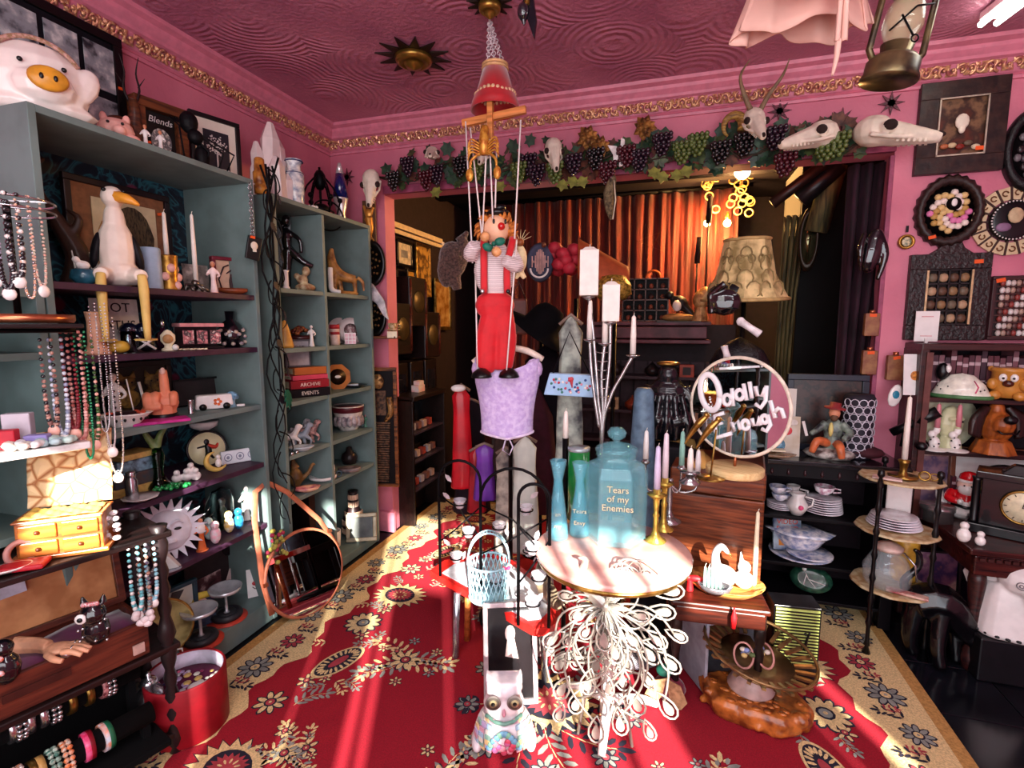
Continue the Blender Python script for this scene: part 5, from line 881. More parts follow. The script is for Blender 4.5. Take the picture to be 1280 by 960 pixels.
for(px,py,r_,lab)in((466,330,27,'upper oval dark frame of small gold figures on the pink pier'),(468,395,26,'lower oval dark frame of brown relief on the pink pier')):
 q=B(px,py+r_,2.9);s=sc(q);t=T('oval_picture',lab,'picture',q,12);g=G().lathe([(r_*s*1.05,0),(r_*s*1.05,.014),(r_*s*.85,.022),(r_*s*.78,.01),(0,.01)],n=28,rot=(90,0,0),c=(0,0,r_*s),sx=.62)
 g.obj('frame',BLACK,t);q_=G()
 for i in range(22):a=i*2.4;w=.72*sqrt(i/22);q_.ball((r_*s*w*cos(a)*.55,-.014,r_*s+r_*s*w*sin(a)),.008,n=6)
 q_.obj('gold_relief',mat('8a6434',.4,.3,c2='3a2418',vs_=60),t)
t=T('gold_relief_panel','gilded carved figure relief hung under the hanging skull','carving',B(463,308,2.9),10);G().box((0,0,.14),(.085,.02,.28)).obj('board',mat('5a3818',.5),t,bevel=.003);G().ball((0,-.015,.2),(.022,.015,.03)).tube([(0,-.015,.17),(.01,-.02,.1),(-.01,-.015,.02)],[.028,.02,.012]).tube([(-.03,-.012,.25),(.0,-.015,.16),(.03,-.012,.24)],[.008,.012,.008]).tube([(-.02,-.012,.1),(.03,-.012,.03)],[.01,.006]).fuse('figure',mat('c48a3c',.35,.5),t,vox=.004)
t=T('white_wing','silvery white hanging wing shape on the pink pier','ornament',B(472,400,2.86),8);G().ext([(-.09,.27),(-.02,.22),(.05,.12),(.075,.0),(.04,.03),(.0,.1),(-.05,.14),(-.1,.16)],.02).obj('wing',mat('e4dee2',.4,c2='8a8a90',vs_=14),t,bevel=.004)
cup('gilt floral teacup and saucer on a small wooden cube',B(491,414,2.84),.03,.045,mat('d8c09a',.3,c2='8a6a3a',vs_=60),saucer=True)
t=T('wooden_cube','small cream cube holding the gilt teacup','box',B(490,414,2.84)-V((0,0,.041)));G().box((0,0,.02),(.06,.05,.04)).obj('cube',CREAM,t)
a=B(468,424,2.87);t=picture('mummy_picture','tall framed dark relief of a long ribbed skeletal figure',V((a.x+.02,2.87,at(478,608,Y=2.87).z)),12,.24,.79,.022,wood('8a5028','3a1c10'),mat('120c10',.5));rb=mat('6a4a34',.5,c2='2a1a14',vs_=50)
g=G().ball((0,-.012,.7),(.04,.015,.05)).ball((-.02,-.02,.71),.012).ball((.02,-.02,.71),.012).tube([(-.07,-.01,.6),(-.08,-.01,.5),(-.04,-.01,.44)],[.02,.02,.01]).tube([(.07,-.01,.6),(.08,-.01,.5),(.04,-.01,.44)],[.02,.02,.01]);g.obj('carved_head',mat('b0824c',.4,.3,c2='4a2c14',vs_=50),t);g=G()
for i in range(26):g.box((0,-.012,.43-.0155*i),(.15-.0016*i,.014,.01))
g.obj('ribs',rb,t);G().box((0,-.008,.56),(.1,.01,.16)).obj('chest',rb,t)
t=T('small_shelf_ledge','thin wooden ledge above the tall relief picture','shelf',V((a.x+.03,2.85,a.z+.012)),10);G().box((0,0,0),(.28,.1,.016)).obj('board',BRN,t,bevel=.002)
wallpic(474,300,494,395,'black framed dark glass picture on the side wall',fm=BLACK,pr=mat('20242a',.2),X=-1.95)
FUR=mat('6a5048',.9,c2='3a2a28',vs_=70,bump=.8,sheen=.6)
t=T('fur_hat','brown fur ushanka hat hanging above the dark clutter','hat',B(566,362,3.1));G().ball((0,0,.2),(.09,.08,.11)).ball((-.04,0,.12),(.06,.05,.11)).ball((.045,-.01,.2),(.06,.05,.14),rot=(0,15,0)).tube([(.0,0,.12),(.03,0,.0)],[.05,.03]).tube([(.05,0,.3),(.1,0,.37)],[.04,.012]).fuse('fur',FUR,t,vox=.007);G().tube([(.03,.04,0),(.03,.04,.1)],.01).obj('hanging_pole',IRON,t)
def stand(p,h,lab):t=T('hat_stand',lab,'stand',V((p.x,p.y,0)));G().lathe([(.12,0),(.12,.015),(.02,.03),(.012,.06),(.012,h)],n=16).obj('pole',IRON,t);return t
hb=B(675,350,2.9);t=T('bonnet','slate blue brimmed bonnet lined with pleated pink silk','hat',hb);G().lathe([(.0,.02),(.085,.0),(.1,-.015),(.085,-.03),(.06,-.022)],n=30,rot=(90,0,0),c=(0,0,.1),sx=.8,sy=1.12).obj('brim',mat('4a5068',.7),t);g=G()
for i in range(11):g.box((-.045+.009*i,-.028,.1),(.006,.012,.14-.0008*(i-5)**2*10))
g.obj('pleated_silk',mat('c99a90',.5),t);G().tube(arc(-.005,.06,.05,180,360,10,-.05),.006).obj('hat_wire',WHITE,t);G().ball((.02,-.045,.19),.014).obj('wood_knob',BRN,t)
t=T('red_flower_hat','crimson petalled hat with a gauzy orange veil','hat',B(722,352,3.0));t.scale=(1.3,)*3;g=G()
for i in range(16):a=i*2.4;g.ball((-.06+.05*cos(a),.05*sin(a),.1+.045*sin(i*1.7)),(.035,.035,.03),n=8)
g.obj('petals',mat('b8283a',.6),t)
G().sheet(lambda u,v:(.0+.22*u,.09*cos(v*pi),.02+.17*sin(v*pi)*(1-.45*u)-.05*u),16,12,.003).obj('veil',mat('b8522a',.7,alpha=.75),t)
t=T('gold_turban','golden brocade turban hat under the orange veil','hat',B(766,375,2.95));G().lathe([(.07,0),(.1,.03),(.1,.08),(.07,.13),(0,.145)],n=24,wob=lambda a,z:1+.03*sin(a*11+z*50)).obj('turban',mat('c9a24a',.35,.5,c2='7a5a20',vs_=70,bump=.4),t)
t=T('witch_hat','wide black felt hat drooping over the clutter','hat',B(672,415,2.75));G().lathe([(.2,0),(.2,.006),(.11,.03),(.09,.12),(.06,.16),(0,.17)],n=28,rot=(10,35,0)).obj('felt',mat('040408',.9),t)
stand(B(718,500,2.95),1.55,'black hat stand behind the silver candelabra');stand(B(676,500,2.9),1.5,'black hat stand under the blue bonnet');stand(B(766,500,3.0),1.5,'black stand under the golden turban')
t=T('leather_flap_bag','small brown leather bag hanging behind the marionette','bag',B(648,418,2.8));G().box((0,0,.1),(.1,.04,.2)).obj('bag_body',mat('6a3428',.5),t,bevel=.01);G().tube([(-.04,0,.2),(0,0,.3),(.04,0,.2)],.005).obj('strap',mat('3a1a14',.5),t)
t=T('dark_coat','black coat hanging between hats and purse','coat',B(682,560,2.8));G().lathe([(.12,0),(.12,.2),(.1,.4),(.12,.5),(.03,.58),(0,.6)],n=18,sy=.5,wob=lambda a,z:1+.08*sin(a*5)).obj('cloth',mat('0e0a14',.85),t)
t=T('maroon_coat','maroon velvet coat hanging behind the lilac corset','coat',B(670,640,2.7));G().lathe([(.1,0),(.11,.3),(.09,.55),(.02,.7),(0,.72)],n=18,sy=.5,wob=lambda a,z:1+.08*sin(a*5)).obj('cloth',mat('3c0c20',.85),t)
DX0,DX1=at(745,400,Y=4.2).x,at(880,400,Y=4.2).x;DW=DX1-DX0
mv=mat('6a3c48',.5,c2='4a2832',vs_=8);t=T('dresser','mauve painted plank-backed dresser in front of the velvet curtain','dresser',((DX0+DX1)/2,4.3,0),0)
G().box((0,.1,.7),(DW+.5,.02,1.4)).obj('back_board',mat('22161e',.7),t)
for i in range(12):G().box((-DW/2-.2+i*(DW+.4)/11,.085,.55),(.1,.014,1.1)).obj('plank',mat('3a2832',.6),t,bevel=.003)
G().box((0,-.02,1.41),(DW+.1,.3,.03)).box((0,-.08,1.34),(DW+.04,.2,.09)).box((0,-.02,1.27),(DW+.1,.3,.03)).obj('cornice_rail',mv,t,bevel=.006)
for z in(.98,.7,.45):G().box((.0,-.02,z),(DW+.5,.22,.025)).obj('shelf',mat('3c2a36',.5),t,bevel=.003)
G().box((0,-.05,.2),(DW+.5,.3,.4)).obj('base_cupboard',mat('1c141c',.6),t)
for i,(px,z,lab,c_)in enumerate(((770,.99,'dark plate stand on the dresser shelf','2a2428'),(815,.99,'black metal teapot on the dresser','1c1a20'),(838,.99,'small black basket with a price tag on the dresser','2c2024'),(858,.99,'red lacquer tin on the dresser','a8402a'),(790,.71,'copper kettle on the lower dresser shelf','8a3c24'),(765,.71,'small cream framed tile on the lower dresser shelf','c9b48a'),(845,.71,'tiny blue bowl on the lower dresser shelf','3a4a6a'),(812,.71,'dark pewter jug on the lower dresser shelf','2c2a34'))):
 q=ons(px,z,Y=4.2);t=T('dresser_ware',lab,'ware',q,0,'wares on the mauve dresser')
 if 'tile' in lab or 'tin' in lab:G().box((0,0,.05),(.11,.05,.1)).obj('body',mat(c_,.4),t,bevel=.004);G().box((0,-.027,.05),(.06,.004,.06)).obj('face_panel',mat('2a2024',.5),t)
 else:G().lathe([(.03,0),(.06,.03),(.06,.06),(.025,.09),(.02,.1),(.006,.105),(.008,.12),(0,.125)],n=16).obj('body',mat(c_,.3,.3),t);G().tube([(.05,0,.07),(.09,0,.08),(.06,0,.03)],.006,6).obj('handle',mat(c_,.3,.3),t)
q=ons(806,1.427,Y=4.25);t=T('printers_tray','small divided dark display shelf of miniatures before the curtain','shelf',q,0);s=sc(q)
G().box((0,.03,.17),(.36,.01,.34)).obj('back',BLKM,t);g=G()
for i in range(5):g.box((-.175+.0875*i,0,.17),(.01,.06,.34))
for i in range(5):g.box((0,0,.005+.0825*i),(.36,.06,.01))
g.obj('dividers',wood('5a3420','2a1810'),t);g=G()
for i in range(4):
 for j in range(4):g.ball((-.131+.0875*i,-.01,.03+.0825*j),(.02,.015,.022),n=7)
g.obj('miniatures',mat('8a4a34',.5,c2='2a2024',vs_=20),t)
q=ons(848,1.427,Y=4.2);t=T('magpie','black and white stuffed magpie on a rocky perch','bird',q,0)
G().ball((0,0,.14),(.07,.05,.06),rot=(0,30,0)).ball((-.07,0,.2),(.035,.034,.035)).tube([(.03,0,.12),(.1,0,.05),(.16,0,.0)],[.04,.025,.012]).tube([(-.09,0,.2),(-.135,0,.19)],[.015,.003]).fuse('body',mat('0c0c14',.4),t,vox=.006);G().ball((-.015,-.035,.12),(.035,.025,.045)).obj('white_breast',WHITE,t);G().ball((0,0,.03),(.13,.08,.035)).obj('rock_perch',mat('b0824c',.7,bump=.4),t);G().box((0,0,-.004),(.32,.16,.008)).obj('base',DKWOOD,t)
t=T('gilt_bust','small gilded head with tousled hair beside the magpie','bust',ons(875,1.427,Y=4.15),0);G().ball((0,0,.16),(.06,.06,.08)).ball((.03,0,.2),(.06,.05,.06)).tube([(0,0,.1),(0,0,0)],[.04,.06]).fuse('head',mat('8a5a34',.4,.3,c2='d8b078',vs_=20),t,vox=.006)
t=T('seed_pod_stems','tall dark bulrush seed heads standing against the curtain','dried flowers',ons(880,1.427,Y=4.3),0)
for x,z in((0,.75),(-.07,.45)):G().tube([(x,0,0),(x,0,z)],.006,6).obj('stem',BLKM,t);G().tube([(x,0,z),(x+.01,0,z+.2)],[.022,.018]).obj('seed_head',mat('1c1014',.8),t)
t=T('wire_star','faint wire star and oval ring pinned on the velvet curtain','ornament',B(808,330,4.65),0);G().tube([(-.08,0,.2),(.1,0,.26),(.0,0,.02),(-.02,0,.34),(.14,0,.1)],.005,5,True).ring((.06,0,-.12),.06,.012,rot=(90,0,0)).obj('wire',mat('7a3a18',.5,.5),t)
GRN=mat('5a5430',.8,c2='2a2818',vs_=6,stretch=(8,8,1))
t=T('olive_drape','narrow olive green drape tied beside the lampshade','curtain',(at(985,400,Y=3.5).x,3.5,.3),0);G().sheet(lambda u,v:(-.06+.14*u*(1-.4*sin(v*pi)),.02*sin(u*26),1.75*v),30,12,.005).obj('cloth',GRN,t)
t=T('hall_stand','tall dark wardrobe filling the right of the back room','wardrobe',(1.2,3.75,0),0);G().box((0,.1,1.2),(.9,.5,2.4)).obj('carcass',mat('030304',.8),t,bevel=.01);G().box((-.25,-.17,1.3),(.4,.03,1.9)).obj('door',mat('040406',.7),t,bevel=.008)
wa=at(1010,300,Y=3.4);t=T('slanted_mirror','oval gilt rimmed mirror on a slanted dark board','mirror',V((wa.x,3.4,wa.z-.2)),0);G().lathe([(.13,0),(.13,.02),(.1,.03),(.095,.015)],n=30,rot=(90,0,0),c=(0,0,.2),sx=.4,sy=1.4).obj('rim',mat('2a2118',.3,.5),t);G().lathe([(.1,.016),(0,.017)],n=30,rot=(90,0,0),c=(0,0,.2),sx=.4,sy=1.4).obj('mirror_glass',mat('6a6448',.08,.9,var=0),t)
for i,(x0,y0,x1,y1,w)in enumerate(((965,255,1030,205,.03),(1000,250,1050,205,.05),(1045,205,1020,290,.06))):
 a,b=B(x0,y0,3.3+.03*i),B(x1,y1,3.3+.03*i);t=T('sloping_baton',('thin dark wooden baton slanting under the beam','wide dark sloping board under the beam','olive sloping panel edge behind the grapes')[i],'baton',(a+b)/2,0);d=(b-a)/2;G().tube([-d,d],w,4,flat=.4).obj('board',(mat('2a1c1c',.4),mat('15121a',.4),GRN)[i],t)
t=T('plum_drape','dark plum velvet drape at the pink door jamb','curtain',(at(1080,300,Y=3.05).x,3.07,.9),0);G().sheet(lambda u,v:(-.12+.2*u*(.6+.4*v)+.04,.025*sin(u*22+v*2),1.3*v),40,12,.006).obj('cloth',mat('2e0f20',.85,c2='180812',vs_=10,stretch=(6,6,1)),t)
t=T('black_mask_hat','glossy black feathered mask hanging on the door jamb','mask',B(1088,345,2.9),0);G().ball((0,0,.12),(.045,.03,.11),rot=(0,10,0)).tube([(-.04,-.01,.2),(-.06,-.03,.12),(-.05,-.02,.02)],[.012,.015,.004]).tube([(.02,0,.2),(.05,-.01,.1),(.03,0,-.02)],[.02,.018,.01]).fuse('mask',mat('0a0a10',.12,coat=1),t,vox=.005)
# ================================================================ the middle of the shop
FL=.0145
TC=V((-.16,1.69,.64));TZ=.64
MARB=mat('e0b0a4',.12,var=.06,c2='c98f84',vs_=8,coat=.6)
t=T('round_table','small round pedestal table with a pink marble top','table',(TC.x,TC.y,0),0)
G().lathe([(0,.615),(.25,.615),(.262,.622),(.262,.636),(.256,.64),(0,.64)],n=56).obj('tabletop',MARB,t);G().lathe([(.255,.603),(.258,.616),(0,.616)],n=40).obj('brass_band',BRASS,t)
G().lathe([(.03,0.03),(.03,.08),(.022,.1),(.026,.3),(.022,.5),(.05,.6),(.05,.612)],n=16).obj('pedestal',WHITE,t)
for i in range(3):a=R(i*120+30);G().tube([(0,0,.08),(cos(a)*.12,sin(a)*.12,.06),(cos(a)*.19,sin(a)*.19,.025)],[.02,.016,.012]).obj('leg',WHITE,t)
def tt(px,py,z=TZ):return at(px,py,Z=z)
JG=mat('7fccd8',.03,var=0,alpha=.25,coat=1)
p=tt(768,672);t=T('glass_jar','large hexagonal lidded glass jar lettered Tears of my Enemies','jar',p,None);s=sc(p);W_=38*s
G().lathe([(W_*.9,0),(W_,.006),(W_,.012),(W_*1.02,.24),(W_*.9,.275),(W_*.62,.29),(W_*.6,.305),(W_*.55,.3),(W_*.58,.285),(W_*.86,.268),(W_*.97,.235),(W_*.95,.02),(0,.014)],n=6,smooth=False).obj('hexagonal_body',JG,t,bevel=.003)
G().lathe([(W_*.62,.3),(W_*.66,.305),(W_*.62,.312),(W_*.68,.32),(W_*.66,.332),(W_*.4,.345),(.012,.352),(.012,.358),(.03,.37),(.034,.386),(.022,.402),(0,.405)],n=28).obj('stoppered_lid',JG,t)
LG=mat('e8d0a4',.4,.2,var=0);yf=-W_*.90
for i,ln in enumerate(('Tears','of my','Enemies')):text(ln,.032,LG,t,(.008,yf-.006,.2-.032*i),ext=.0004)
for px,py,h,lab,k in((697,672,.285,'slender waisted glass carafe nearest the marble edge',0),(712,668,.27,'second aqua carafe with gilt lettering beside the hexagonal jar',1)):
 p=tt(px+(12 if k else 0),py);t=T('glass_carafe',lab,'carafe',p,None,'aqua glass carafes');G().lathe([(.035,0),(.04,.006),(.036,.05),(.02,h*.6),(.016,h*.75),(.026,h*.93),(.03,h),(.026,h),(.013,h*.76),(.017,h*.6),(.033,.05),(.036,.012),(0,.01)],n=24).obj('body',mat('74cce0',.03,var=0,alpha=.3,coat=1),t)
 for i,ln in enumerate((('an','my'),('Tears','Envy'))[k]):text(ln,.022,LG,t,(0,-.036+.008*(1-i),.09-.04*i),ext=.0004)
p=tt(719,655)+V((0,.06,0));t=T('green_tin','tall glossy emerald green cylinder tin behind the carafes','tin',p);G().cyl((0,0,0),.042,.28,28).obj('tin_body',mat('0c7a34',.25,coat=.6,var=.03),t);G().lathe([(.043,.275),(.043,.288),(0,.289)],n=28).obj('lid',mat('b8c8cc',.3,.5),t)
def bstick(px,py,h,lab,m=BRASS,z=TZ,p=None):
 p=tt(px,py,z)if p is None else p;t=T('candlestick',lab,'candlestick',p);G().lathe([(.036,0),(.038,.004),(.016,.02),(.01,.04),(.009,h*.45),(.013,h*.5),(.008,h*.55),(.012,h*.8),(.03,h*.88),(.034,h*.9),(.012,h*.91),(.013,h),(.009,h),(0,h*.95)],n=20).obj('stick',m,t);return p+V((0,0,h*.96))
YB=mat('c8a84c',.25,.7);q=bstick(819,676,.19,'polished brass candlestick at the front of the marble table',YB);candle('tall lilac candle in the front brass candlestick',q,.16,.0115,mat('cdc0dc',.4,var=.03))
q=bstick(829,668,.2,'second brass candlestick just behind the lilac candle',YB,p=tt(829,662));candle('pinkish white candle behind the lilac one',q,.175,.0115,mat('e4d4dc',.4,var=.03))
cb=tt(836,652);t=T('silver_candelabra','tarnished silver branched candelabra on the marble table','candelabra',cb,10);SV=mat('a8a6a6',.25,.9,var=.15)
g=G().lathe([(.045,0),(.046,.005),(.02,.018),(.009,.05),(.012,.1),(.008,.14),(.012,.17),(0,.175)],n=20)
arms=[(-.095,.235),(.04,.215),(.1,.19)]
for x,z in arms:g.tube([(0,0,.15),(x*.4,0,.12),(x*.9,0,.13),(x,0,z-.03),(x,0,z)],[.006,.006,.005,.005,.007]).lathe([(.008,z-.01),(.018,z),(.014,z+.004),(.009,z+.015),(0,z+.012)],n=14,c=(x,0,0))
g.obj('branches',SV,t);M=Matrix.Translation(cb)@Matrix.Rotation(R(10),4,'Z')
for(x,z),c_,lab,h in zip(arms,('e8e4e0','8fc4b4','ece4e4'),('short white candle in the candelabra behind the glass jar','mint green candle in the middle candelabra arm','white candle in the outermost candelabra arm'),(.11,.13,.085)):candle(lab,M@V((x,0,z+.013)),h,.0105,mat(c_,.4,var=.03))
fb=V((-.12,2.12,0));t=T('floor_candelabra','tall silver candelabra of curving stems rising behind the glass jar','candelabra',fb,0);g=G()
def P2(px,py):q=at(px,py,Y=fb.y);return(q.x-fb.x,0,q.z)
def pth(*pp):return[P2(*q)for q in pp]
base=(752,560)
stems=[((736,372),(742,420),(748,500)),((763,404),(762,450),(756,510)),((756,430),(752,470),(754,520)),((791,445),(778,468),(762,500)),((737,425),(740,470),(748,530))]
for s_ in stems:g.tube(pth(s_[0],s_[1],s_[2],base)+[(P2(*base)[0],0,0)],[.008,.007,.007,.008,.009],8)
for s_ in stems:x,_,z=P2(*s_[0]);g.lathe([(.008,z-.01),(.026,z),(.028,z+.004),(0,z+.003)],n=16,c=(x,0,0))
for y in range(440,500,11):a,b=P2(745,y),P2(762,y);g.tube([a,((a[0]+b[0])/2,-.01,a[2]-.004),b],.0022,5)
g.lathe([(.16,0.013),(.16,.02),(.02,.04),(.012,.06)],n=24);g.obj('stems',mat('b4b0b0',.25,.9,var=.12),t)
for(px,py),h,r,lab in(((736,371),.19,.042,'large square white pillar candle, highest on the silver candelabra'),((763,403),.155,.038,'shorter square white pillar candle on the silver candelabra')):
 q=P2(px,py);t=T('pillar_candle',lab,'candle',fb+V(q)+V((0,0,.004)),8);G().box((0,0,h/2-.004),(r*1.8,r*1.8,h-.008)).lathe([(r*1.15,h-.01),(r*.6,h+.004),(0,h+.008)],n=4,rot=(0,0,45),smooth=False).obj('wax_body',WAX,t,bevel=.003);G().tube([(0,0,h),(.002,0,h+.018)],.0015,5).obj('wick',WHITE,t)
for(px,py),h,lab in(((737,425),.16,'narrow pale candle left of the candelabra trunk'),((756,430),.14,'narrow white candle under the shorter pillar'),((791,444),.155,'slim white candle on the outlying candelabra arm')):
 q=P2(px,py);candle(lab,fb+V(q)+V((0,0,.004)),h,.012)
HK=V((-.62,2.08,0));s=sc((HK.x,HK.y,1.6));
def H(px,py,y=HK.y):q=at(px,py,Y=y);return q
t=T('ceiling_sun','small dark spiked sun boss holding the marionette hook','ornament',at(612,3,Z=2.635),0)
def sunboss(t,r):
 pts=[]
 for i in range(24):q=r if i%2==0 else r*.52;a=2*pi*i/24;pts.append((q*cos(a),q*sin(a)))
 G().ext([(x,z)for x,z in pts],.006,rot=(90,0,0)).obj('sun_rays',mat('2a1c14',.4,.4),t,loc=(0,0,-.006));G().lathe([(r*.5,-.01),(r*.46,-.03),(r*.3,-.04),(r*.28,-.03),(r*.2,-.05),(0,-.062)][::-1],n=28).obj('brass_dome',mat('a8823c',.3,.8),t)
sunboss(t,.09);t=T('ceiling_sun','brass centred dark sun boss alone on the ceiling','ornament',at(517,70,Z=2.635),0);sunboss(t,.175)
cx=H(617,85);sp=H(619,128);lt=T('red_lampshade','small red velvet lampshade with gold braid hung by white chains','lampshade',sp,0)
G().lathe([(30*s,-10*s-.0),(28*s,0),(21*s,16*s),(14*s,40*s),(13.3*s,40*s),(20*s,15*s),(29*s,-10*s)],n=28).obj('shade',mat('b3101c',.6,var=.06,sheen=.5),lt);g=G()
for z,r_ in((42,14.5),(38,15)):g.ring((0,0,z*s),r_*s,.006,n=28)
g.obj('gold_braid',mat('dcae78',.5),lt);g=G()
for i in range(28):a=i*2*pi/28;g.ball((23.5*s*cos(a),23.5*s*sin(a),(6+3*abs(cos(a*2)))*s),.009,n=6)
g.obj('scalloped_braid',mat('e0b890',.5),lt);top=H(612,26)-sp
g=G()
for dx in(-9,0,10):
 for i in range(16):u=i/15;g.ring((dx*s*(1-u)+top.x*u,0,42*s*(1-u)+top.z*u),.009,.0024,rot=(90,0,(i%2)*90),n=8,m=4)
g.tube([(top.x,0,top.z),(top.x-.01,0,top.z+.04),(top.x,0,top.z+.07),(top.x+.02,0,top.z+.05)],.004,6).tube([(top.x,0,top.z+.07),(top.x,0,2.6-sp.z)],.004,6).obj('chain',mat('e8d8dc',.3,.3),lt)
cp=H(617,146,HK.y-.06);t=T('marionette_control','wooden cross control bar with hanging cords of the marionette','puppet control',cp,0);PW=wood('d8894a','b06a30');ex=40*s
G().box((0,0,0),(2*ex,.02,.028),rot=(0,-5,0)).box((-.01,-.01,.01),(.022,.025,.2)).obj('wood_bar',PW,t,bevel=.002)
t2=T('lobster_ornament','gold and yellow lobster ornament clinging to the control bar','ornament',H(606,178,HK.y-.1),0);g=G().tube([(0,0,.06),(0,-.01,.0),(0,-.01,-.05)],[.014,.022,.016])
for i in range(5):
 for sd in(-1,1):g.tube([(sd*.015,-.01,-.01-.01*i),(sd*.05,-.02,.01-.012*i),(sd*.065,-.02,-.02-.012*i)],[.0045,.004,.002],5)
for sd in(-1,1):g.tube([(sd*.015,-.01,-.04),(sd*.05,-.02,-.07),(sd*.055,-.02,-.1)],[.006,.006,.005],6).ball((sd*.058,-.02,-.125),(.016,.01,.026))
g.obj('shell',mat('d8a040',.35,.4,c2='b0601c',vs_=50),t2)
cb_=H(619,470,HK.y-.06);K=(470-268)*s;t=T('marionette','clown marionette with red dungarees, striped shirt and orange hair','puppet',cb_,None)
def k(x,z):return((x-619)*s,(470-z)*s)
RED=mat('cc0c1c',.65,var=.05,sheen=.3);
def L3(x,z,y=0):a,b=k(x,z);return(a,y,b)
G().tube([L3(622,382),L3(610,420),L3(608,455),L3(606,463)],[18*s,14*s,13*s,9*s],12,flat=.55).tube([L3(622,382),L3(632,420),L3(630,455),L3(630,462)],[18*s,14*s,12*s,9*s],12,flat=.55).ball(L3(619,382),(25*s,11*s,20*s)).fuse('dungarees',RED,t,vox=.005)
for x0,x1 in((606,603),(634,637)):G().tube([L3(x0,368,-.04),L3(x0,335,-.045),L3(x1+3,308,-.03),L3(x1+4,300,.0)],[4.5*s]*4,6,flat=.3).obj('brace',RED,t)
for x in(604,635):G().ball(L3(x,366,-.05),(.009,.005,.009)).obj('button',(SILVER if x<620 else BLACK),t)
ms,n_,b_=nt('striped');tx=tex(n_,'Wave',60,bands_direction='Z');r_=ramp(n_,[(.0,'f4e6e4'),(.62,'f4e6e4'),(.8,'8a6a74')]);n_.links.new(tx.outputs['Fac'],r_.inputs[0]);n_.links.new(r_.outputs[0],b_.inputs['Base Color']);b_.inputs['Roughness'].default_value=.7
G().ball(L3(619,340),(26*s,12*s,36*s)).tube([L3(602,312),L3(590,322,-.03),L3(596,312,-.07)],[10*s,10*s,8*s]).tube([L3(636,316),L3(645,335,-.03),L3(630,330,-.08)],[10*s,10*s,7*s]).fuse('striped_shirt',ms,t,vox=.005)
SK=mat('f6c09a',.4,var=.03);G().ball(L3(621,291),(16*s,15*s,17*s),n=20).obj('head',SK,t);G().ball(L3(627,290,-15.5*s),4.6*s,n=14).obj('red_nose',mat('e01818',.2,coat=.6),t)
for x,z in((618,284),(632,284)):G().ball(L3(x,z,-13.8*s),(1.6*s,1.2*s,3.2*s)).obj('eye',BLACK,t)
g=G()
for i in range(70):
 a=rr.uniform(-.5,pi+.5);w=rr.uniform(16,23);x,z=621+w*cos(a),291-w*sin(a)*1.0;y=rr.uniform(-.02,.05);g.tube([L3(621+11*cos(a),291-11*sin(a),y*.5),L3(x,z,y),L3(621+(w+5)*cos(a+.2),291-(w+5)*sin(a+.2),y)],[.012,.008,.002],5)
g.obj('hair',mat('c8762c',.7,c2='8a4614',vs_=60),t);G().ball(L3(623,271,.01),(15*s,12*s,5*s)).lathe([(8*s,0),(7*s,6*s),(0,7*s)],c=L3(625,268,.01)).obj('black_cap',BLACK,t)
for x,z,y in((608,304,-.09),(621,322,-.11)):G().ball(L3(x,z,y),6*s).tube([L3(x,z,y),L3(x+5,z-1,y-.01)],[3*s,1.5*s]).obj('wooden_hand',mat('dd9c66',.35),t)
G().ball(L3(611,316,-.09),(7*s,4*s,5*s),rot=(0,30,0)).ball(L3(625,309,-.08),(7*s,4*s,5*s),rot=(0,-15,0)).ball(L3(618,312,-.09),3*s).obj('bow_tie',mat('0d6a55',.5),t)
for x in(602,636):g=G().lathe([(13*s,0),(13*s,.006),(11*s,.02),(5*s,.036),(0,.04)],n=20,sy=1.2,c=L3(x,471,-.02));g.obj('shoe',BLACK,t)
STR=mat('efe4e0',.6,var=0)
def S3(a,b,ya=0,yb=0):pa=H(a[0],a[1],HK.y-.07)+V((0,ya,0))-cb_;pb=H(b[0],b[1],HK.y-.07)+V((0,yb,0))-cb_;M=Matrix.Rotation(-face(cb_),4,'Z');return[M@pa,M@pb]
for a,b in(((582,152),(594,330)),((594,330),(600,462)),((588,160),(606,300)),((611,120),(606,300)),((611,150),(619,275)),((621,175),(622,262)),((651,150),(646,300)),((646,300),(636,462)),((622,290),(622,318))):G().tube(S3(a,b,0,-.03),.0032,6).obj('string',STR,t)
t=T('cream_puppet','small cream wooden puppet with brown ball head beside the clown','puppet',H(650,345,HK.y));G().ball((0,0,.07),(.03,.025,.06)).tube([(0,0,.02),(-.02,0,-.01)],[.015,.01]).tube([(0,0,.02),(.02,0,-.01)],[.015,.01]).fuse('body',mat('e4cfa0',.6),t,vox=.004);G().ball((0,-.01,.135),.017).obj('ball_head',mat('8a4a24',.3),t);g=G()
for i in range(7):g.tube([(0,0,.14),(.05*cos(i*.4+.3),0,.15+.04*sin(i*.5+.3))],[.002,.0008],4)
g.obj('whiskers',mat('e4cfa0',.5),t)
cp_=at(634,545,Y=2.12);s2=sc(cp_);t=T('lilac_corset','lilac lace corset top hanging from a white padded hanger','clothing',cp_,None)
def cor(u,v):
 a=2*pi*u;w=(36+5*cos(v*2.6+2.4)+7*v)*s2*(1 if v<.75 else 1-.2*(v-.75)*4*.5);x=w*cos(a);top_=(82+8*cos(a*2)-10*sin(a))if v>.99 else 82;return(x,.55*w*sin(a),(6*abs(cos(a))+v*(top_))*s2)
G().sheet(lambda u,v:cor(1-u,v),48,16,.003).obj('corset_body',mat('b9a0d4',.6,c2='dccaf0',vs_=55,bump=.5),t);g=G()
for i in range(9):a=-pi/2+(i-4)*.33;g.tube([V(cor(-a/2/pi%1,v/8))*1.0+V((0,-.003,0))for v in range(9)],.0035,5)
g.obj('boning_seams',mat('e2d4ee',.5),t);g=G()
g.tube([tuple(V(cor(i/40,0)))for i in range(40)],.006,6,True);g.obj('hem_trim',mat('ead8f0',.6),t)
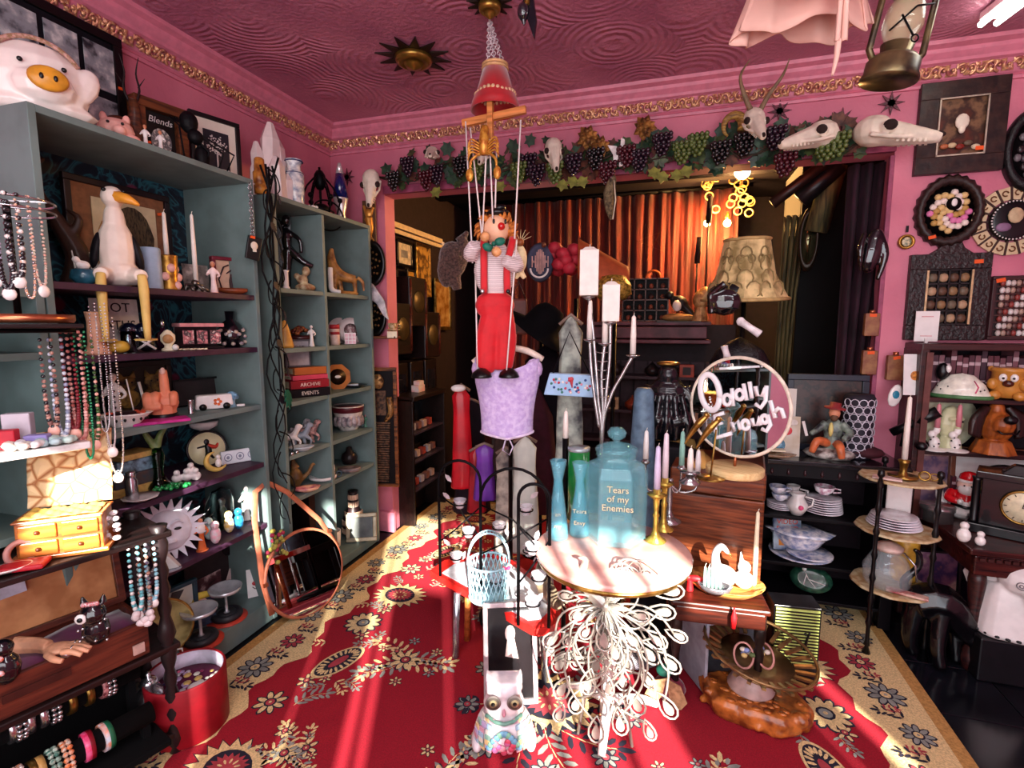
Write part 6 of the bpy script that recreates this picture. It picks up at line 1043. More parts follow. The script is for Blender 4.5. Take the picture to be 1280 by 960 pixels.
for sx in(-1,1):G().ball((sx*33*s2,0,84*s2),(11*s2,9*s2,13*s2)).obj('puff_sleeve',mat('d8bce4',.6,c2='b89ccc',vs_=40,bump=.4),t)
G().tube([(-42*s2,0,92*s2),(-25*s2,0,103*s2),(0,0,110*s2),(25*s2,0,106*s2),(44*s2,0,96*s2)],[.012,.015,.013,.015,.012]).tube([(0,0,110*s2),(0,0,122*s2),(.02,0,128*s2)],.003,5).obj('padded_hanger',mat('ead8c8',.6),t)
G().tube([(0,-.05,6*s2),(-.02,-.06,-14*s2),(.01,-.06,-20*s2),(.025,-.06,-10*s2),(0,-.05,5*s2)],.004,5).obj('ribbon',mat('e2d4ee',.5),t)
q=T('corset_rail','dark garment rail stand carrying the corset and dresses','stand',(cp_.x,cp_.y+.05,0),None);zt=cp_.z+126*s2;G().tube([(0,0,.02),(0,0,zt),(0,-.05,zt)],.01).lathe([(.15,.013),(.15,.03),(0,.035)],n=20).obj('pole',IRON,q)
for px,py0,py1,w,Y,c1,c2_,lab in((578,482,610,12,2.5,'c81424','a00c1c','shiny scarlet satin dress hanging on a white shouldered hanger'),(606,555,625,12,2.45,'4a1c7a','7a3cae','purple satin garment beside the red dress'),(596,560,640,10,2.5,'b01828','7a0c18','second red garment beside the purple satin'),(632,560,690,13,2.4,'b8aea0','4a4648','black and cream patterned scarf'),(656,545,690,16,2.42,'dfe4d8','c0c8c0','long white linen dress under the corset'),(711,395,600,16,2.35,'aeb8ac','4a4c50','grey and white silk scarf dress under the floral bag'),(590,500,640,20,2.75,'120c14','241a26','long black gown hanging in the shadow')):
 a,b=at(px,py0,Y=Y),at(px,py1,Y=Y);s_=sc(a);h=a.z-b.z;t=T('hanging_garment',lab,'clothing',b,None);W2=w*s_
 G().lathe([(W2*1.1,0),(W2*1.15,h*.02),(W2,h*.35),(W2*.8,h*.75),(W2*.9,h*.9),(W2*.3,h*.98),(0,h)],n=26,sy=.4,wob=lambda a,z:1+.1*sin(a*7+z*9)).obj('cloth',mat(c1,.35 if 'satin' in lab else.75,c2=c2_,vs_=14 if 'scarf' in lab else 6,bump=.2),t);G().tube([(-W2*.9,0,h*.95),(0,0,h*1.01),(W2*.9,0,h*.95)],.008).obj('hanger',mat('8a7468',.5),t)
t=T('white_bonnet_knob','white padded hanger end over the red dress','hanger',at(573,490,Y=2.45));G().ball((0,0,.02),(.04,.02,.02)).obj('padding',WHITE,t)
q=at(713,493,Y=2.2);s_=sc(q);t=T('floral_handbag','pale blue trapezoid handbag printed with small flowers and a mermaid','handbag',q,None);G().ext([(-33*s_,0),(34*s_,-3*s_),(28*s_,25*s_),(-26*s_,27*s_)],.05).obj('bag_body',mat('9cc0e2',.45,var=.03),t,bevel=.004)
for i in range(34):
 c_=('c0304a','2a4a86','f0e8e0','3a7a6a','d88a9a')[i%5];x=rr.uniform(-25,26)*s_;z=rr.uniform(3,22)*s_;G().ball((x,-.0255,z),(.006,.0015,.006),n=6).obj('flower_print',mat(c_,.5,var=0),t)
G().ball((1*s_,-.0255,20*s_),(.01,.003,.01)).tube([(1*s_,-.026,18*s_),(2*s_,-.026,9*s_)],[.008,.002],6).obj('mermaid_print',mat('c8404a',.5),t);G().tube([(-22*s_,0,26*s_),(-2*s_,0,78*s_),(24*s_,0,25*s_)],.004,6).obj('handle',BLKM,t)
candle('tall white candle standing in front of the scarf dress',at(707,548,Y=1.95),.11,.011);
bstick(0,0,.0+(at(707,548,Y=1.95).z-.013),'tall thin dark stand under the white candle',IRON,p=V((at(707,548,Y=1.95).x,1.95,FL)))
q=at(832,552,Y=2.35);s_=sc(q);t=T('plinth','dark draped plinth beneath the black seated statue','plinth',(q.x,q.y,0));G().box((0,0,q.z/2),(.26,.2,q.z)).obj('block',mat('120e14',.7),t,bevel=.01)
t=T('black_statue','black shrouded seated statue with folded robe','statue',q+V((0,0,.001)));g=G().ball((0,0,.1),(.13,.09,.1)).ball((0,0,.2),(.09,.07,.1)).ball((0,-.01,.3),(.045,.045,.055))
for sx in(-1,1):g.tube([(sx*.07,0,.24),(sx*.12,-.04,.14),(sx*.02,-.08,.1)],[.035,.035,.025])
for i in range(6):g.tube([((i-3)*.03,-.06,.22),((i-3)*.045,-.085,.1),((i-3)*.04,-.08,.02)],.012)
g.fuse('robed_body',mat('0f1016',.25,coat=.5),t,vox=.006);G().lathe([(.042,.345),(.05,.35),(.05,.356),(.035,.36),(0,.36)],n=20).obj('gilt_crown_rim',BRASS,t)
q=at(803,560,Y=2.2);t=T('blue_jug','slate blue tapered vessel behind the glass jar','vessel',V((q.x,q.y,.3)));G().lathe([(.07,0),(.075,.1),(.04,at(805,490,Y=2.2).z-.3),(.03,at(805,485,Y=2.2).z-.3)],n=20).obj('body',mat('5a7488',.5,c2='465c70'),t)
t=T('low_dark_bench','low black bench in the shadow behind the marble table','bench',(.0,2.3,0),0);G().box((.02,0,.27),(.5,.3,.055)).obj('seat',BLKM,t,bevel=.005)
for x in(-.2,.23):
 for y in(-.12,.12):G().box((x,y,.128),(.035,.035,.228)).obj('leg',BLKM,t)
poly_=[(537,713),(556,700),(606,690),(640,700),(700,745),(700,772),(688,784),(668,786),(600,748)]
tp=[at(x,y,Z=.33)for x,y in poly_];c0=sum(tp,V())/len(tp);t=T('tiled_side_table','low angular side table with red rim and pale top','table',(c0.x,c0.y,0),0)
rp_=[(p_.x-c0.x,p_.y-c0.y)for p_ in tp];ext2=lambda pts,z,th:G().ext([(x,-y)for x,y in pts],th,c=(0,0,z),rot=(90,0,0))
def flatp(pts,z,th):n=len(pts);return G().add([(x,y,z-th)for x,y in pts]+[(x,y,z)for x,y in pts],[tuple(range(n)),tuple(range(n,2*n))[::-1]]+[(i,(i+1)%n,n+(i+1)%n,n+i)for i in range(n)][::-1],False)
flatp(rp_,.33,.03).obj('red_top',mat('cc2420',.3,coat=.3),t);flatp([(x*.82,y*.82)for x,y in rp_],.333,.004).obj('pale_inset',mat('c8ccd6',.25,coat=.3),t)
for px,py,m in((560,825,mat('b8bcc8',.2,.8)),(577,800,wood('c8743a','9a4a20')),(690,860,mat('b8bcc8',.2,.8))):
 q=at(px,py,Z=0);x,y=(q.x-c0.x),(q.y-c0.y);x,y=x*.86,y*.86 if abs(y)<.6 else y*.5;G().tube([(x,y,FL),(x*.95,y*.95,.3)],.014).obj('leg',m,t)
def arch(px0,px1,ptop,pbot,Y0,lab,grp,leafs):
 a=at(px0,pbot,Z=.334);b=at(px1,pbot,Y=a.y);s_=sc(a);w=(px1-px0)*s_;h=(pbot-ptop)*s_;t=T('arched_candle_rack',lab,'candle holder',V(((a.x+b.x)/2,a.y,.3345)),8,grp)
 pts=[(-w/2,0,0),(-w/2,0,h-w/2)]+arc(0,h-w/2,w/2,180,0,12)[1:-1]+[(w/2,0,h-w/2),(w/2,0,0)];G().tube(pts,.006,6,flat=.6).obj('arched_frame',IRON,t);G().tube([(-w*.5,0,h*.3),(-.1*w,-.01,h*.42),(w*.5,0,h*.62)],.0035,5).tube([(-w*.5,0,h*.7),(0,-.01,h*.6),(w*.5,0,h*.35)],.0035,5).obj('vine_wire',IRON,t)
 for(x,z)in leafs:G().ext([(0,-.02),(.009,-.005),(.008,.01),(0,.022),(-.008,.01),(-.009,-.005)],.002).obj('leaf',mat('c4bcc0',.3,.5),t,loc=(x*w,-.006,z*h),rot=(0,40*x*4,0))
 return t,w,h
cupsets=[]
for args,cups_ in(((550,602,570,718,0,'arched wire candle rack panel at the far end of the red table','arched rack panels',[(-.25,.85),(-.3,.7),(-.3,.3),(.1,.2)]),[(.05,.66),(.25,.42),(-.05,.2)]),((602,684,578,735,0,'middle and widest arched wire candle rack panel','arched rack panels',[(.3,.8),(-.1,.5),(.35,.3)]),[(.2,.7),(-.2,.55),(.25,.38),(-.25,.12)]),((648,686,598,780,0,'nearest black arched candle rack panel','arched rack panels',[(.3,.5),(-.2,.3),(.2,.22),(.1,.65)]),[(0,.58),(.2,.38),(0,.2)])):
 t,w,h=arch(*args)
 for x,z in cups_:
  G().ring((x*w,-.03,z*h),.025,.003,n=18).tube([(x*w,0,z*h),(x*w,-.01,z*h)],.003,5).obj('cup_ring',IRON,t)
  cupsets.append((t,x*w,z*h))
for i,(t,x,z)in enumerate(cupsets):
 M=t.matrix_basis.copy();bpy.context.view_layer.update();q=t.matrix_world@V((x,-.03,z-.018));u_=T('tealight_glass',('upper','second','lower','top','second','third','lowest','highest','mid-height','bottom')[i]+' glass tealight cup on the '+('far','far','far','middle','middle','middle','middle','nearest','nearest','nearest')[i]+' arched panel','candle holder',q,0,'glass tealight cups')
 G().lathe([(.015,0),(.017,.004),(.019,.02),(.028,.036),(.026,.036),(.017,.02),(.014,.005),(0,.004)],n=18).obj('glass_cup',mat('e8e4ec',.03,var=0,alpha=.35,coat=1),u_);G().cyl((0,0,.005),.013,.012,14).obj('tealight',mat('d8b8b8',.5),u_)
q=at(611,744,Z=.334);s_=sc(q);t=T('lattice_basket','pale blue woven lattice basket with tall arched handle and pink bow','basket',q);LB=mat('a8d4e0',.5,var=.06);g=G();r0,h0=24*s_,44*s_
for i in range(26):
 a=2*pi*i/26
 for sg in(-1,1):g.tube([(r0*(1+.08*v)*cos(a+sg*v*.55),r0*(1+.08*v)*sin(a+sg*v*.55),h0*v)for v in(0,.33,.66,1)],.0022,4)
for z in(0,h0):g.ring((0,0,z),r0*(1 if z==0 else 1.09),.005,n=32)
g.obj('lattice_wall',LB,t);G().lathe([(r0,0),(r0,.006),(0,.006)],n=28).obj('base',LB,t);g=G();A1=[(r0*1.08*cos(R(a)),0,h0+1.6*r0*sin(R(a)))for a in range(0,181,9)]
for y in(-.014,.014):g.tube([(x,y,z)for x,_,z in A1],.004,6)
for i in range(len(A1)-1):a,b=A1[i],A1[i+1];g.tube([(a[0],-.014,a[2]),(b[0],.014,b[2])],.002,4).tube([(a[0],.014,a[2]),(b[0],-.014,b[2])],.002,4)
g.obj('handle',LB,t);G().ball((r0*.8,-r0*.75,h0),(.01,.006,.006),rot=(0,25,0)).ball((r0*.8+.014,-r0*.75,h0),(.01,.006,.006),rot=(0,-25,0)).obj('pink_bow',mat('d8306a',.5),t)
q=at(689,764,Z=.334);t=T('drinking_horn','mottled grey-brown curved horn jug with spiky tail feathers','jug',q);s_=sc(q)
hp_=[(32,80),(18,83),(2,78),(-10,62),(-12,44),(-6,28),(4,14),(10,4)]
G().tube([(x*s_,0,z*s_)for x,z in hp_],[.014,.015,.017,.022,.028,.034,.03,.014],14).fuse('body',mat('8a7a62',.4,c2='4e4438',vs_=26,bump=.3,coat=.3),t,vox=.005);g=G()
for i in range(7):g.tube([(4*s_+.004*i,0,20*s_),((16+3*i)*s_,-.01,(2+5*i)*s_)],[.01,.002],6)
g.obj('feathers',mat('9a8a70',.5,c2='b8a898',vs_=40),t)
PKM=mat('b4aea4',.3,.5,var=.1);pc_=at(757,905,Z=FL);PKY=1.52;hub=at(757,757,Y=PKY);base_=V((hub.x,PKY,FL));t=T('wire_peacock','large white metal peacock with looping wire tail and teardrop eyes','sculpture',base_,0);Z0=FL
def W3(px,py,y=0):q=at(px,py,Y=PKY+y);return V((q.x-base_.x,y,q.z-Z0))
hb_=W3(757,757)
feats=[(699,893,-.03),(720,880,.02),(745,915,-.05),(770,888,-.02),(778,850,0),(796,880,-.04),(810,850,.02),(835,885,-.03),(820,800,0),(848,795,.03),(829,765,0),(840,740,.03),(805,720,.02),(785,735,0),(725,770,-.02),(712,800,0),(722,825,.02),(745,830,0),(733,790,-.04),(700,830,.02),(690,800,0),(800,770,-.03),(790,800,-.04),(768,815,-.05),(812,915,-.02),(702,862,-.04),(755,800,-.06),(760,860,-.05),(735,855,-.04),(838,830,.02),(708,745,.02),(775,905,-.06)]
feats+=[(757+95*cos(k_*2.4)*sqrt((k_+2)/26),800+85*sin(k_*2.4)*sqrt((k_+2)/26),.03)for k_ in range(10)]
TD=[(0,.030),(.007,.018),(.012,.004),(.012,-.008),(.007,-.016),(0,-.019),(-.007,-.016),(-.012,-.008),(-.012,.004),(-.007,.018)]
for i,(px,py,y)in enumerate(feats):
 e=W3(px,py,y);d=e-hb_;n_=V((d.z,0,-d.x))*(.28*(-1)**i);pts=[]
 for j in range(10):v=j/9;pts.append(hb_+d*v*.94+n_*sin(pi*v)+V((0,-.03*sin(pi*v),0)))
 G().tube(pts,[.0035]*10,5).obj('tail_wire',PKM,t);k_=1.9 if i%3 else 1.45;ang=math.degrees(atan2(-d.x-n_.x*-.9,-d.z-n_.z*-.9))if False else math.degrees(atan2(-d.x,-d.z))
 g=G();o_=[(x*k_,-.001,z*k_)for x,z in TD];g.tube(o_,.0035,5,True);g.ext([(x*k_*.55,z*k_*.55-.004)for x,z in TD][::-1],.006);g.obj('eye_feather',PKM,t,loc=e,rot=(0,ang,0))
g=G()
for i in range(16):a=i*.393;g.tube([hb_,hb_+V((.06*cos(a),-.015,.05*sin(a)))],[.008,.002],5)
g.ball(hb_,.02).obj('hub',PKM,t);hd=W3(722,722,.0);G().tube([hb_+V((-.005,0,.01)),W3(738,735),W3(728,716),W3(733,700),W3(722,697)],[.03,.028,.016,.01,.004]).ball(W3(743,730),(.035,.03,.04)).fuse('bird_body',PKM,t,vox=.004)
for i in range(6):c_=[W3(785+12*cos(i*1.05),712+8*sin(i*1.05),.02)];G().ring(c_[0]+V((.01*i-.02,0,-.006*i)),.028+.004*i,.003,rot=(90,0,0),n=22,m=5).obj('scroll_wire',PKM,t)
for dx in(-.06,.06):G().tube([hb_+V((0,.02,-.02)),V((dx,.05,.2)),V((dx*1.5,.06,0))],.006,6).obj('support_leg',PKM,t)
q=at(630,932,Z=FL);s_=sc(q);t=T('owl_ornament','pastel patchwork ceramic owl with flat ears and round grey eyes','ornament',q);OW=mat('e4dadb',.25,c2='d0c4cc',vs_=20,coat=.5);h=100*s_
g=G().ball((0,0,h*.28),(37*s_,28*s_,h*.3)).ball((0,0,h*.6),(26*s_,21*s_,h*.22)).ball((0,0,h*.8),(24*s_,19*s_,h*.14)).box((0,0,h*.86),(42*s_,26*s_,h*.14))
for sx in(-1,1):g.ext([(sx*10*s_,h*.9),(sx*23*s_,h*.86),(sx*22*s_,h*1.02)][::sx],12*s_).ball((sx*33*s_,0,h*.1),(8*s_,20*s_,h*.1))
g.fuse('body',OW,t,vox=.006,smooth=3)
for sx in(-1,1):
 for r_,m,dy in((9.5,mat('b8b0a8',.3),0),(7.5,mat('8c8478',.3),-.002),(5,mat('d8c898',.3),-.004),(2.6,BLACK,-.006)):G().lathe([(r_*s_,0),(0,.003)],n=24,rot=(90,0,0),c=(sx*13*s_,-20.5*s_+dy,h*.74)).obj('eye_ring',m,t)
G().tube([(0,-21*s_,h*.66),(0,-24*s_,h*.62),(0,-22*s_,h*.58)],[.003,.007,.002]).obj('beak',mat('c88a98',.4),t);g=G()
G().tube([(-22*s_,-12*s_,h*.52),(-10*s_,-21*s_,h*.495),(0,-23.5*s_,h*.49),(10*s_,-21*s_,h*.495),(22*s_,-12*s_,h*.52)],.006).obj('green_collar',mat('6a9a8a',.3),t)
pal=['d8a0b0','c8b8e0','e8c890','8ab8a8','e4e0d4','a8c8e0']
for i in range(7):
 for sd in(-1,1):
  for j in range(3):a=-pi/2+sd*(.55+.28*j);z=h*(.16+.055*i);w=37*s_*sqrt(max(.05,1-((z-h*.28)/(h*.3))**2))+.003;G().box((w*cos(a),w*.76*sin(a),z),(.019,.004,.017),rot=(0,0,math.degrees(a)+90)).obj('patch',mat(pal[(i+j*2)%6],.25,var=.04),t)
for i in range(12):a=-pi/2-.5+1.0*i/11;z=h*(.12+.19*sin(pi*i/11)+.08);w=38.5*s_*sqrt(max(.05,1-((z-h*.28)/(h*.3))**2));G().ball((w*cos(a),w*.76*sin(a),z),(.012,.005,.012),n=8).obj('blue_bead',mat(('7ab8d8','8ac8a8','7ab8d8')[i%3],.25),t)
for i in range(11):a=-pi/2+.3*sin(i*2.4);z=h*(.14+.018*i);w=38.5*s_*sqrt(max(.05,1-((z-h*.28)/(h*.3))**2));G().ball((w*cos(a),w*.76*sin(a),z),(.011,.004,.011),n=8).obj('rose',mat(('d8506a','e89aa8','c86a9a')[i%3],.3),t)
picture('leaning_portrait','grey framed dark photograph of a pale dress leaning behind the owl',at(634,893,Z=FL)+V((0,.05,0)),22,.2,.36,.018,mat('b8a8ac',.35,.3),mat('0c0a0e',.2),depth=.02,tilt=-14)
t=bpy.data.objects['leaning_portrait'];G().ball((0,-.006,.25),(.02,.003,.03)).ext([(-.02,.17),(.03,.16),(.015,.235),(-.01,.235)],.003,c=(0,-.006,0)).obj('pale_dress',mat('c8b0ac',.6),t)
picture('leaning_picture','pale wooden framed picture leaning behind the monochrome portrait',at(660,850,Z=FL)+V((.02,.16,0)),18,.1,.33,.02,mat('c8b8b4',.4),pic(71,('2a2a2c','8a8480','c8c0b8'),14),depth=.018,tilt=-12)
q=at(832,872,Z=FL);s_=sc(q);t=T('fly_cushion','stuffed winged bug with green head, crimson body and gauze wings','toy',q);G().ball((4*s_,0,.045),(20*s_,.04,.05)).fuse('body',mat('7a0f30',.6,sheen=.5),t,vox=.005);G().ball((-3*s_,-.01,.115),(10*s_,.025,.022)).obj('green_head',mat('1e6a58',.5),t)
for sx in(-1,1):G().ext([(0,0),(sx*.05,-.02),(sx*.075,-.08),(sx*.045,-.125),(sx*.012,-.07)][::sx],.004,c=(0,-.045,.11)).obj('wing',mat('b8946c',.5,c2='8a6a4c',vs_=40),t)
q=at(945,905,Z=FL);q.y+=.06;s_=sc(q);BUR=mat('b8682c',.35,c2='6a2f12',vs_=22,bump=.5,coat=.3);t=T('burl_slab','knotty polished burl wood slab lying on the rug','wood slab',q,None);g=G();r_=62*s_
g.lathe([(r_*.9,0),(r_,.02),(r_*1.02,.055),(r_*.92,.075),(0,.078)],n=30,sy=.62,wob=lambda a,z:1+.06*sin(a*5)+.04*sin(a*11+1))
for i in range(60):a=rr.random()*6.28;w=rr.uniform(.8,1.0);g.ball((r_*w*cos(a),r_*.62*w*sin(a),rr.uniform(.015,.07)),rr.uniform(.012,.022),n=7)
g.fuse('burl',BUR,t,vox=.006,smooth=1)
for i in range(46):a=rr.random()*6.28;w=sqrt(rr.random())*.85;G().ball((0,0,0),(rr.uniform(.01,.018),rr.uniform(.008,.013),.005),n=8).obj('knot',BUR,t,loc=(r_*w*cos(a),r_*.62*w*sin(a),.077))
bp_=q+V((-.01,.02,.082));t=T('pierced_compote','tilted antique brass pierced bowl on a stone foot','bowl',bp_,None);BC=mat('8a6a44',.35,.6,c2='5a4028',vs_=12);R0=66*s_
G().lathe([(.078,0),(.08,.006),(.06,.04),(.04,.08),(0,.086)],n=28).obj('stone_foot',mat('b89a94',.4,var=.1),t)
bw=G();bw.lathe([(0,.05),(R0*.3,.053),(R0*.66,.075),(R0*.68,.082),(R0*.3,.06),(0,.058)],n=40);bw.lathe([(R0*.97,.124),(R0*1.0,.128),(R0*.99,.136),(R0*.94,.13)],n=40)
for i in range(26):a=2*pi*i/26;bw.box((R0*.82*cos(a),R0*.82*sin(a),.104),(R0*.36,.013,.008),rot=(0,-16,math.degrees(a)))
ob=bw.obj('pierced_bowl',BC,t,rot=(2,9,0));ob.location=(0,.0,.03)
t=T('flower_glasses','bent wire spectacles trimmed with cloth flowers in the pierced bowl','ornament',bp_+V((0,-.012,.1)),15);
for sx in(-1,1):G().ring((sx*.038,-.01,.035),.032,.004,rot=(60,0,sx*15),n=20,sy=1.3).obj('lens_ring',mat('c88a80',.4),t)
for i in range(14):c_=('d8b878','8a94c8','6a7a4a','e0d0c0')[i%4];G().ball((rr.uniform(-.04,.05),rr.uniform(-.02,.02),.03+rr.uniform(0,.02)),(.012,.01,.008),n=7).obj('cloth_flower',mat(c_,.6),t)
cx0,cx1=at(848,600,Y=2.05).x,at(965,600,Y=2.05).x;CW=cx1-cx0;cz=.835;t=T('commode','brown veneered box commode with bowed lid edge','cabinet',((cx0+cx1)/2,2.25,0),-8);VN=wood('7a3e22','4a2212',.3,7,(1,1,14));CW*=1.04
G().box((0,0,.41),(CW,.34,.64)).obj('body',VN,t,bevel=.006);G().box((0,0,.785),(CW*1.01,.35,.1)).obj('lid',VN,t,bevel=.008)
for sx in(-1,1):
 for sy in(-1,1):G().box((sx*(CW/2-.03),sy*.14,.05),(.04,.04,.1-2*FL+.02),taper=1).obj('foot',DKWOOD,t)
CT=.836
q=at(918,592,Z=CT);s_=sc(q);t=T('mirror_sign','round mirror with white hand lettering on a pale wooden disc','sign',q,math.degrees(face(q))-24);G().lathe([(33*s_,0),(34*s_,.006),(34*s_,.026),(32*s_,.03),(0,.03)],n=40).obj('wooden_base',wood('e4c890','d8b478',.5),t,bevel=.001);G().tube([(0,0,.028),(0,0,.075)],.006).obj('stem',COPPER,t)
rm=61*s_;zc=.07+rm;G().ring((0,0,zc),rm,.007,rot=(90,0,0),n=64,m=8).obj('rim',mat('e4d8c4',.4),t);G().lathe([(rm,0),(rm,.0035)],n=64,rot=(90,0,0),c=(0,0,zc),smooth=False).obj('mirror_glass',mat('cfd0d4',.01,1,var=0),t);G().lathe([(rm,-.006),(rm,-.001)],n=48,rot=(90,0,0),c=(0,0,zc),smooth=False).obj('back_disc',BLKM,t)
def stroke(pts,w=.0078):G().tube([((x-925)*s_+.0,-.006,zc+(507-y)*s_)for x,y in pts],w,8,flat=.35).obj('letter',mat('f4f2f4',.4,var=0),t)
def ov(cx,cy,a,b,r0=0,e=360,n=14,tilt=0):return[(cx+a*cos(R(r0+(e)*i/n))*cos(R(tilt))-b*sin(R(r0+e*i/n))*sin(R(tilt)),cy+a*cos(R(r0+e*i/n))*sin(R(tilt))+b*sin(R(r0+e*i/n))*cos(R(tilt)))for i in range(n+1)]
stroke(ov(889,492,12.5,23,20,360,22,-12),.012)
stroke(ov(912,499,5,6.5,0,360,12));stroke([(917,484),(920,506)]);stroke(ov(927,491,5,6,0,360,12));stroke([(931,477),(936,497)]);stroke([(938,474),(942,494)]);stroke([(945,479),(948,490),(954,490),(957,480)]);stroke([(958,477),(958,495),(953,504),(946,500)])
stroke([(909,516),(897,521),(899,541),(901,549),(920,540)]);stroke([(899,533),(908,529)],.005);stroke([(919,526),(923,538),(921,529),(926,524),(931,534)]);stroke(ov(936,527,4.2,5.5));stroke([(943,518),(946,527),(951,525),(951,516),(954,525)]);stroke(ov(958,517,3.6,4.5));stroke([(961,511),(965,523),(961,531),(955,529)]);stroke([(963,494),(970,514)]);stroke([(968,508),(973,502),(976,503),(980,513)])
q=at(888,598,Z=CT);s_=sc(q);t=T('brass_bird_stand','pair of brass birds perched on a slender brass stand','ornament',q,None);G().lathe([(17*s_,0),(17*s_,.004),(8*s_,.01),(0,.012)],n=24).obj('base',BRASS,t);G().tube([(0,0,.008),(2*s_,0,30*s_),(4*s_,0,62*s_)],.0035).obj('stem',BRASS,t)
for dx,dz in((-2,62),(-16,66)):G().tube([((dx+9)*s_,-.02,(dz+14)*s_),(dx*s_,-.02,(dz+4)*s_),((dx-9)*s_,-.02,(dz-10)*s_),((dx-16)*s_,-.02,(dz-24)*s_)],[.008,.014,.009,.002],10).ball(((dx+8)*s_,-.02,(dz+15)*s_),.011).tube([((dx+10)*s_,-.02,(dz+15)*s_),((dx+16)*s_,-.02,(dz+13)*s_)],[.004,.001],6).fuse('bird',BRASS,t,vox=.0025)
q=bstick(862,602,.045,'short silver candlestick at the commode corner',SV,p=at(862,604,Z=CT));candle('short white candle on the commode corner',q,.085,.011)
q=at(925,470,Y=2.5);s_=sc(q);t=T('mannequin','black sequinned mannequin with white gloves under a damask lampshade','mannequin',V((q.x,2.55,0)),None);zz=at(925,560,Y=2.55).z
G().lathe([(.14,zz-.1),(.15,zz+.1),(.1,zz+.25),(.13,zz+.4),(.1,zz+.46),(.04,zz+.5),(0,zz+.52)],n=20,sy=.6).tube([(0,0,0),(0,0,zz)],[.02,.02]).obj('torso',mat('0b0a10',.3,bump=.6,vs_=90),t);
def mg_(a,b,r_,lab):A_,B_=at(*a,Y=2.38),at(*b,Y=2.38);c=(A_+B_)/2;u_=T('glove',lab,'glove',c,0);d=(B_-A_)/2;G().tube([-d,V((0,0,0)),d],[r_,r_*.9,r_*1.1]).ball(-d,(r_*1.1,r_*.6,r_*1.2)).fuse('hand',mat('e8dede',.4),u_,vox=.004);g=G();dn=d.normalized()
for i in range(0):pass
mg_((926,402),(950,418),.017,'long white glove pointing across the black mannequin');mg_((909,446),(905,432),.015,'small white glove hanging at the black mannequin')
q=at(915,375,Y=2.55);G().lathe([(.11,0),(.1,.05),(.06,.08),(0,.09)],n=20).obj('black_hat',mat('100e14',.4),None,loc=(0,0,0));o=bpy.data.objects['black_hat'];o.location=q;tag(o,'black glossy hat under the damask lampshade','hat')
for px,py,lab,m in((905,372,'jewelled half mask with gold trim on the mannequin head',mat('0c0a0e',.15,vs_=22,coat=1)),):
 o=T('half_mask',lab,'mask',at(px,py+20,Y=2.42));G().ball((0,0,.05),(.07,.03,.06)).tube([(-.05,0,0),(-.06,0,.08),(0,-.02,.13)],.016).fuse('mask',m,o,vox=.005)
q=at(930,374,Y=2.6);s_=sc(q);t=T('damask_lamp','octagonal flared damask lampshade in cream and olive','lampshade',q,None,tilt=4);dm=mat('d8bc84',.7,c2='8a7444',vs_=16,bump=.1)
G().lathe([(50*s_,0),(34*s_,30*s_),(26*s_,72*s_),(25.5*s_,72*s_),(33*s_,30*s_),(49*s_,0)],n=8,smooth=False).obj('shade',dm,t);g=G()
for z,r_ in((0,50),(72,26)):g.tube([(r_*s_*cos(i*pi/4),r_*s_*sin(i*pi/4),z*s_)for i in range(8)],.008,6,True)
g.obj('braid',mat('b89860',.6),t)
for f_ in range(3):
 a=R(-90+22.5+45*(f_-1)-22.5);n_=V((cos(a),sin(a),0));tn=V((-sin(a),cos(a),0));g=G()
 for(u,v,r_)in((0,55,6),(0,42,8),(0,25,9),(-6,48,4),(6,48,4),(-10,12,8),(10,12,8)):
  rad_=(26+(34-26)*(72-v)/42 if v>30 else 34+16*(30-v)/30)*s_*cos(pi/8)+.004;c=n_*rad_+tn*(u*s_)+V((0,0,v*s_));g.tube([c+tn*(r_*s_*cos(j))+V((0,0,r_*s_*sin(j)*1.2))-n_*(.0 if v>30 else-.0)for j in[k_*.7 for k_ in range(9)]],.0035,5,True)
 g.obj('damask_scroll',mat('8a7648',.7),t)
G().tube([(0,0,10*s_),(0,0,-(q.z))],.012).obj('lamp_stem',IRON,t);point('lamp_bulb',q+V((0,-.0,.08)),1.5,(1,.7,.4),.03)
st=at(895,745,Z=.42);t=T('wooden_stool','dark wooden stool with turned legs and a curved seat rail','stool',(st.x,1.95,0),4);G().box((0,0,.41),(.33,.26,.02)).box((0,-.12,.375),(.3,.02,.06)).obj('seat',wood('46190e','2a0e08',.35),t,bevel=.006)
for sx in(-1,1):
 for sy in(-1,1):G().lathe([(.012,FL),(.012,.03),(.016,.06),(.013,.2),(.018,.24),(.012,.27),(.02,.3),(.02,.4)],n=12,c=(sx*.14,sy*.1,0)).obj('leg',DKWOOD,t)
SZ=.4205
def so(px,Y=1.95):return ons(px,SZ,Y=Y)
t=T('wicker_tray','oval golden tray heaped with porcelain and candles','tray',so(905));G().lathe([(.1,0),(.135,.03),(.138,.035),(.1,.008),(0,.006)],n=28,sy=.75).obj('tray',wood('d89a54','9a5a24',.5),t);tp_=so(905)
t=T('swan_ornament','white porcelain swan head rising over the tray','ornament',tp_+V((.0,.0,.012)));G().ball((-.01,0,.04),(.055,.045,.04)).tube([(-.03,0,.06),(-.035,0,.12),(-.015,-.01,.155),(.01,-.02,.135)],[.022,.014,.014,.006]).fuse('body',WHITE,t,vox=.004);G().tube([(.005,-.015,.14),(.022,-.02,.125)],[.007,.002]).obj('beak',BRASS,t)
t=T('white_cat_ornament','white glazed rabbit ornament on the golden tray','ornament',tp_+V((.065,0,.012)));G().ball((0,0,.035),(.035,.03,.035)).ball((0,-.005,.085),(.024,.022,.024)).tube([(-.01,0,.1),(-.014,0,.14)],[.009,.003]).fuse('body',WHITE,t,vox=.004)
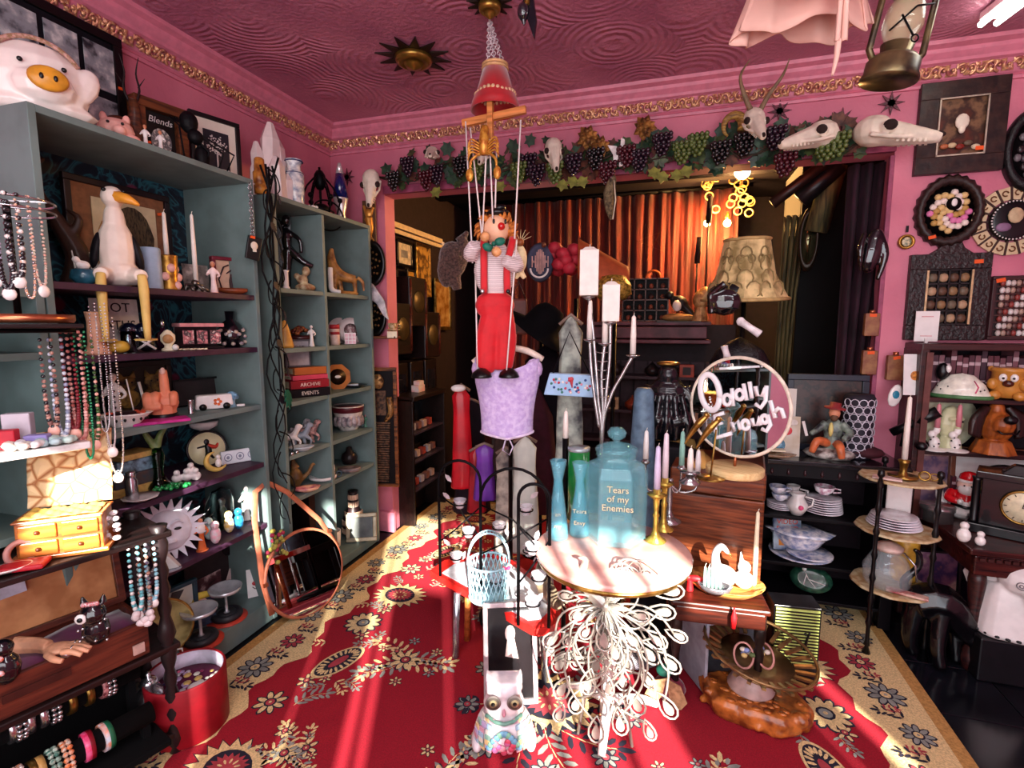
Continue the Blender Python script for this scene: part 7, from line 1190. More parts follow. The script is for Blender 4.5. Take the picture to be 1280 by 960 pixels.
t=T('silver_sauce_boat','silvery glass boat holding pale candles in front of the swan','dish',tp_+V((-.04,-.075,.01)));G().lathe([(.02,0),(.05,.02),(.06,.04),(.054,.038),(.02,.006)],n=22,sy=.6).obj('boat',mat('a8a8b0',.15,.8),t)
for i in range(5):candle(('leftmost','second','third','fourth','rightmost')[i]+' red-tipped mint candle in the silver boat',tp_+V((-.075+.013*i,-.078,.03)),.085,.006,mat('a8d0c8',.4,var=.02),'small mint candles')
t=T('red_ribbon','scarlet ribbon bow at the marble table edge','ribbon',so(862,1.9));G().ball((-.02,0,.05),(.025,.012,.012)).ball((.02,0,.05),(.03,.012,.012)).tube([(0,0,.05),(0,0,0)],[.008,.014]).fuse('bow',mat('d0141c',.5),t,vox=.003)
t=T('red_tassel','long scarlet tassel hanging over the stool rail','tassel',V((so(918,1.8).x,1.805,.355)));G().lathe([(.008,0),(.01,.04),(.005,.06),(.003,.075)],n=12).obj('tassel',mat('d0141c',.6),t)
q=at(943,700,Y=2.0);candle('very tall cream taper standing against the commode',V((q.x,1.98,.43)),.29,.009,CREAM)
t=T('taper_base','small brass cup holding the tall cream taper','candle holder',V((q.x,1.98,SZ)));G().lathe([(.02,0),(.02,.004),(.012,.009),(0,.0095)],n=16).obj('base',BRASS,t)
t=T('book','illustrated orange and blue book standing beside the stool','book',at(967,765,Z=FL)+V((.06,.1,.3)),12,tilt=-8);G().box((0,0,.07),(.13,.012,.17)).obj('cover',mat('3a4a6a',.5,c2='b8c8d0',vs_=12),t);G().box((-.01,-.007,.03),(.06,.003,.05)).obj('orange_box',mat('e08a2c',.5),t)
for i,ln in enumerate(('VIDEO','RADIO')):text(ln,.034,mat('d8482c',.5),t,(0,-.0085,.11-.034*i),name='title')
q=at(965,800,Z=FL);t=T('radio_speaker','yellow-green louvred speaker box with a black silhouette figure','speaker',V((q.x+.02,2.12,0)),6);G().box((0,0,.165),(.17,.1,.33)).obj('cabinet',BLACK,t,bevel=.004);G().box((0,-.052,.21),(.155,.004,.22)).obj('yellow_panel',mat('b8c46a',.5,var=.05),t)
for i in range(17):G().box((0,-.056,.11+.0125*i),(.155,.003,.005)).obj('slat',BLACK,t)
G().tube([(.03,-.058,.16),(.035,-.058,.2),(.045,-.058,.235)],[.007,.005,.003],6).ball((.03,-.058,.225),.006).obj('silhouette',BLACK,t)
t=T('drawer_unit','grey-white painted open box under the stool','box',(at(890,800,Z=FL).x-.02,2.05,0),28);PB=mat('9a98a4',.5,var=.08);g=G().box((0,0,.3),(.2,.24,.012)).box((0,0,.024),(.2,.24,.012)).box((-.1,0,.16),(.012,.24,.28)).box((.1,0,.16),(.012,.24,.28)).box((0,.114,.16),(.2,.01,.28));g.obj('carcass',PB,t,bevel=.002)
# ================================================================ the right-hand side
WY=BW-.001
def RWp(px,py):return at(px,py,Y=WY)
t=T('crockery_cabinet','open fronted black cabinet stacked with floral crockery','cabinet',(.71,2.74,0),0);BC_=mat('0e0b10',.45,var=.1);kx=.6
G().box((0,0,.765),(kx+.06,.34,.022)).obj('top_board',mat('141016',.2,coat=.4),t,bevel=.004)
for x in(-kx/2,kx/2-.02):G().box((x,0,.38),(.05,.3,.75)).obj('side_panel',BC_,t,bevel=.004)
G().box((0,.14,.4),(kx,.012,.7)).obj('back_panel',mat('160c14',.6),t)
CZ=(.1,.27,.5)
for z in CZ:G().box((-.01,0,z-.009),(kx-.06,.28,.016)).obj('shelf_board',BC_,t,bevel=.002)
G().box((-.01,-.13,.72),(kx-.06,.02,.06)).obj('apron',BC_,t,bevel=.002)
for i in range(7):G().lathe([(.004,0),(.008,.01),(.003,.03)],n=8).obj('spindle',mat('3a2024',.4),t,loc=(-.22+.07*i,-.142,.70))
FLOR=mat('ece6ea',.2,c2='8f9cc4',vs_=34,coat=.5);WC=mat('ece8ee',.2,c2='d8c8d0',vs_=20,coat=.5)
def cs(px,z,Y=2.7):return ons(px,z,Y=Y)
for i in range(7):plate('white scalloped plate, '+('lowest','second','third','fourth','fifth','sixth','topmost')[i]+' of the tall pile in the black cabinet',cs(1028,CZ[2]+.001+.011*i),.085-.003*(i>0)*i*.3,WC,'piled white plates')
cup('shallow pink-sprigged teacup on top of the tall plate pile',cs(1030,CZ[2]+.092),.045,.04,mat('ece6ea',.2,c2='c07a94',vs_=50,coat=.5))
for i in range(4):plate('white saucer, '+('lowest','second','third','topmost')[i]+' of the saucer pile beside the milk jugs',cs(975,CZ[2]+.001+.009*i),.06,WC,'piled white saucers')
cup('floral teacup stacked on the saucer pile',cs(975,CZ[2]+.044),.04,.035,FLOR);cup('upper floral teacup balanced on the other cup',cs(972,CZ[2]+.08),.04,.035,FLOR)
for px,Y,lab in((996,2.64,'front white milk jug with a pink rose'),(990,2.76,'back white milk jug behind the rose jug')):
 q=cs(px,CZ[2]+.001,Y);t=T('milk_jug',lab,'jug',q);G().lathe([(.025,0),(.045,.035),(.045,.05),(.026,.085),(.032,.105),(.026,.105),(0,.06)],n=20).obj('body',WHITE,t);G().tube([(.03,0,.09),(.065,0,.085),(.06,0,.05),(.042,0,.04)],.005,6).obj('handle',WHITE,t);G().ball((.015,-.042,.045),(.012,.006,.012)).obj('pink_rose',mat('d84a7a',.4),t)
q=cs(1000,CZ[1]+.001);plate('large blue floral platter under the tureen',q,.14,FLOR);plate('second blue patterned plate with a gilt handle',q+V((.03,-.04,.021)),.1,FLOR)
t=T('tureen','blue and white scalloped vegetable tureen in the black cabinet','tureen',q+V((-.01,0,.045)));G().lathe([(.07,0),(.09,.02),(.12,.06),(.125,.075),(.15,.085),(.11,.088),(.08,.1),(.0,.09)],n=32,sy=.7,wob=lambda a,z:1+.05*sin(a*6)*(z>.05)).obj('bowl',FLOR,t)
q=cs(1012,CZ[0]+.001,2.62);t=T('leaf_plate','dark green majolica plate with white tendrils standing low in the cabinet','plate',q,None,tilt=-28);G().lathe([(.085,0),(.09,.008),(.05,.004),(0,.004)],n=32,rot=(90,0,0),c=(0,0,.085),sy=.7).obj('dish',mat('12332a',.25,c2='2c5a44',vs_=40,coat=.5),t)
G().tube([(-.03,-.01,.12),(-.01,-.011,.08),(.06,-.01,.07)],.0025,5).tube([(-.02,-.01,.1),(-.03,-.011,.05)],.0025,5).tube([(-.01,-.011,.08),(.02,-.01,.05)],.002,5).ball((-.03,-.011,.125),(.01,.004,.01)).obj('white_tendril',WHITE,t)
for i in range(4):book(('leftmost','second','third','rightmost')[i]+' maroon cloth volume behind the green plate',cs(996+8*i,CZ[0]+.001,2.82),(.028,.09,.11),mat('4a1a24',.5),group='maroon volumes low in the black cabinet')
KZ=.777
t=T('sailor_figurine','painted pottery figurine of a seated fisherman in a red cap','figurine',ons(1036,KZ,Y=2.68),None);g=G()
G().ball((0,0,.02),(.11,.07,.03)).obj('rocky_base',mat('4a3a38',.4,c2='c8c0b8',vs_=30),t)
G().ball((.01,.01,.07),(.045,.04,.045)).ball((.01,.01,.13),(.042,.035,.06)).tube([(.04,0,.165),(.075,-.02,.13),(.05,-.05,.1)],[.02,.018,.013]).tube([(-.02,0,.165),(-.055,-.02,.13),(-.08,-.04,.11)],[.02,.016,.012]).fuse('coat_body',mat('23252c',.3,c2='8a9a8c',vs_=26),t,vox=.005)
G().tube([(.03,-.01,.07),(.04,-.08,.07),(.05,-.09,.02)],[.022,.02,.014]).tube([(-.01,-.01,.07),(-.05,-.06,.085),(-.07,-.07,.03)],[.022,.02,.014]).fuse('orange_trousers',mat('c8683c',.4),t,vox=.005);G().ball((.01,-.005,.215),(.024,.025,.03)).obj('head',SKIN,t);G().ball((.01,-.02,.195),(.016,.012,.018)).obj('beard',mat('5a3c28',.7),t);G().lathe([(.045,0),(.044,.006),(.024,.01),(.022,.028),(0,.03)],n=18,c=(.01,0,.235),rot=(0,6,0)).obj('red_cap',mat('8a2a2c',.5),t);G().ext([(0,0),(.012,0),(.012,.07),(0,.07)],.008,c=(-.1,-.04,.1),rot=(0,-15,0)).obj('white_paper',WHITE,t);G().ball((0,-.03,.14),(.01,.01,.035)).obj('yellow_waistcoat',mat('d8c87a',.4),t)
picture('collage_picture','dark blue-black framed collage behind the fisherman',ons(1030,KZ,Y=2.83),2,.36,.38,.03,mat('1a2030',.35),pic(80,('0e0b0e','3a221c','14100f','5a4234'),20),depth=.03,tilt=-4)
t=T('postcard','pale card showing a red flower beside the mirror sign','card',ons(984,KZ,Y=2.66),-6,tilt=-10);G().box((0,0,.095),(.1,.003,.19)).obj('sheet',mat('b8a890',.6,c2='d8d0c4',vs_=14),t);G().ball((-.005,-.003,.12),(.022,.003,.022)).obj('red_flower',mat('d83a44',.5),t);G().ball((.02,-.003,.16),(.02,.002,.015)).obj('pale_head',mat('e8dcd4',.6),t);G().ball((-.035,-.005,.05),(.025,.01,.03)).obj('blue_marble_egg',mat('4a7a94',.2,c2='8ab8cc',vs_=60),t)
t=T('white_card','blank white card standing behind the mirror sign','card',ons(968,KZ,Y=2.78),-4,tilt=-3);G().box((0,0,.13),(.17,.003,.36)).obj('sheet',mat('e4ddd4',.7,var=.02),t)
t=T('abalone_dish','long brown iridescent shell dish on the black cabinet','dish',ons(962,KZ,Y=2.6));G().lathe([(.03,0),(.1,.014),(.11,.024),(.09,.02),(0,.008)],n=24,sy=.45,wob=lambda a,z:1+.06*sin(a*5)).obj('shell',mat('8a6a4c',.25,c2='c8b8a0',vs_=26,coat=.5),t)
t=T('white_paper_stack','folded cream paper lying on the shell dish','paper',ons(966,KZ+.03,Y=2.62));G().box((0,0,.004),(.1,.05,.006),rot=(0,0,12)).obj('paper',CREAM,t)
t=T('chain_mail_scarf','rolled black scarf patterned with white rings standing upright','scarf',ons(1069,KZ,Y=2.74));G().lathe([(.06,0),(.062,.01),(.065,.28),(.055,.3),(0,.3)],n=22).obj('cloth_roll',mat('161020',.7),t);g=G()
for r_ in range(8):
 for c_ in range(5):a=R(-90+(c_-2)*30+(r_%2)*15);g.ring((.064*cos(a),.064*sin(a),.025+.034*r_),.017,.0022,rot=(90,0,math.degrees(a)+90),n=12,m=4)
g.obj('ring_pattern',mat('d4d0dc',.5),t)
SZs=(1.07,.825,.528);bx0=1.13;t=T('wall_bookcase','dark mahogany bookcase against the pink wall holding ornaments and leather volumes','bookcase',(bx0+.55,WY-.1,0),0);MAH=wood('3c1a18','1e0e10',.35)
G().box((0,.02,1.3),(1.14,.2,.03)).box((-.555,.02,.65),(.035,.2,1.28)).box((.555,.02,.65),(.035,.2,1.28)).obj('carcass',MAH,t,bevel=.004);G().box((0,.09,.65),(1.1,.008,1.28)).obj('back_panel',mat('181018',.7),t)
for z in SZs:G().box((0,.01,z-.011),(1.09,.19,.022)).obj('shelf_board',MAH,t,bevel=.003)
G().box((-.54,-.08,.65),(.025,.02,1.25)).obj('gilt_edge',mat('6a3a34',.4),t)
def rs(px,z,Y=2.84):return ons(px,z,Y=Y)
bcs=('5a2a34','6a4048','4a2430','7a5058','3c2430','5c3038')
def bookrow(px0,px1,z,n,Y,row,h0=.19):
 a,b=rs(px0,z,Y),rs(px1,z,Y);w=(b.x-a.x)/n
 for i in range(n):
  h=h0*(1+.16*((i*7)%5==0)-.05*(i%3==1));u_=book('',V((a.x+w*(i+.5),Y,z+.0005)),(w*.94,.09,h),mat(bcs[i%6],.45,var=.08),group='leather volumes on the '+row+' shelf');
  G().box((0,-.0455,h*.8),(w*.9,.002,h*.08)).obj('spine_label',mat('b8a0a4',.5),u_);G().box((0,-.0455,h*.35),(w*.9,.002,h*.03)).obj('spine_band',mat('b8a0a4',.5),u_);u_['label']=('Tall ' if(i*7)%5==0 else 'Squat ' if i%3==1 else '').lower()+('plum','mauve','wine','dusty pink','dark violet','russet')[i%6]+f' leather book, '+ORD[i]+' from the post on the '+row+' shelf'
ORD='first second third fourth fifth sixth seventh eighth ninth tenth eleventh twelfth thirteenth fourteenth fifteenth sixteenth seventeenth eighteenth nineteenth twentieth'.split()
bookrow(1142,1276,SZs[0],18,2.88,'upper');bookrow(1134,1166,SZs[1],4,2.89,'middle',.17);bookrow(1180,1202,SZs[2],4,2.88,'lower',.14)
t=T('postcard','white card with orange butterfly against the upper leather books','card',rs(1145,SZs[0],2.79),8,tilt=-6);G().box((0,0,.1),(.11,.003,.19)).obj('sheet',mat('eeeae8',.6,var=.02),t)
for x in(-.012,.028):G().ball((x+.005,-.003,.095),(.02,.002,.022)).obj('butterfly_wing',mat('d88a3c',.5,c2='8a4a1c',vs_=80),t)
t=T('wedge_teapot','white hedgehog-shaped teapot with pink streaks and black penguin spout','teapot',rs(1200,SZs[0],2.79));t.scale=(.82,.82,.9);G().lathe([(.13,0),(.13,.01),(.1,.07),(.05,.115),(0,.125)],n=26,sy=.55).obj('dome',mat('e6e4d4',.3,coat=.5),t);G().ball((-.085,-.01,.13),(.03,.025,.045)).obj('penguin_spout',BLACK,t);G().ball((-.06,-.02,.145),(.014,.012,.02)).obj('white_face',WHITE,t);G().lathe([(.135,-.0),(.14,.008),(.135,.018)],n=26,sy=.58).obj('green_rim',mat('4a7a4a',.4),t)
for i in range(6):G().tube([(-.04+.02*i,-.055+.0*i,.03),(-.02+.018*i,-.045,.06),(-.01+.012*i,-.03,.09)],.004,5).obj('pink_streak',mat('d05a7a',.4),t)
for i in range(14):G().ball((-.1+.015*i,-.06+.02*abs(sin(i)),.03+.03*abs(cos(i*2))),.004,n=6).obj('black_spot',BLACK,t)
t=T('lion_pot','ochre lion-faced honey pot with clawed feet','jar',rs(1258,SZs[0],2.79));OC2=mat('c8883a',.35,var=.06,coat=.3);G().lathe([(.05,.01),(.06,.05),(.058,.12),(.064,.125),(.064,.14),(.05,.142),(0,.14)],n=24).obj('pot',OC2,t)
for x in(-.04,.04):G().ball((x,-.05,.02),(.024,.025,.02)).ball((x*1.25,-.04,.07),(.02,.02,.026)).obj('paw',OC2,t);G().ball((x*.45,-.058,.1),(.014,.006,.018)).obj('eye',WHITE,t);G().ball((x*.42,-.064,.098),.005).obj('pupil',BLACK,t);G().ball((x*1.5,0,.135),.012).obj('ear',OC2,t)
G().ball((0,-.066,.075),(.02,.012,.015)).obj('brown_nose',mat('4a1c10',.2),t)
t=T('small_jar','small pale blue banded jar at the far shelf end','jar',rs(1282,SZs[0],2.8));G().lathe([(.03,0),(.035,.06),(.025,.09),(0,.095)]).obj('jar',mat('a8bcd0',.3),t)
t=T('moon_plaque','small white crescent face plaque with a blue eye on the shelf post','plaque',at(1118,505,Y=2.82),8);G().ball((0,0,.04),(.03,.008,.055),rot=(0,12,0)).obj('plaque',WHITE,t);G().ball((0,-.006,.045),(.016,.005,.02)).obj('blue_eye',mat('2a8aaa',.3),t)
for(px,py0,py1,w,Y,lab)in((1088,388,420,8,2.93,'upper small wood-backed hip flask on the door jamb'),(1085,434,468,8,2.91,'lower small wood-backed hip flask on the door jamb'),(1117,440,475,9,2.9,'outermost wood-backed hip flask nearest the bookcase')):
 q=at(px,py1,Y=Y);s_=sc(q);h=(py1-py0)*s_;t=T('hip_flask',lab,'flask',q,0,'hanging hip flasks');G().box((0,0,h*.44),(w*2*s_,.03,h*.88)).obj('flask_body',mat('7a4630',.5,c2='9a6a44',vs_=30),t,bevel=.004);G().lathe([(.012,h*.88),(.012,h)],n=12).obj('cap',COPPER,t);price(t,(0,-.017,h*.8),.03)
t=T('skull_bust','pale celadon plate head bust framed by a round dish','bust',rs(1183,SZs[1],2.82),14);CEL=mat('c4c49c',.35,var=.06);G().lathe([(.13,0),(.13,.012),(.1,.006),(0,.006)],n=36,rot=(90,0,0),c=(0,.015,.13)).obj('round_dish',mat('b4b89c',.3,var=.06),t);G().ball((0,-.01,.12),(.055,.035,.085)).tube([(0,-.01,.06),(0,-.01,0)],[.04,.05]).tube([(0,-.045,.13),(0,-.056,.1)],[.008,.013]).tube([(-.03,-.04,.145),(0,-.045,.15),(.035,-.036,.145)],.008).ball((0,-.04,.075),(.02,.01,.006)).fuse('face',CEL,t,vox=.004);G().ball((.018,-.046,.135),(.012,.004,.005)).obj('eye',BLACK,t)
for k,(px,lab)in enumerate(((1167,'white dog-shaped candle holder with pink candle, by the telescope'),(1193,'white dog-shaped candle holder with pink candle, by the spaniel'))):
 q=rs(px,SZs[1],2.77);t=T('dog_candle_holder',lab,'candle holder',q);G().lathe([(.05,0),(.052,.006),(.03,.012),(0,.012)],n=20).ball((0,0,.035),(.022,.02,.03)).ball((-.01,-.008,.075),(.018,.018,.018)).tube([(.005,0,.08),(.005,0,.105)],[.012,.014]).fuse('holder',WHITE,t,vox=.003)
 for i in range(4):G().ball((.018*sin(i*2),-.02,.02+.015*i),.004,n=6).obj('black_spot',BLACK,t)
 candle(('dusty pink candle in the dog holder by the telescope','dusty pink candle in the dog holder by the spaniel')[k],q+V((.005,0,.106)),.11,.011,mat('d0808a',.4,var=.03))
t=T('telescope','black lacquered opera telescope propped across the shelf','telescope',rs(1146,SZs[1],2.79));G().tube([(-.1,0,.06),(-.01,0,.125)],.02).tube([(-.01,0,.125),(.065,0,.18)],.027).obj('tube',BLACK,t);G().tube([(-.06,0,0),(-.05,0,.09)],.008).obj('support',BLACK,t)
t=T('ball_ornament','black glossy boot ornament under the telescope','ornament',rs(1148,SZs[1],2.77));G().ball((.01,-.03,.02),(.025,.02,.02)).obj('body',BLACK,t)
q=rs(1240,SZs[1],2.79);t=T('spaniel_head','carved wooden spaniel head with long dark ears','carving',q,10);HW=mat('a85a24',.35,c2='7a3a16',vs_=8,stretch=(6,6,1));EW=mat('2c1410',.35,c2='140a0a',vs_=14,stretch=(10,1,1))
G().tube([(0,0,0),(0,0,.06)],[.085,.06]).ball((0,-.01,.12),(.065,.055,.075)).ball((-.005,-.05,.135),(.045,.04,.045)).ball((0,0,.19),(.03,.03,.05)).fuse('head',HW,t,vox=.005);G().ball((-.008,-.09,.165),(.026,.02,.02)).obj('nose',BLACK,t)
G().tube([(-.045,-.075,.115),(-.03,-.085,.102),(0,-.09,.105),(.03,-.08,.1),(.05,-.065,.115)],.0035,6).obj('mouth_line',BLACK,t)
for sx in(-1,1):g=G();[g.tube([(sx*(.04+.006*j),.0,.21-.004*j),(sx*(.075+.012*j),-.015,.15),(sx*(.08+.014*j),-.02,.07+.006*j)],[.016,.018,.012],6)for j in range(5 if sx>0 else 3)];g.fuse('ear',EW,t,vox=.005,smooth=1)
picture('brocade_picture','pale square framed religious print with an orange tag',rs(1160,SZs[2],2.86),4,.2,.27,.025,mat('b89890',.5,c2='8a6a68',vs_=30),pic(88,('c8b0a0','8a6a78','5a4a6a','a89088'),14),tilt=-5)
picture('landscape_picture','wide framed print with a black swirl over yellow ground',rs(1250,SZs[2],2.86),2,.42,.3,.022,mat('7a4a34',.4),mat('d8dcd8',.6,var=.03),tilt=-4);t=bpy.data.objects['landscape_picture.001'];G().box((.01,-.004,.14),(.2,.002,.14)).obj('yellow_ground',mat('d0cc6a',.6),t);G().tube([(-.12,-.008,.13),(-.06,-.008,.19),(.02,-.008,.2),(.08,-.008,.15),(.1,-.008,.1)],[.012,.022,.025,.02,.008],8,flat=.2).tube([(-.1,-.008,.06),(.05,-.008,.1),(.18,-.008,.08)],[.03,.03,.02],8,flat=.2).obj('black_swirl',BLACK,t)
q=rs(1212,SZs[2],2.7);q.y=2.74
t=T('figural_teapot','teapot shaped as a white-bearded man in a red coat and hat','teapot',q,None);RG=mat('c8121c',.2,coat=.6);h=.2
G().ball((0,0,.065),(.072,.055,.07)).ball((0,-.02,.03),(.075,.055,.035)).fuse('body',WHITE,t,vox=.004)
G().ball((0,0,.085),(.067,.052,.05)).tube([(-.05,0,.11),(-.06,-.04,.09),(-.025,-.06,.085)],[.022,.02,.014]).tube([(.05,0,.11),(.06,-.04,.09),(.025,-.06,.085)],[.022,.02,.014]).fuse('red_coat',RG,t,vox=.004);G().ball((0,-.01,.15),(.04,.036,.036)).obj('head',mat('f0c8b8',.3),t);G().ball((0,-.03,.135),(.036,.022,.028)).ball((0,-.005,.172),(.042,.04,.01)).obj('white_beard',WHITE,t);G().ball((.003,0,.185),(.038,.036,.03)).obj('red_hat',RG,t)
G().tube([(-.055,0,.04),(-.09,0,.07),(-.1,0,.12),(-.125,0,.15)],[.024,.018,.014,.012]).fuse('spout',WHITE,t,vox=.004);G().tube([(-.05,-.045,.065),(0,-.062,.06),(.05,-.045,.065)],.007).obj('black_belt',BLACK,t)
for sx in(-1,1):G().ball((sx*.012,-.044,.155),.004,n=6).obj('eye',BLACK,t)
for sx in(-1,1):G().ball((sx*.02,-.065,.085),.013).obj('hand',WHITE,t)
t=T('side_cupboard','dark mahogany sideboard projecting beneath the ornament shelves','sideboard',(1.62,2.62,0),0)
G().box((0,.02,.516),(.92,.6,.025)).box((0,-.0,.46),(.88,.54,.08)).obj('top_board',wood('4a1c18','220e10',.25),t,bevel=.005)
for i in range(20):G().box((0,0,0),(.018,.01,.014)).obj('dentil',MAH,t,loc=(-.42+.026*i,-.276,.49))
for x,y in((-.4,-.22),(.4,-.22),(-.4,.22)):G().lathe([(.02,0),(.03,.05),(.018,.1),(.028,.2),(.02,.26),(.03,.38),(.024,.43)],n=14,c=(x,y,0)).obj('turned_leg',MAH,t)
G().box((0,.1,.14),(.86,.4,.02)).obj('lower_shelf',mat('2a1430',.4),t,bevel=.003)
q=at(1215,662,Y=2.35);t=T('white_angel_pair','two tiny white bisque angels on the sideboard edge','figurine',V((ons(1212,.529,Y=2.4).x,2.4,.529)));G().ball((-.02,0,.03),(.024,.02,.03)).ball((-.02,0,.07),.016).ball((.03,0,.02),(.018,.016,.02)).ball((.03,0,.048),.013).fuse('angels',WHITE,t,vox=.003)
t=T('mantel_clock','black slate mantel clock with column and cream dial','clock',V((ons(1268,.529,Y=2.52).x,2.55,.529)),None);G().box((.03,0,.02),(.34,.14,.04)).box((.03,0,.14),(.26,.11,.2)).box((.03,0,.25),(.3,.13,.03)).box((.03,0,.28),(.16,.1,.04),taper=.5).obj('case',mat('111014',.25,coat=.3),t,bevel=.004);G().lathe([(.018,.04),(.014,.05),(.014,.22),(.018,.235)],n=14,c=(-.115,-.04,0)).obj('column',BLACK,t);G().lathe([(.065,0),(.062,.008),(0,.006)],n=32,rot=(90,0,0),c=(.03,-.056,.14)).obj('dial',mat('e8dcb8',.3),t);G().ring((.03,-.064,.14),.066,.005,rot=(90,0,0),n=32).obj('bezel',BRASS,t)
for i in range(12):a=i*pi/6;G().box((.03+.053*sin(a),-.0645,.14+.053*cos(a)),(.003,.001,.01),rot=(0,math.degrees(a),0)).obj('hour_mark',BLACK,t)
G().box((.03,-.066,.155),(.003,.001,.035),rot=(0,10,0)).box((.045,-.066,.14),(.03,.001,.003)).obj('clock_hand',BLACK,t)
t=T('round_tin','round silver tin with a lid behind the bearded man teapot','tin',V((ons(1170,.529,Y=2.66).x,2.66,.529)));G().lathe([(.06,0),(.06,.05),(.065,.052),(.065,.07),(0,.074)],n=28).obj('tin',mat('a8a0a0',.25,.8),t);G().box((0,-.064,.035),(.015,.008,.03)).obj('catch',SILVER,t)
picture('film_picture','black framed colourful film still low beside the cat tail',ons(1168,.152,Y=2.75),4,.2,.2,.014,BLACK,pic(91,('d8b8a8','8a5a78','3a2a5a','c8785a'),12),tilt=-4)
wb=V((.95,2.5,0));t=T('whatnot_stand','three tier black stand of turned rods with woven gold tiers','stand',wb,0);
rods=[(-.1,-.13),(.12,-.09),(.0,.12)]
tiers=(.28,.53,.755)
tpf=[(r_*1.0,z)for z in[i*.02 for i in range(41)]for r_ in[.008 if(int(z*50)%5)else.013]]
for x,y in rods:G().lathe([(.022,0),(.006,.045)]+[(r_,z+.05)for r_,z in tpf[:36]]+[(.006,.78),(.014,.79),(.012,.81),(0,.815)],n=10,c=(x,y,0)).obj('rod',BLACK,t)
for z in tiers:G().lathe([(.135,-.004),(.15,0),(.145,.008),(.13,.006),(0,.004)],n=26,c=(.01,-.02,z),wob=lambda a,zz:1+.02*sin(a*9)).obj('woven_tier',mat('a8865a',.6,c2='d8c8a0',vs_=30,bump=.3),t)
pz=lambda z:wb+V((.01,-.02,z+.0085))
for i in range(5):plate('white gilt-edged plate, '+('lowest','second','third','fourth','topmost')[i]+' of the pile on the middle tier',pz(tiers[1])+V((-.01,0,.010*i)),.1-.004*i,WC,'plates on the middle tier')
t=T('white_vase','tall plain white square vase behind the plates','vase',pz(tiers[1])+V((.035,.09,.0)));G().box((0,0,.1),(.09,.02,.19)).obj('body',WHITE,t,bevel=.006)
t=T('corked_jar','squat clear glass jar with a swing lid on the lowest tier','jar',pz(tiers[0])+V((-.03,-.03,0)));G().lathe([(.07,0),(.085,.02),(.09,.08),(.06,.14),(.045,.15),(.045,.16),(.0,.16)],n=26).obj('glass_body',mat('c8d4d8',.03,var=0,alpha=.28,coat=1),t);G().lathe([(.05,.16),(.052,.175),(.03,.19),(0,.195)],n=24).obj('lid',mat('d8b8ac',.3),t);G().tube([(.05,-.03,.17),(.09,-.04,.13),(.1,-.03,.06)],.004).obj('wire_clasp',SILVER,t)
t=T('yellow_vase','cylindrical mottled yellow vase behind the glass jar','vase',pz(tiers[0])+V((.06,.05,0)));G().lathe([(.045,0),(.05,.01),(.05,.19),(.045,.2),(.04,.195),(0,.19)],n=22).obj('body',mat('d8a83c',.35,c2='b8842a',vs_=30),t)
t=T('folded_fabric','pale patterned folded cloth with red on the lowest tier','cloth',pz(tiers[0])+V((.02,-.1,0)));G().box((0,0,.006),(.14,.04,.01)).obj('cloth',mat('c8a898',.6,c2='a02a3a',vs_=30),t,bevel=.003)
q=pz(tiers[2])+V((-.0,-.02,0));t=T('brass_chamberstick','brass chamberstick with looped handle on the top tier','candle holder',q);G().lathe([(.05,0),(.055,.01),(.02,.008),(.012,.03),(.016,.06),(.022,.075),(.01,.08),(0,.07)],n=22).ring((.07,0,.02),.018,.004,rot=(90,0,0),n=14).ring((.1,0,.02),.014,.003,rot=(90,0,0),n=14).obj('stick',BRASS,t)
candle('long cream taper rising from the top tier chamberstick',q+V((0,0,.072)),.27,.011)
t=T('lace_cloth','folded pinkish lace cloth on the top tier','cloth',pz(tiers[2])+V((-.07,-.06,0)));G().box((0,0,.004),(.1,.05,.007)).obj('cloth',mat('d8b8b0',.7),t)
t=T('red_cushion','dark red folded velvet beside the top tier','cushion',V((.9,2.72,.777)));G().ball((0,0,.03),(.08,.06,.03)).obj('cushion',mat('3c0c18',.8),t)
q=at(1178,775,Z=.003);q=ons(1172,.001,Y=2.42);t=T('black_cat_sculpture','tall sleek black cat sculpture with raised curling tail','sculpture',q,20);t.scale=(.8,)*3;s_=sc(q);KB=mat('060509',.25,coat=.4,var=.1)
G().tube([(-.1,.05,.3),(-.02,0,.33),(.08,-.04,.22),(.13,-.06,.14)],[.09,.095,.07,.05]).ball((.16,-.08,.1),(.05,.05,.045)).tube([(-.1,.05,.3),(-.12,.05,.12),(-.1,.04,.02)],[.06,.04,.03]).tube([(-.04,-.03,.28),(-.07,-.06,.12),(-.06,-.08,.02)],[.05,.035,.03]).tube([(.06,-.0,.24),(.06,-.04,.02)],[.04,.022]).tube([(.1,-.08,.2),(.12,-.12,.02)],[.035,.022]).tube([(.14,-.07,.13),(.13,-.06,.17)],[.02,.004]).tube([(.19,-.09,.13),(.19,-.08,.165)],[.02,.004]).tube([(-.14,.06,.33),(-.18,.05,.42),(-.13,.03,.5),(-.13,.03,.57),(-.16,.03,.6)],[.028,.02,.018,.016,.01]).fuse('body',KB,t,vox=.007)
q=at(1262,790,Z=.16);q=at(1250,786,Z=.18);q.z=.001;t=T('black_stool','low black box the white elephant sits on','stool',q+V((.0,0,0)),0);G().box((0,0,.09),(.22,.2,.178)).obj('block',mat('0c0a10',.4),t,bevel=.006)
t=T('elephant_ornament','large white ceramic elephant draped in a cloth with a painted eye','ornament',q+V((0,0,.1805)),None);EW2=mat('e4dcda',.4,var=.03)
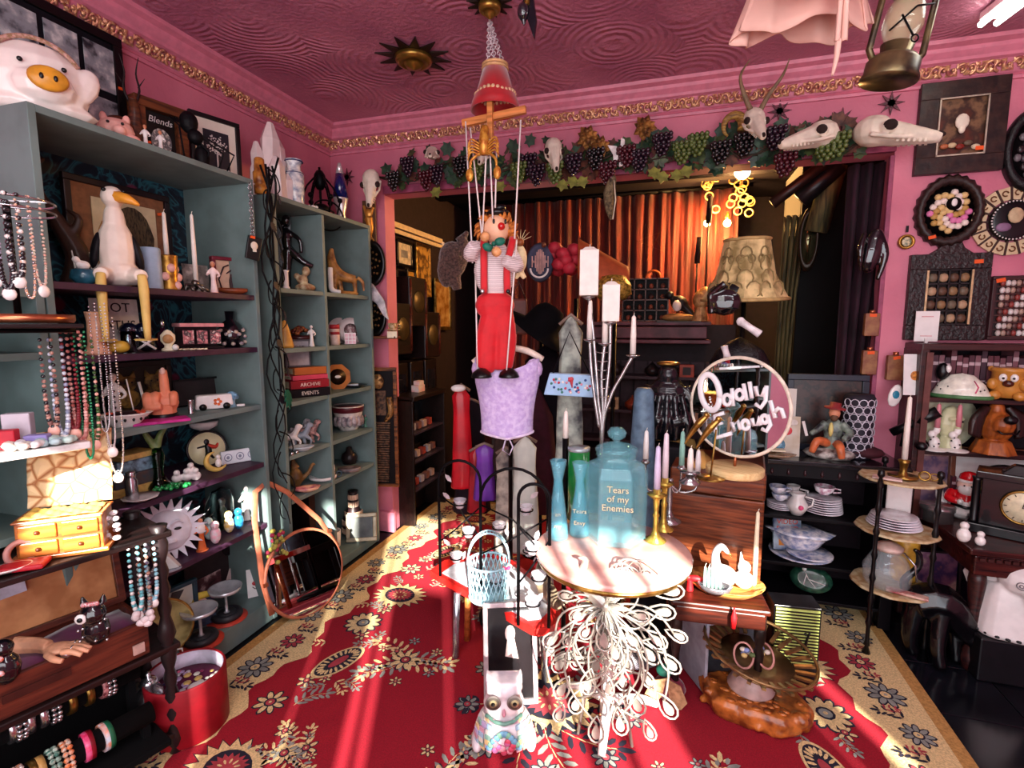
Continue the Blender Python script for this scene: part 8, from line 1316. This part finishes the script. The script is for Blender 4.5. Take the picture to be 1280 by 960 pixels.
G().lathe([(.11,0),(.115,.01),(.085,.14),(.06,.2),(0,.22)],n=22,wob=lambda a,z:1+.05*sin(a*6)).ball((.05,-.02,.23),(.085,.075,.065)).tube([(.09,-.07,.21),(.13,-.11,.17),(.13,-.12,.12)],[.045,.03,.02]).tube([(.08,-.02,.28),(.08,-.02,.31)],[.03,.018]).ball((-.1,-.04,.03),(.035,.05,.028)).fuse('body',EW2,t,vox=.006)
G().ext([(0,0),(-.08,.02),(-.115,.1),(-.06,.2),(.0,.24),(.04,.12)],.02,c=(-.02,-.03,.1),rot=(0,0,-20)).obj('ear',EW2,t,bevel=.006);G().ring((.045,-.092,.23),.014,.002,rot=(90,0,0),n=16,m=4).ring((.045,-.094,.23),.006,.002,rot=(90,0,0),n=12,m=4).obj('painted_eye',mat('8a8488',.5),t);G().ext([(.09,.27),(.12,.29),(.11,.25)],.006,c=(0,-.09,0)).obj('black_triangle',BLACK,t)
for i in range(7):a=R(-125+i*16);G().ball((.113*cos(a),.113*sin(a),.012),(.009,.004,.006),n=8).obj('hem_dot',BLACK,t)
def wf(x0,y0,x1,y1):a,b=RWp(x0,(y0+y1)/2),RWp(x1,(y0+y1)/2);zc=RWp((x0+x1)/2,y1).z;zt=RWp((x0+x1)/2,y0).z;return V(((a.x+b.x)/2,WY-.012,zc)),b.x-a.x,zt-zc
DF=mat('34211c',.4,c2='1e1212',vs_=30,bump=.2)
p,w,h=wf(1145,102,1255,217);t=picture('collage_picture','wide dark wooden frame of a brown collage with a small skull',p,0,w,h,.075,DF,pic(100,('2a1a16','5a2a1c','3a241c','7a5a40','241614'),11),depth=.03,mm=BLACK);g=G()
for z in(.078,h-.078):g.box((0,-.017,z),(w-.15,.004,.006))
for x in(-w/2+.078,w/2-.078):g.box((x,-.017,h/2),(.006,.004,h-.156))
g.obj('silver_slip',mat('c8bca8',.4,.4),t);G().ball((.0,-.012,h*.55),(.028,.01,.035)).ball((0,-.013,h*.47),(.014,.008,.02)).obj('skull_motif',BONE,t);price(t,(w*.22,-.018,.1),.035)
for i in range(5):G().ball((-.06+.03*i,-.01,.12+.02*sin(i*3)),(.018,.008,.012)).obj('shell_scrap',mat(('a8603c','c8b08a','8a2a20','6a5a48','d8c8a8')[i],.5),t)
def ovalf(cx,cy,rx,ry,fm,name,label,scal=0,cat='picture'):
 c=RWp(cx,cy);s_=sc(c);t=T(name,label,cat,V((c.x,WY-.012,c.z-ry*s_)),0);RX,RY=rx*s_,ry*s_;zc=RY
 G().lathe([(1,-.01),(1.0,.012),(.9,.026),(.78,.022),(.72,.008),(.72,-.01)],n=48,rot=(90,0,0),c=(0,0,0),wob=(lambda a,z:1+scal*abs(sin(a*12)))if scal else None).obj('oval_frame',fm,t,loc=(0,0,zc)).scale=(RX,1,RY)
 G().lathe([(.75,0),(0,.002)],n=36,rot=(90,0,0)).obj('backing',mat('100c10',.5),t,loc=(0,0,zc)).scale=(RX,1,RY);return t,RX,RY,zc
t,RX,RY,zc=ovalf(1184,265,35,42,DF,'oval_picture','oval carved dark frame of pink and cream flowers around a cameo',.06)
for i in range(40):a=i*2.4;w=.6*sqrt(i/40);c_=('d8b87a','e8d8cc','d87aa8','b8904c')[(i*7)%4 if sin(a)<.2 else 1-(i%2)];G().ball((0,0,0),(.017,.008,.015),n=7).obj('pressed_flower',mat(c_,.5),t,loc=(RX*w*cos(a),-.012,zc+RY*w*sin(a)))
G().lathe([(.03,0),(0,.002)],n=20,rot=(90,0,0)).obj('cameo',BLACK,t,loc=(.01,-.02,zc+.03));G().ball((.01,-.024,zc+.035),(.012,.004,.018)).obj('cameo_head',WHITE,t);price(t,(-RX*.5,-.028,zc-RY*.75),.03)
t,RX,RY,zc=ovalf(1292,188,34,52,mat('121014',.4,bump=.4),'oval_picture','large black oval frame crammed with dark trinkets at the wall corner')
for i in range(30):a=i*2.4;w=.62*sqrt(i/30);G().ball((0,0,0),(.016,.008,.018),n=6).obj('trinket',mat(('3a3038','6a6468','2a2024')[i%3],.3),t,loc=(RX*w*cos(a),-.01,zc+RY*w*sin(a)))
c=RWp(1262,277);s_=sc(c);t=T('domino_wreath','round picture ringed by cream scrolled tabs and dark spokes','picture',V((c.x,WY-.012,c.z-40*s_)),0);zc=40*s_;G().lathe([(24*s_,0),(24*s_,.03),(20*s_,.036),(0,.03)],n=40,rot=(90,0,0),c=(0,.01,zc)).obj('round_case',BLACK,t);G().ball((.0,-.03,zc+.02),(.03,.008,.035)).obj('pale_figure',mat('c8b08a',.5),t);G().ball((-.04,-.028,zc-.03),(.03,.008,.02)).obj('mauve_flower',mat('8a6a88',.5),t);g=G()
for i in range(40):a=2*pi*i/40;g.ball((23*s_*cos(a),-.026,zc+23*s_*sin(a)),.004,n=6)
g.obj('pearl_ring',WHITE,t)
for i in range(17):
 a=2*pi*i/17;G().ext([(-.022,0),(.022,0),(.026,.055),(-.026,.055)],.01).obj('cream_tab',mat('d8c098',.5,var=.05),t,loc=(26*s_*cos(a),.002,zc+26*s_*sin(a)),rot=(0,90-math.degrees(a),0));b_=a+pi/17;G().box((0,0,0),(.008,.014,.065)).obj('spoke',mat('3a2018',.5),t,loc=(33*s_*cos(b_),0,zc+33*s_*sin(b_)),rot=(0,90-math.degrees(b_),0));G().tube(arc(0,.03,.011,0,290,8,-.007),.003,4).obj('scroll',mat('7a4a28',.5),t,loc=(26*s_*cos(a),0,zc+26*s_*sin(a)),rot=(0,90-math.degrees(a),0))
p,w,h=wf(1132,318,1232,425);t=picture('carved_picture','ornately carved dark frame over a gridded case of tiny brown objects',p,0,w,h,.07,mat('2c1e1e',.4,c2='15100f',vs_=60,bump=.8),None,depth=.035,mm=mat('1c1414',.5));G().ext([(-.09,0),(-.05,.03),(-.03,.07),(0,.085),(.03,.07),(.05,.03),(.09,0)],.03,c=(0,0,h-.004)).obj('shell_crest',mat('2c1e1e',.4,bump=.8,vs_=60),t,bevel=.004);iw,ih=w-.15,h-.15;g=G()
for i in range(5):g.box((0,-.004,.075+ih*i/4),(iw,.02,.006))
for i in range(5):g.box((-iw/2+iw*i/4,-.004,h/2),(.006,.02,ih))
g.obj('grid',DKWOOD,t)
for i in range(4):
 for j in range(4):G().ball((0,0,0),(.022,.01,.022),n=7).obj('specimen',mat(('8a6a48','5a4030','b09070','6a5a48')[(i*3+j)%4],.5),t,loc=(-iw/2+iw*(i+.5)/4,-.008,.075+ih*(j+.45)/4))
for x in(-iw/2-.004,iw/2+.004):G().box((x,-.018,h/2),(.008,.004,ih)).obj('gilt_slip',mat('d8b88a',.4,.3),t)
0;price(t,(w*.33,-.019,h-.04),.035);p2,w2,h2=wf(1137,388,1166,425)
t=T('notice_card','white card with a faint red printed square clipped on the carved frame','card',p2+V((0,-.045,-.005)),0);G().box((0,0,h2/2),(w2,.003,h2)).obj('sheet',mat('f0ece8',.6,var=.02),t);G().box((0,-.004,-.005),(.012,.012,.04)).obj('white_peg',WHITE,t)
for i in range(2):G().box((0,-.002,h2*(.82-.64*i)),(w2*.5,.001,.004)).obj('faint_line',mat('d8a0a0',.6),t)
p,w,h=wf(1234,345,1300,425);t=picture('miniature_tray','wall tray of rows of tiny red and white miniatures',p,0,w,h,.016,mat('3a1a1c',.5),None,depth=.03,mm=mat('2a1418',.5));g=G()
for i in range(9):g.box((0,-.004,.016+(h-.032)*i/8),(w-.03,.022,.005))
g.obj('ledges',mat('4a2420',.5),t)
for i in range(8):
 for j in range(7):G().ball((0,0,0),(.012,.008,.015),n=6).obj('miniature',mat(('c8b8b0','8a3a34','a88a7a','d8d0cc','5a3a38')[(i*3+j*2)%5],.4),t,loc=(-w/2+.04+(w-.08)*j/6,-.009,.032+(h-.032)*i/8))
price(t,(-w*.36,-.016,h-.02),.035)
c=RWp(1132,300);t=T('wall_locket','little round gilt locket picture hanging on the pink wall','picture',c+V((0,-.008,-.05)),0);G().lathe([(.035,0),(.034,.014),(.026,.016),(.024,.008),(0,.008)],n=24,rot=(90,0,0),c=(0,.005,.04)).obj('frame',GOLD,t);G().ball((0,-.006,.04),(.02,.003,.022)).obj('portrait',mat('d8c8a0',.4,c2='4a6a5a',vs_=90),t);G().box((0,0,.1),(.01,.006,.03)).obj('hanger',BLACK,t)
for(px,py,lab)in((1113,130,'dark star wreath fixed on the pink frieze'),(974,140,'dark leafy star beside the horned skull'),(435,222,'dark metal star between lava lamp and white skull'),(1052,150,'dusky leaf cluster behind the pale skull')):
 c=at(px,py,Y=WY);t=T('metal_star',lab,'ornament',c+V((0,-.01,0)),0);g=G()
 for i in range(8):g.ext([(-.012,0),(.012,0),(0,.055)],.006,rot=(0,i*45,0))
 g.obj('star',mat('6a2f3c',.5,c2='3a1a24',vs_=60),t)
# ================================================================ garland of grapes, leaves and skulls along the beam
GY=BW-.05
def GP(px,py,y=0):return at(px,py,Y=GY-y)
LEAFS=(mat('2c4a34',.45,c2='16241c',vs_=30),mat('4a5a34',.45,c2='26301e',vs_=30),mat('8a8a3c',.5,c2='5a5a24',vs_=20),mat('6a4030',.6,c2='3a2020',vs_=30))
GR={'purple':mat('2a1626',.22,coat=.5,var=.15),'green':mat('5a6a34',.25,coat=.4,var=.15),'red':mat('4a1420',.22,coat=.5),'black':mat('141014',.15,coat=.8)}
gt=T('grape_vine','trailing artificial vine running along the top of the opening','garland',GP(700,215),0)
ivy=[(0,-.5),(.3,-.25),(.5,-.3),(.38,.05),(.55,.25),(.2,.3),(0,.6),(-.2,.3),(-.55,.25),(-.38,.05),(-.5,-.3),(-.3,-.25)]
vine=[]
for i in range(28):px=475+i*22.5;vine.append(GP(px,222-(px-475)*.075+8*sin(i*1.3),.02+.01*cos(i))-gt.location)
G().tube(vine,.006,6).tube([p_+V((0,-.015,.025*sin(i*2.1)))for i,p_ in enumerate(vine)],.004,5).obj('stem',mat('3a2a1c',.7),gt)
lm=[G().ext([(x*s_,z*s_)for x,z in ivy][::-1],.0025).mesh('leaf')for s_ in(.068,.055,.08)]
for i in range(290):
 px=478+rr.random()*600;base_y=216-(px-475)*.078;py=base_y+rr.triangular(-30,30,2);k=rr.random()
 m=LEAFS[0]if k<.55 else LEAFS[1]if k<.8 else LEAFS[3]
 me=lm[i%3];me=me if i<3 else me
 o=bpy.data.objects.new('leaf',me.copy());SC.collection.objects.link(o);o.data.materials.append(m);o.parent=gt;o.location=GP(px,py,.0+.03*rr.random())-gt.location;o.rotation_euler=(rr.uniform(-.6,.5),rr.uniform(0,6.28),rr.uniform(-.6,.6))
for px,py in((703,231),(716,227),(728,227),(818,216),(828,221),(846,219),(858,214),(545,240),(625,233)):
 o=bpy.data.objects.new('leaf',lm[0].copy());SC.collection.objects.link(o);o.data.materials.append(LEAFS[2]);o.parent=gt;o.location=GP(px,py,.04)-gt.location;o.rotation_euler=(.2,pi+rr.uniform(-.5,.5),.2)
cl=[(494,226,'black'),(512,208,'purple'),(535,225,'red'),(548,218,'purple'),(577,208,'black'),(598,212,'green'),(650,215,'green'),(662,205,'purple'),(672,218,'purple'),(718,205,'purple'),(745,198,'black'),(783,195,'red'),(800,200,'purple'),(828,180,'purple'),(853,190,'green'),(872,180,'green'),(900,190,'black'),(930,180,'black'),(968,172,'purple'),(980,205,'red'),(1045,180,'green'),(1030,185,'green'),(695,215,'green'),(760,215,'red')]
for i,(px,py,c_)in enumerate(cl):
 q=GP(px,py,.05);w=.045;t=T('grape_bunch',f'{c_} grape bunch, '+ORD2[i]+' along the beam from the bookcase' if False else '','grapes',q-V((0,0,.07)),0,'grape bunches on the beam')
 t['label']=c_+' artificial grape bunch '+('hanging under the pale hanging skull','just beyond the small tile-like skull','below the white pronghorn skull','dark against the pink frieze','left of the marionette strings','behind the marionette strings','right of the marionette strings','above the velvet curtain edge','paired low beside the curtain edge','under the first cream skull','left of the white bone pair','right of the white bone pair','below the gilt rose cluster','high beside the gilt roses','large and pale in the middle','upper pale one beside the ram horn','under the curled ram horn','left of the horned skull','below the horned skull','dangling beside the glowing bulb','in front of the long pale skull','smallest by the long pale skull','low near the first cream skull','above the hanging furry foot')[i]
 g=G();g.tube([(0,0,.12),(.005,0,.1)],.003,5);rows=((4,.1),(4,.082),(3,.064),(3,.046),(2,.03),(1,.015))
 for n_,z in rows:
  for j in range(n_*2):x=(j/(n_*2-1)-.5)*w*n_/2.2;g.ball((x,-.018*(j%2)-.006*n_,z+.006*sin(j*3)),.0125,n=6)
 tag(g.obj('grapes',GR[c_],t),None,None,kind='stuff')
ORD2=[]
sk=[((464,228),.155,10,68,False,'upright pale skull at the start of the vine'),((540,193),.12,20,15,False,'small rounded white skull above the vine'),((606,190),.12,0,40,False,'white skull behind the marionette strings'),((692,188),.14,25,55,False,'cream skull tilted upright beside the marionette'),((1022,172),.2,-60,8,False,'long pale skull lying along the beam'),((1100,168),.22,68,10,False,'large deer skull at the end of the beam'),((943,152),.15,15,40,True,'small horned skull mounted high on the frieze')]
for(px,py),s_,rz,pitch,hn,lab in sk:skull(lab,GP(px,py,.08),s_,rz,pitch,BONE,hn)
t=T('bone_pair','pair of white pointed bones clipped to the vine','bones',GP(771,198,.06),0);G().ext([(-.05,.07),(-.02,.02),(-.015,-.04),(.01,.0),(0,.06)],.02).ext([(.012,-.045),(.035,-.04),(.04,.09),(.02,.1)],.02).obj('bones',mat('efe8e4',.5),t,bevel=.003)
t=T('ram_horn','ochre curled ram horn above the vine','horn',GP(915,175,.06),0);G().tube([(.05*cos(R(a))*(1-(a-30)/900),0,.06+.06*sin(R(a))*(1-(a-30)/900))for a in range(-20,260,20)],[.03-.0019*i for i in range(14)],12).obj('horn',mat('b08a44',.5,c2='6a4a20',vs_=30,bump=.5,stretch=(1,1,4)),t)
for px,py,lab in((735,172,'gilt bronze rose cluster left of the white bones'),(806,160,'gilt bronze rose cluster right of the white bones'),(750,185,'lower gilt leaf spray by the white bones')):
 t=T('gilt_rose',lab,'ornament',GP(px,py,.04),0);g=G()
 for i in range(16):a=i*2.4;w=.012*sqrt(i);g.add(*leaf_geo(V((w*cos(a),-.01-.012*(1-i/16),w*sin(a))),(cos(a),0,sin(a)),(0,-1,0),.045,.018),smooth=False)
 g.obj('petals',mat('a8783c',.4,.5,c2='5a3a20',vs_=30),t)
t=T('hare_foot','mottled furry pointed tail hanging from the vine before the curtain','tail',GP(764,275,.07),0);G().tube([(.0,0,0),(-.012,0,.06),(-.015,0,.14),(0,0,.2),(.005,0,.23)],[.006,.022,.03,.024,.01]).fuse('fur',mat('7a6a4c',.9,c2='3a3024',vs_=60,bump=.6),t,vox=.004);G().tube([(.01,-.015,.0),(.022,-.015,.1),(.012,-.015,.2)],.0035,5).obj('white_edge',mat('e0d4bc',.6),t)
# ================================================================ hanging from the ceiling
q=at(662,50,Y=1.6);s_=sc(q);t=T('hanging_dagger','dark winged dagger-like mobile hanging from the ceiling','mobile',q,0);G().ext([(6*s_,0),(9*s_,22*s_),(4*s_,55*s_),(-14*s_,60*s_),(-6*s_,40*s_),(-2*s_,22*s_)],.02).obj('blade',mat('1a1420',.25,.5),t,bevel=.003);G().ball((-7*s_,-.01,32*s_),(.02,.02,.028)).tube([(-7*s_,-.01,25*s_),(-6*s_,-.01,14*s_)],[.012,.002]).fuse('glass_drop',mat('15151c',.1,coat=1),t,vox=.004);G().tube([(-2*s_,-.015,60*s_),(-2*s_,-.015,38*s_)],[.012,.008]).obj('brass_pin',BRASS,t);G().tube([(0,0,50*s_),(0,0,2.62-q.z)],.003).obj('cord',BLKM,t)
q=at(1002,34,Y=1.55);s_=sc(q);t=T('hanging_bloomers','pale peach frilled cotton bloomers hanging from the ceiling','clothing',q,8);PE=mat('e8b8a8',.8,var=.05,vs_=8,bump=.15)
def fr_(u,v):a=2*pi*u;w=(78+8*sin(a*9)*(1-v)+4*sin(a*5+1));return((w*(1-.25*v))*s_*cos(a),.3*(w*s_)*sin(a)+.01*sin(a*9),(-6+8*sin(a*4+.5)*(1-v)+v*70)*s_)
G().sheet(lambda u,v:fr_(1-u,v),90,8,.003).obj('frilled_cloth',PE,t);G().sheet(lambda u,v:((56*(2*u-1)*(.9+.3*(1-v)))*s_,-.13-.02*sin(u*24)*(1-v),(8-6*sin(u*18)*(1-v)+v*40)*s_),50,6,.003).obj('front_frill',PE,t)
G().sheet(lambda u,v:((26+9*(u-.5)*(1.3-v*.3))*s_,-.1-.006*sin(u*9),(-44+60*v)*s_),8,12,.003).obj('hanging_tie',PE,t);G().tube([(24*s_,-.1,-42*s_),(23*s_,-.1,-62*s_),(20*s_,-.1,-80*s_)],[.008,.006,.003],6).obj('ribbon_tail',PE,t);G().tube([(0,0,60*s_),(0,0,2.62-q.z)],.004).obj('cord',BLKM,t)
for x in(-50,50):G().tube([(x*s_,0,62*s_),(0,0,2.6-q.z)],.003).obj('cord',BLKM,t)
q=at(1110,103,Y=1.6);s_=sc(q);t=T('hurricane_lantern','old hurricane lantern with clear glass chimney and wire bail','lantern',q,0);LM=mat('3a3028',.35,.8,c2='8a7a54',vs_=14);t.rotation_euler=(R(4),R(8),R(10))
G().lathe([(0,3*s_),(31*s_,0),(32*s_,3*s_),(29*s_,10*s_),(29*s_,22*s_),(24*s_,28*s_),(16*s_,32*s_),(18*s_,42*s_),(14*s_,44*s_),(0,44*s_)],n=28).obj('fuel_tank',LM,t);G().lathe([(15*s_,44*s_),(22*s_,62*s_),(20*s_,82*s_),(13*s_,98*s_),(12.5*s_,98*s_),(19*s_,82*s_),(21*s_,62*s_),(14.5*s_,44*s_)],n=24).obj('glass_chimney',mat('d8c8a0',.03,var=0,alpha=.3,coat=1),t)
G().lathe([(18*s_,97*s_),(20*s_,104*s_),(14*s_,112*s_),(16*s_,120*s_),(8*s_,130*s_),(0,131*s_)],n=22).obj('cap',LM,t)
for sx in(-1,1):G().tube([(sx*22*s_,0,20*s_),(sx*31*s_,0,34*s_),(sx*30*s_,0,96*s_),(sx*14*s_,0,114*s_)],4*s_,8).obj('side_tube',LM,t)
G().tube([(-20*s_,-.03,50*s_),(0,-.05,74*s_),(20*s_,-.04,80*s_)],.0025,5).tube([(-12*s_,-.04,66*s_),(4*s_,-.05,42*s_)],.0025,5).ring((6*s_,-.05,40*s_),.008,.002,rot=(90,0,0),n=12,m=4).obj('guard_wire',IRON,t);G().tube([(0,0,128*s_),(0,0,2.62-q.z)],.005).obj('cord',BLKM,t)
a,b=at(1236,26,Z=2.6),at(1300,-24,Z=2.6);t=T('strip_light','fluorescent strip light glowing on the pink ceiling','strip light',(a+b)/2,0);d=(b-a);L=d.length;d=-math.degrees(atan2(d.x,d.y))
G().box((0,0,.018),(.07,L,.03)).obj('fitting',mat('e8c4c8',.4),t,rot=(0,0,d),bevel=.004)
for x in(-.028,.028):G().tube([(x,-L/2,-.012),(x,L/2,-.012)],.011,10).obj('tube',mat('f4ffec',.3,var=0,glow=14),t,rot=(0,0,d))
